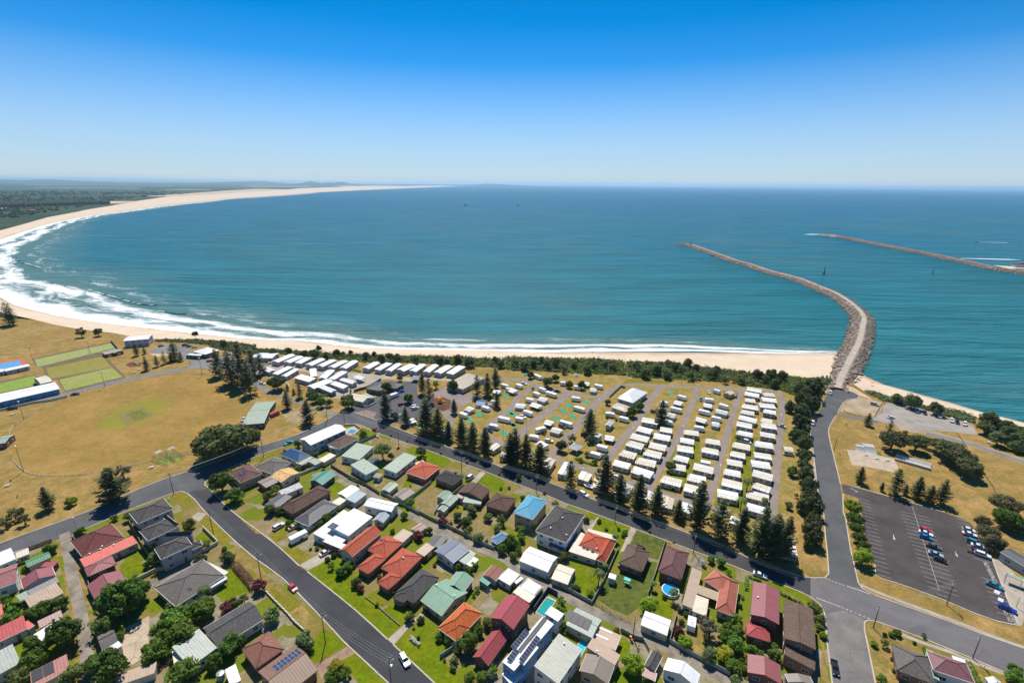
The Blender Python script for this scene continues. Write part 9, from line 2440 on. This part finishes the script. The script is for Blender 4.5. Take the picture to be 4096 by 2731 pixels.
root = empty('play_equipment',S('play2')); tag(root,'small climbing frame on mulch patch beyond the oval','playground'); MB().tube([(-1.5,0,0),(-1.5,0,2.2),(1.5,0,2.2),(1.5,0,0)],.06,5).build('frame',M['steel'],root); MB().box(-.8,.8,-.8,.8,1.2,1.3).build('platform',M['timber'],root); MB().face([(.8,-.3,1.3),(2.4,-.3,.1),(2.4,.3,.1),(.8,.3,1.3)]).build('slide',M['steel'],root)
for k,c,l in (('buoy_green','buoy_green','green lattice channel buoy between the two breakwaters'),('buoy_red','buoy_red','red channel buoy in the harbour mouth'),('buoy_far','buoy_red','tiny red buoy beyond the breakwater head')):
 z = 2.6 if k == 'buoy_green' else 1.6; root = empty('channel_buoy',S(k,-3)); tag(root,l,'buoy','channel buoys'); MB().tube([(0,0,-.5),(0,0,1.0)],2.0 * z / 2,12).build('float',M[c],root); MB().tube([(0,0,1),(0,0,4.5 * z)],[.9 * z / 2,.35],6).build('tower',M[c],root); MB().tube([(0,0,4.5 * z),(0,0,4.5 * z + 1.2)],.35,6).build('lantern',M[c],root)
for k,l,s in (('ship_a','small dark ship far out in the bay',1.0),('ship_b','tiny dark ship at the middle of the bay',.8)):
 root = empty('ship',S(k,-3),.2); tag(root,l,'ship','ships far out in the bay'); MB().prism([(-11 * s,3 * s),(-9 * s,-.5),(10 * s,-.5),(13 * s,3.4 * s)],-2.5,2.5).build('hull',M['hull_dark'],root); MB().box(-7 * s,-2 * s,-2,2,3 * s,7 * s).build('wheelhouse',M['hull_dark'],root)
root = empty('speedboat',S('speedboat',-3),2.9); tag(root,'small speedboat trailing a white wake beyond the far breakwater','boat'); MB().prism([(-3,1.2),(-2.8,-.2),(2.2,-.2),(4,1.5)],-1.2,1.2).build('hull',M['red_plastic'],root); MB().box(-1.5,.5,-.9,.9,1.2,2.6).build('cabin',M['hull_white'],root)
mb = MB().face([(0,-.8,-2.93),(70,-3,-2.93),(70,3,-2.93),(0,.8,-2.93)]); tag(mb.build('wake',M['wake'],None,(SPOTS['speedboat'][0] + 3,SPOTS['speedboat'][1],0),-.12),kind='stuff')
root = empty('motorbike',S('motorbike'),R(-30)); tag(root,'red motorbike parked in the asphalt carpark','motorbike')
for sx in (-.7,.7): MB().tube([(sx,-.07,.32),(sx,.07,.32)],.32,12).build('wheel',M['tyre'],root)
MB().blob((.1,0,.78),(.5,.22,.25),8,4,.02).build('tank',M['red_plastic'],root); MB().box(-.75,-.1,-.16,.16,.68,.82).build('seat',M['black_mat'],root); MB().tube([(.7,0,.32),(.5,0,1.05)],.05,5).tube([(.5,-.38,1.08),(.5,.38,1.08)],.03,5).build('handlebar',M['steel'],root); MB().box(-.5,.5,-.14,.14,.3,.6).build('engine',M['dark_steel'],root)
for k,l in (('hoist_a','rotary clothes hoist on the round paved yard'),('hoist_b','rotary clothes hoist on the lawn behind cream garage'),('hoist_c','rotary clothes hoist on dry grass by the motel')):
 root = empty('clothes_hoist',S(k)); tag(root,l,'clothes line','rotary clothes hoists'); MB().tube([(0,0,0),(0,0,2.2)],.04,6).build('pole',M['steel'],root); a = MB()
 for q in range(4): c_,s_ = math.cos(1.57 * q),math.sin(1.57 * q); a.tube([(0,0,1.9),(1.8 * c_,1.8 * s_,2.2)],.025,4)
 for rr in (.7,1.2,1.75): a.tube([(rr * math.cos(1.571 * q),rr * math.sin(1.571 * q),2.1 + rr * .05) for q in range(5)],.012,3,False)
 a.build('arms',M['steel'],root)
for k,l in (('bench_a','pale picnic bench beyond the oval, lower one'),('bench_b','pale picnic bench beyond the oval near dark shrubs'),('bench_c','pale bench between the nets and the cross street'),('bench_d','bench on dry grass below the bowling club'),('bench_e','weathered bench on the lower oval reserve'),('bench_f','picnic table on the harbour reserve lawn')):
 root = empty('bench',S(k),.4); tag(root,l,'bench','benches and picnic tables'); MB().box(-1,1,-.35,.35,.68,.75).build('table_top',M['annex'],root)
 for s in (-1,1): MB().box(-1,1,s * .7 - .14,s * .7 + .14,.42,.47).build('seat',M['annex'],root); MB().box(s * .7 - .05,s * .7 + .05,-.7,.7,0,.42).box(s * .7 - .05,s * .7 + .05,-.2,.2,.42,.68).build('leg',M['timber'],root)
for k,l in (('net_a','left-hand netted cricket practice lane'),('net_b','right-hand netted cricket practice lane')):
 x,y,a,L,W = RECTS[k]; root = empty('cricket_net',(x,y,0),R(a)); tag(root,l,'cricket net','cricket practice nets'); L,W = max(L,W),min(L,W)
 if RECTS[k][4] > RECTS[k][3]: root.rotation_euler[2] += math.pi / 2
 MB().box(-L / 2,L / 2,-W / 2 + .2,W / 2 - .2,.015,.06).build('pitch_mat',M['green_plastic'] if 0 else G['bowl_bright'],root)
 f = MB(); nt = MB()
 for q in range(5):
  xx = -L / 2 + L * q / 4
  for s in (-1,1): f.tube([(xx,s * W / 2,0),(xx,s * W / 2,2.8)],.04,4)
 for s in (-1,1):
  f.tube([(-L / 2,s * W / 2,2.8),(L / 2,s * W / 2,2.8)],.03,4)
  for q in range(14): nt.tube([(-L / 2,s * W / 2,.2 * q),(L / 2,s * W / 2,.2 * q)],.014,3,False)
  for q in range(int(L / .35)): nt.tube([(-L / 2 + .35 * q,s * W / 2,0),(-L / 2 + .35 * q,s * W / 2,2.8)],.012,3,False)
 f.build('frame',M['steel'],root); nt.build('netting',M['rope_net'],root)
x,y,a,L,W = RECTS['net_base']
for q in (0,1): poly('paving',G['concrete'],.04,[(x + q * 4.2 + dx,y + q * 3.6 + dy) for dx,dy in ((-1.6,-1.2),(1,-2.0),(1.6,1.2),(-1,2.0))])
for k,l,hh in (('ramp_a','wide curved concrete quarter-pipe at the skate park back',2.2),('ramp_b','smaller concrete ramp beside the wide quarter-pipe',1.8),('ramp_c','long tapering concrete half-pipe beside the skate slab',1.2)):
 x,y,a,L,W = RECTS[k]; root = empty('skate_ramp',(x,y,0),R(a)); tag(root,l,'skate ramp','skate park ramps'); pr = [(-W / 2,0)] + [(-W / 2 + W * .55 * t,hh * t * t) for t in (.25,.5,.75,1)] + [(W / 2,hh),(W / 2,0)]
 if k == 'ramp_c': pr = [(-W / 2,0),(-W / 2,hh),(-W / 2 + .6,hh)] + [(-W / 2 + .6 + (W - 1.2) * t,hh * (2 * t - 1) ** 2 * .96 + .05) for t in (.15,.3,.5,.7,.85)] + [(W / 2 - .6,hh),(W / 2,hh),(W / 2,0)]
 mb = MB().prism([(p,z) for p,z in pr],-L / 2,L / 2); o = mb.build('ramp',M['concrete_panel'],root,(0,0,0),math.pi / 2 * (1 if k != 'ramp_c' else 1)); MB().tube([(-L / 2,W * .05,hh + .03),(L / 2,W * .05,hh + .03)],.05,5).build('coping',M['steel'],root)
for i,(dx,dy,a) in enumerate(((0,0,0),(-3.5,3.5,.3),(4,-1.5,.2))): tag(MB().prism([(-1.2,0),(-.5,.45),(.5,.45),(1.2,0)],-.9,.9).build('fun_box',M['concrete_panel'],None,(187 + dx,222 + dy,.05),-.5 + a),('grey concrete fun box on the skate slab, middle one','grey concrete fun box on the skate slab, far left one','grey concrete fun box on the skate slab, right-hand one')[i],'skate box','skate park boxes')
for k,l,m,s in (('tent_a','small turquoise dome tent by the top park lane','mint',1.6),('tent_b','pale grey dome tent below the coastal scrub','annex',2.0),('tent_c','orange dome tent at the scrub edge','orange_plastic',1.7),('beachtent','green beach shelter alone on the sand','green_plastic',1.5),('umb','orange beach umbrella on the harbour beach','orange_plastic',1.1)):
 z = -1.5 if k == 'beachtent' else -1 if k == 'umb' else 0; root = empty('tent' if k != 'umb' else 'beach_umbrella',S(k,z)); tag(root,l,'tent' if k != 'umb' else 'umbrella','tents and beach shelters')
 if k == 'umb': MB().tube([(0,0,0),(0,0,2)],.03,5).build('pole',M['steel'],root); MB().tube([(0,0,1.7),(0,0,2.2)],[1.2,.03],10).build('canopy',M[m],root)
 else:
  mb = MB()
  for q in range(8):
   a0,a1 = .785 * q,.785 * (q + 1)
   for u,v in ((1,.8),(.8,.45),(.45,.02)): mb.face([(s * u * math.cos(a0),s * u * math.sin(a0),s * .9 * (1 - u * u)),(s * u * math.cos(a1),s * u * math.sin(a1),s * .9 * (1 - u * u)),(s * v * math.cos(a1),s * v * math.sin(a1),s * .9 * (1 - v * v)),(s * v * math.cos(a0),s * v * math.sin(a0),s * .9 * (1 - v * v))])
  mb.build('canopy',M[m],root); MB().tube([(-s,0,0),(-.6 * s,0,.62 * s),(0,0,.95 * s),(.6 * s,0,.62 * s),(s,0,0)],.03,4).build('tent_pole',M['dark_steel'],root)
root = empty('water_tank',S('tank_a'),0); tag(root,'pale blue water tank beside white carport at lower left','tank'); MB().tube([(0,0,0),(0,0,2.0)],1.0,16).build('tank',M['concrete_panel'] if 0 else WALL['bluegrey_wall'],root); MB().tube([(0,0,2.0),(0,0,2.2)],[1.02,.2],16).build('lid',M['steel'],root)
root = empty('harbour_building',S('bulk',1.0),-.3); tag(root,'grey surf pavilion at the root of the far breakwater','building'); MB().box(-12,12,-7,7,0,6).build('wall',WALL['grey_wall'],root); MB().prism([(-12.6,6),(12.6,6),(0,9)],-7.5,7.5).build('roof',ROOF['charcoal_metal'],root)
tag(MB().prism([(-9,0),(-7,2.2),(8,1.6),(10,0)],-2,2).build('wreck',M['hull_dark'],None,(402,1000,-3),1.5),'dark rusted shipwreck remains against the breakwater','shipwreck')
tag(MB().tube([(0,0,0),(0,0,6)],[.5,.3],8).box(-1.5,1.5,-1.5,1.5,0,2.2).tube([(0,0,6),(0,0,7)],.6,8).build('beacon',M['hull_dark'],None,(416,1168,1.3),0),'dark navigation beacon at the breakwater head','beacon')
tag(MB().tube([(0,0,0),(0,0,6)],[.5,.3],8).box(-3,3,-2,2,0,2.2).build('beacon',M['concrete_panel'],None,(899,1440,2.1),0),'pale concrete beacon base at the far breakwater head','beacon')
def bin_(x,y,c,l):
 root = empty('wheelie_bin',(x,y,.03),x); tag(root,l,'bin','wheelie bins'); MB().prism([(-.22,0),(.22,0),(.29,.95),(-.29,.95)],-.3,.3).build('body',M['dark_steel'],root); MB().box(-.31,.31,-.34,.34,.95,1.03).build('lid',M[c],root)
bin_(-39.2,132.0,'yellow','yellow-lidded bin beside the dark grey tiled house')
bin_(39.5,145.3,'green_plastic','green-lidded bin beside the small brown-tiled house')
bin_(40.4,144.8,'red_plastic','red-lidded bin beside the small brown-tiled house')
bin_(37.1,115.8,'yellow','yellow-lidded bin at the lane pole')
bin_(37.2,114.7,'red_plastic','red-lidded bin at the lane pole')
bin_(-127.7,107.8,'green_plastic','green-lidded bin beside the pink metal roof')
bin_(-127.5,108.1,'red_plastic','red-lidded bin beside the pink metal roof')
bin_(-114.3,107.9,'yellow','yellow-lidded bin on the cracked slab')
bin_(-141.8,113.7,'yellow','yellow-lidded bin beside the white metal carport')
bin_(-141.6,111.1,'red_plastic','red-lidded bin on paving below the red metal roof')
bin_(-59.1,227.1,'yellow','yellow-lidded bin left of the motel entry')
bin_(-58.6,227.9,'yellow','yellow-lidded bin right of the motel entry')
bin_(-72.5,238.4,'lime_plastic','lime-lidded bin at the motel fence')
bin_(-43.6,198.3,'lime_plastic','lime-lidded bin behind the orange-red house')
bin_(-45.7,193.9,'red_plastic','red-lidded bin on the orange-red house driveway')

# ---------------------------------------------------------------- the air
hz = bpy.data.materials.new('haze_air'); hz.use_nodes = True; hz.node_tree.nodes.clear(); ho = hz.node_tree.nodes.new('ShaderNodeOutputMaterial'); hv = hz.node_tree.nodes.new('ShaderNodeVolumePrincipled')
hv.inputs['Density'].default_value = HAZE; hv.inputs['Color'].default_value = (.55,.80,1,1); hv.inputs['Anisotropy'].default_value = .35; hz.node_tree.links.new(hv.outputs[0],ho.inputs['Volume'])
tag(MB().box(-61500,61500,-1500,61500,-5,205).build('haze',hz),kind='stuff')
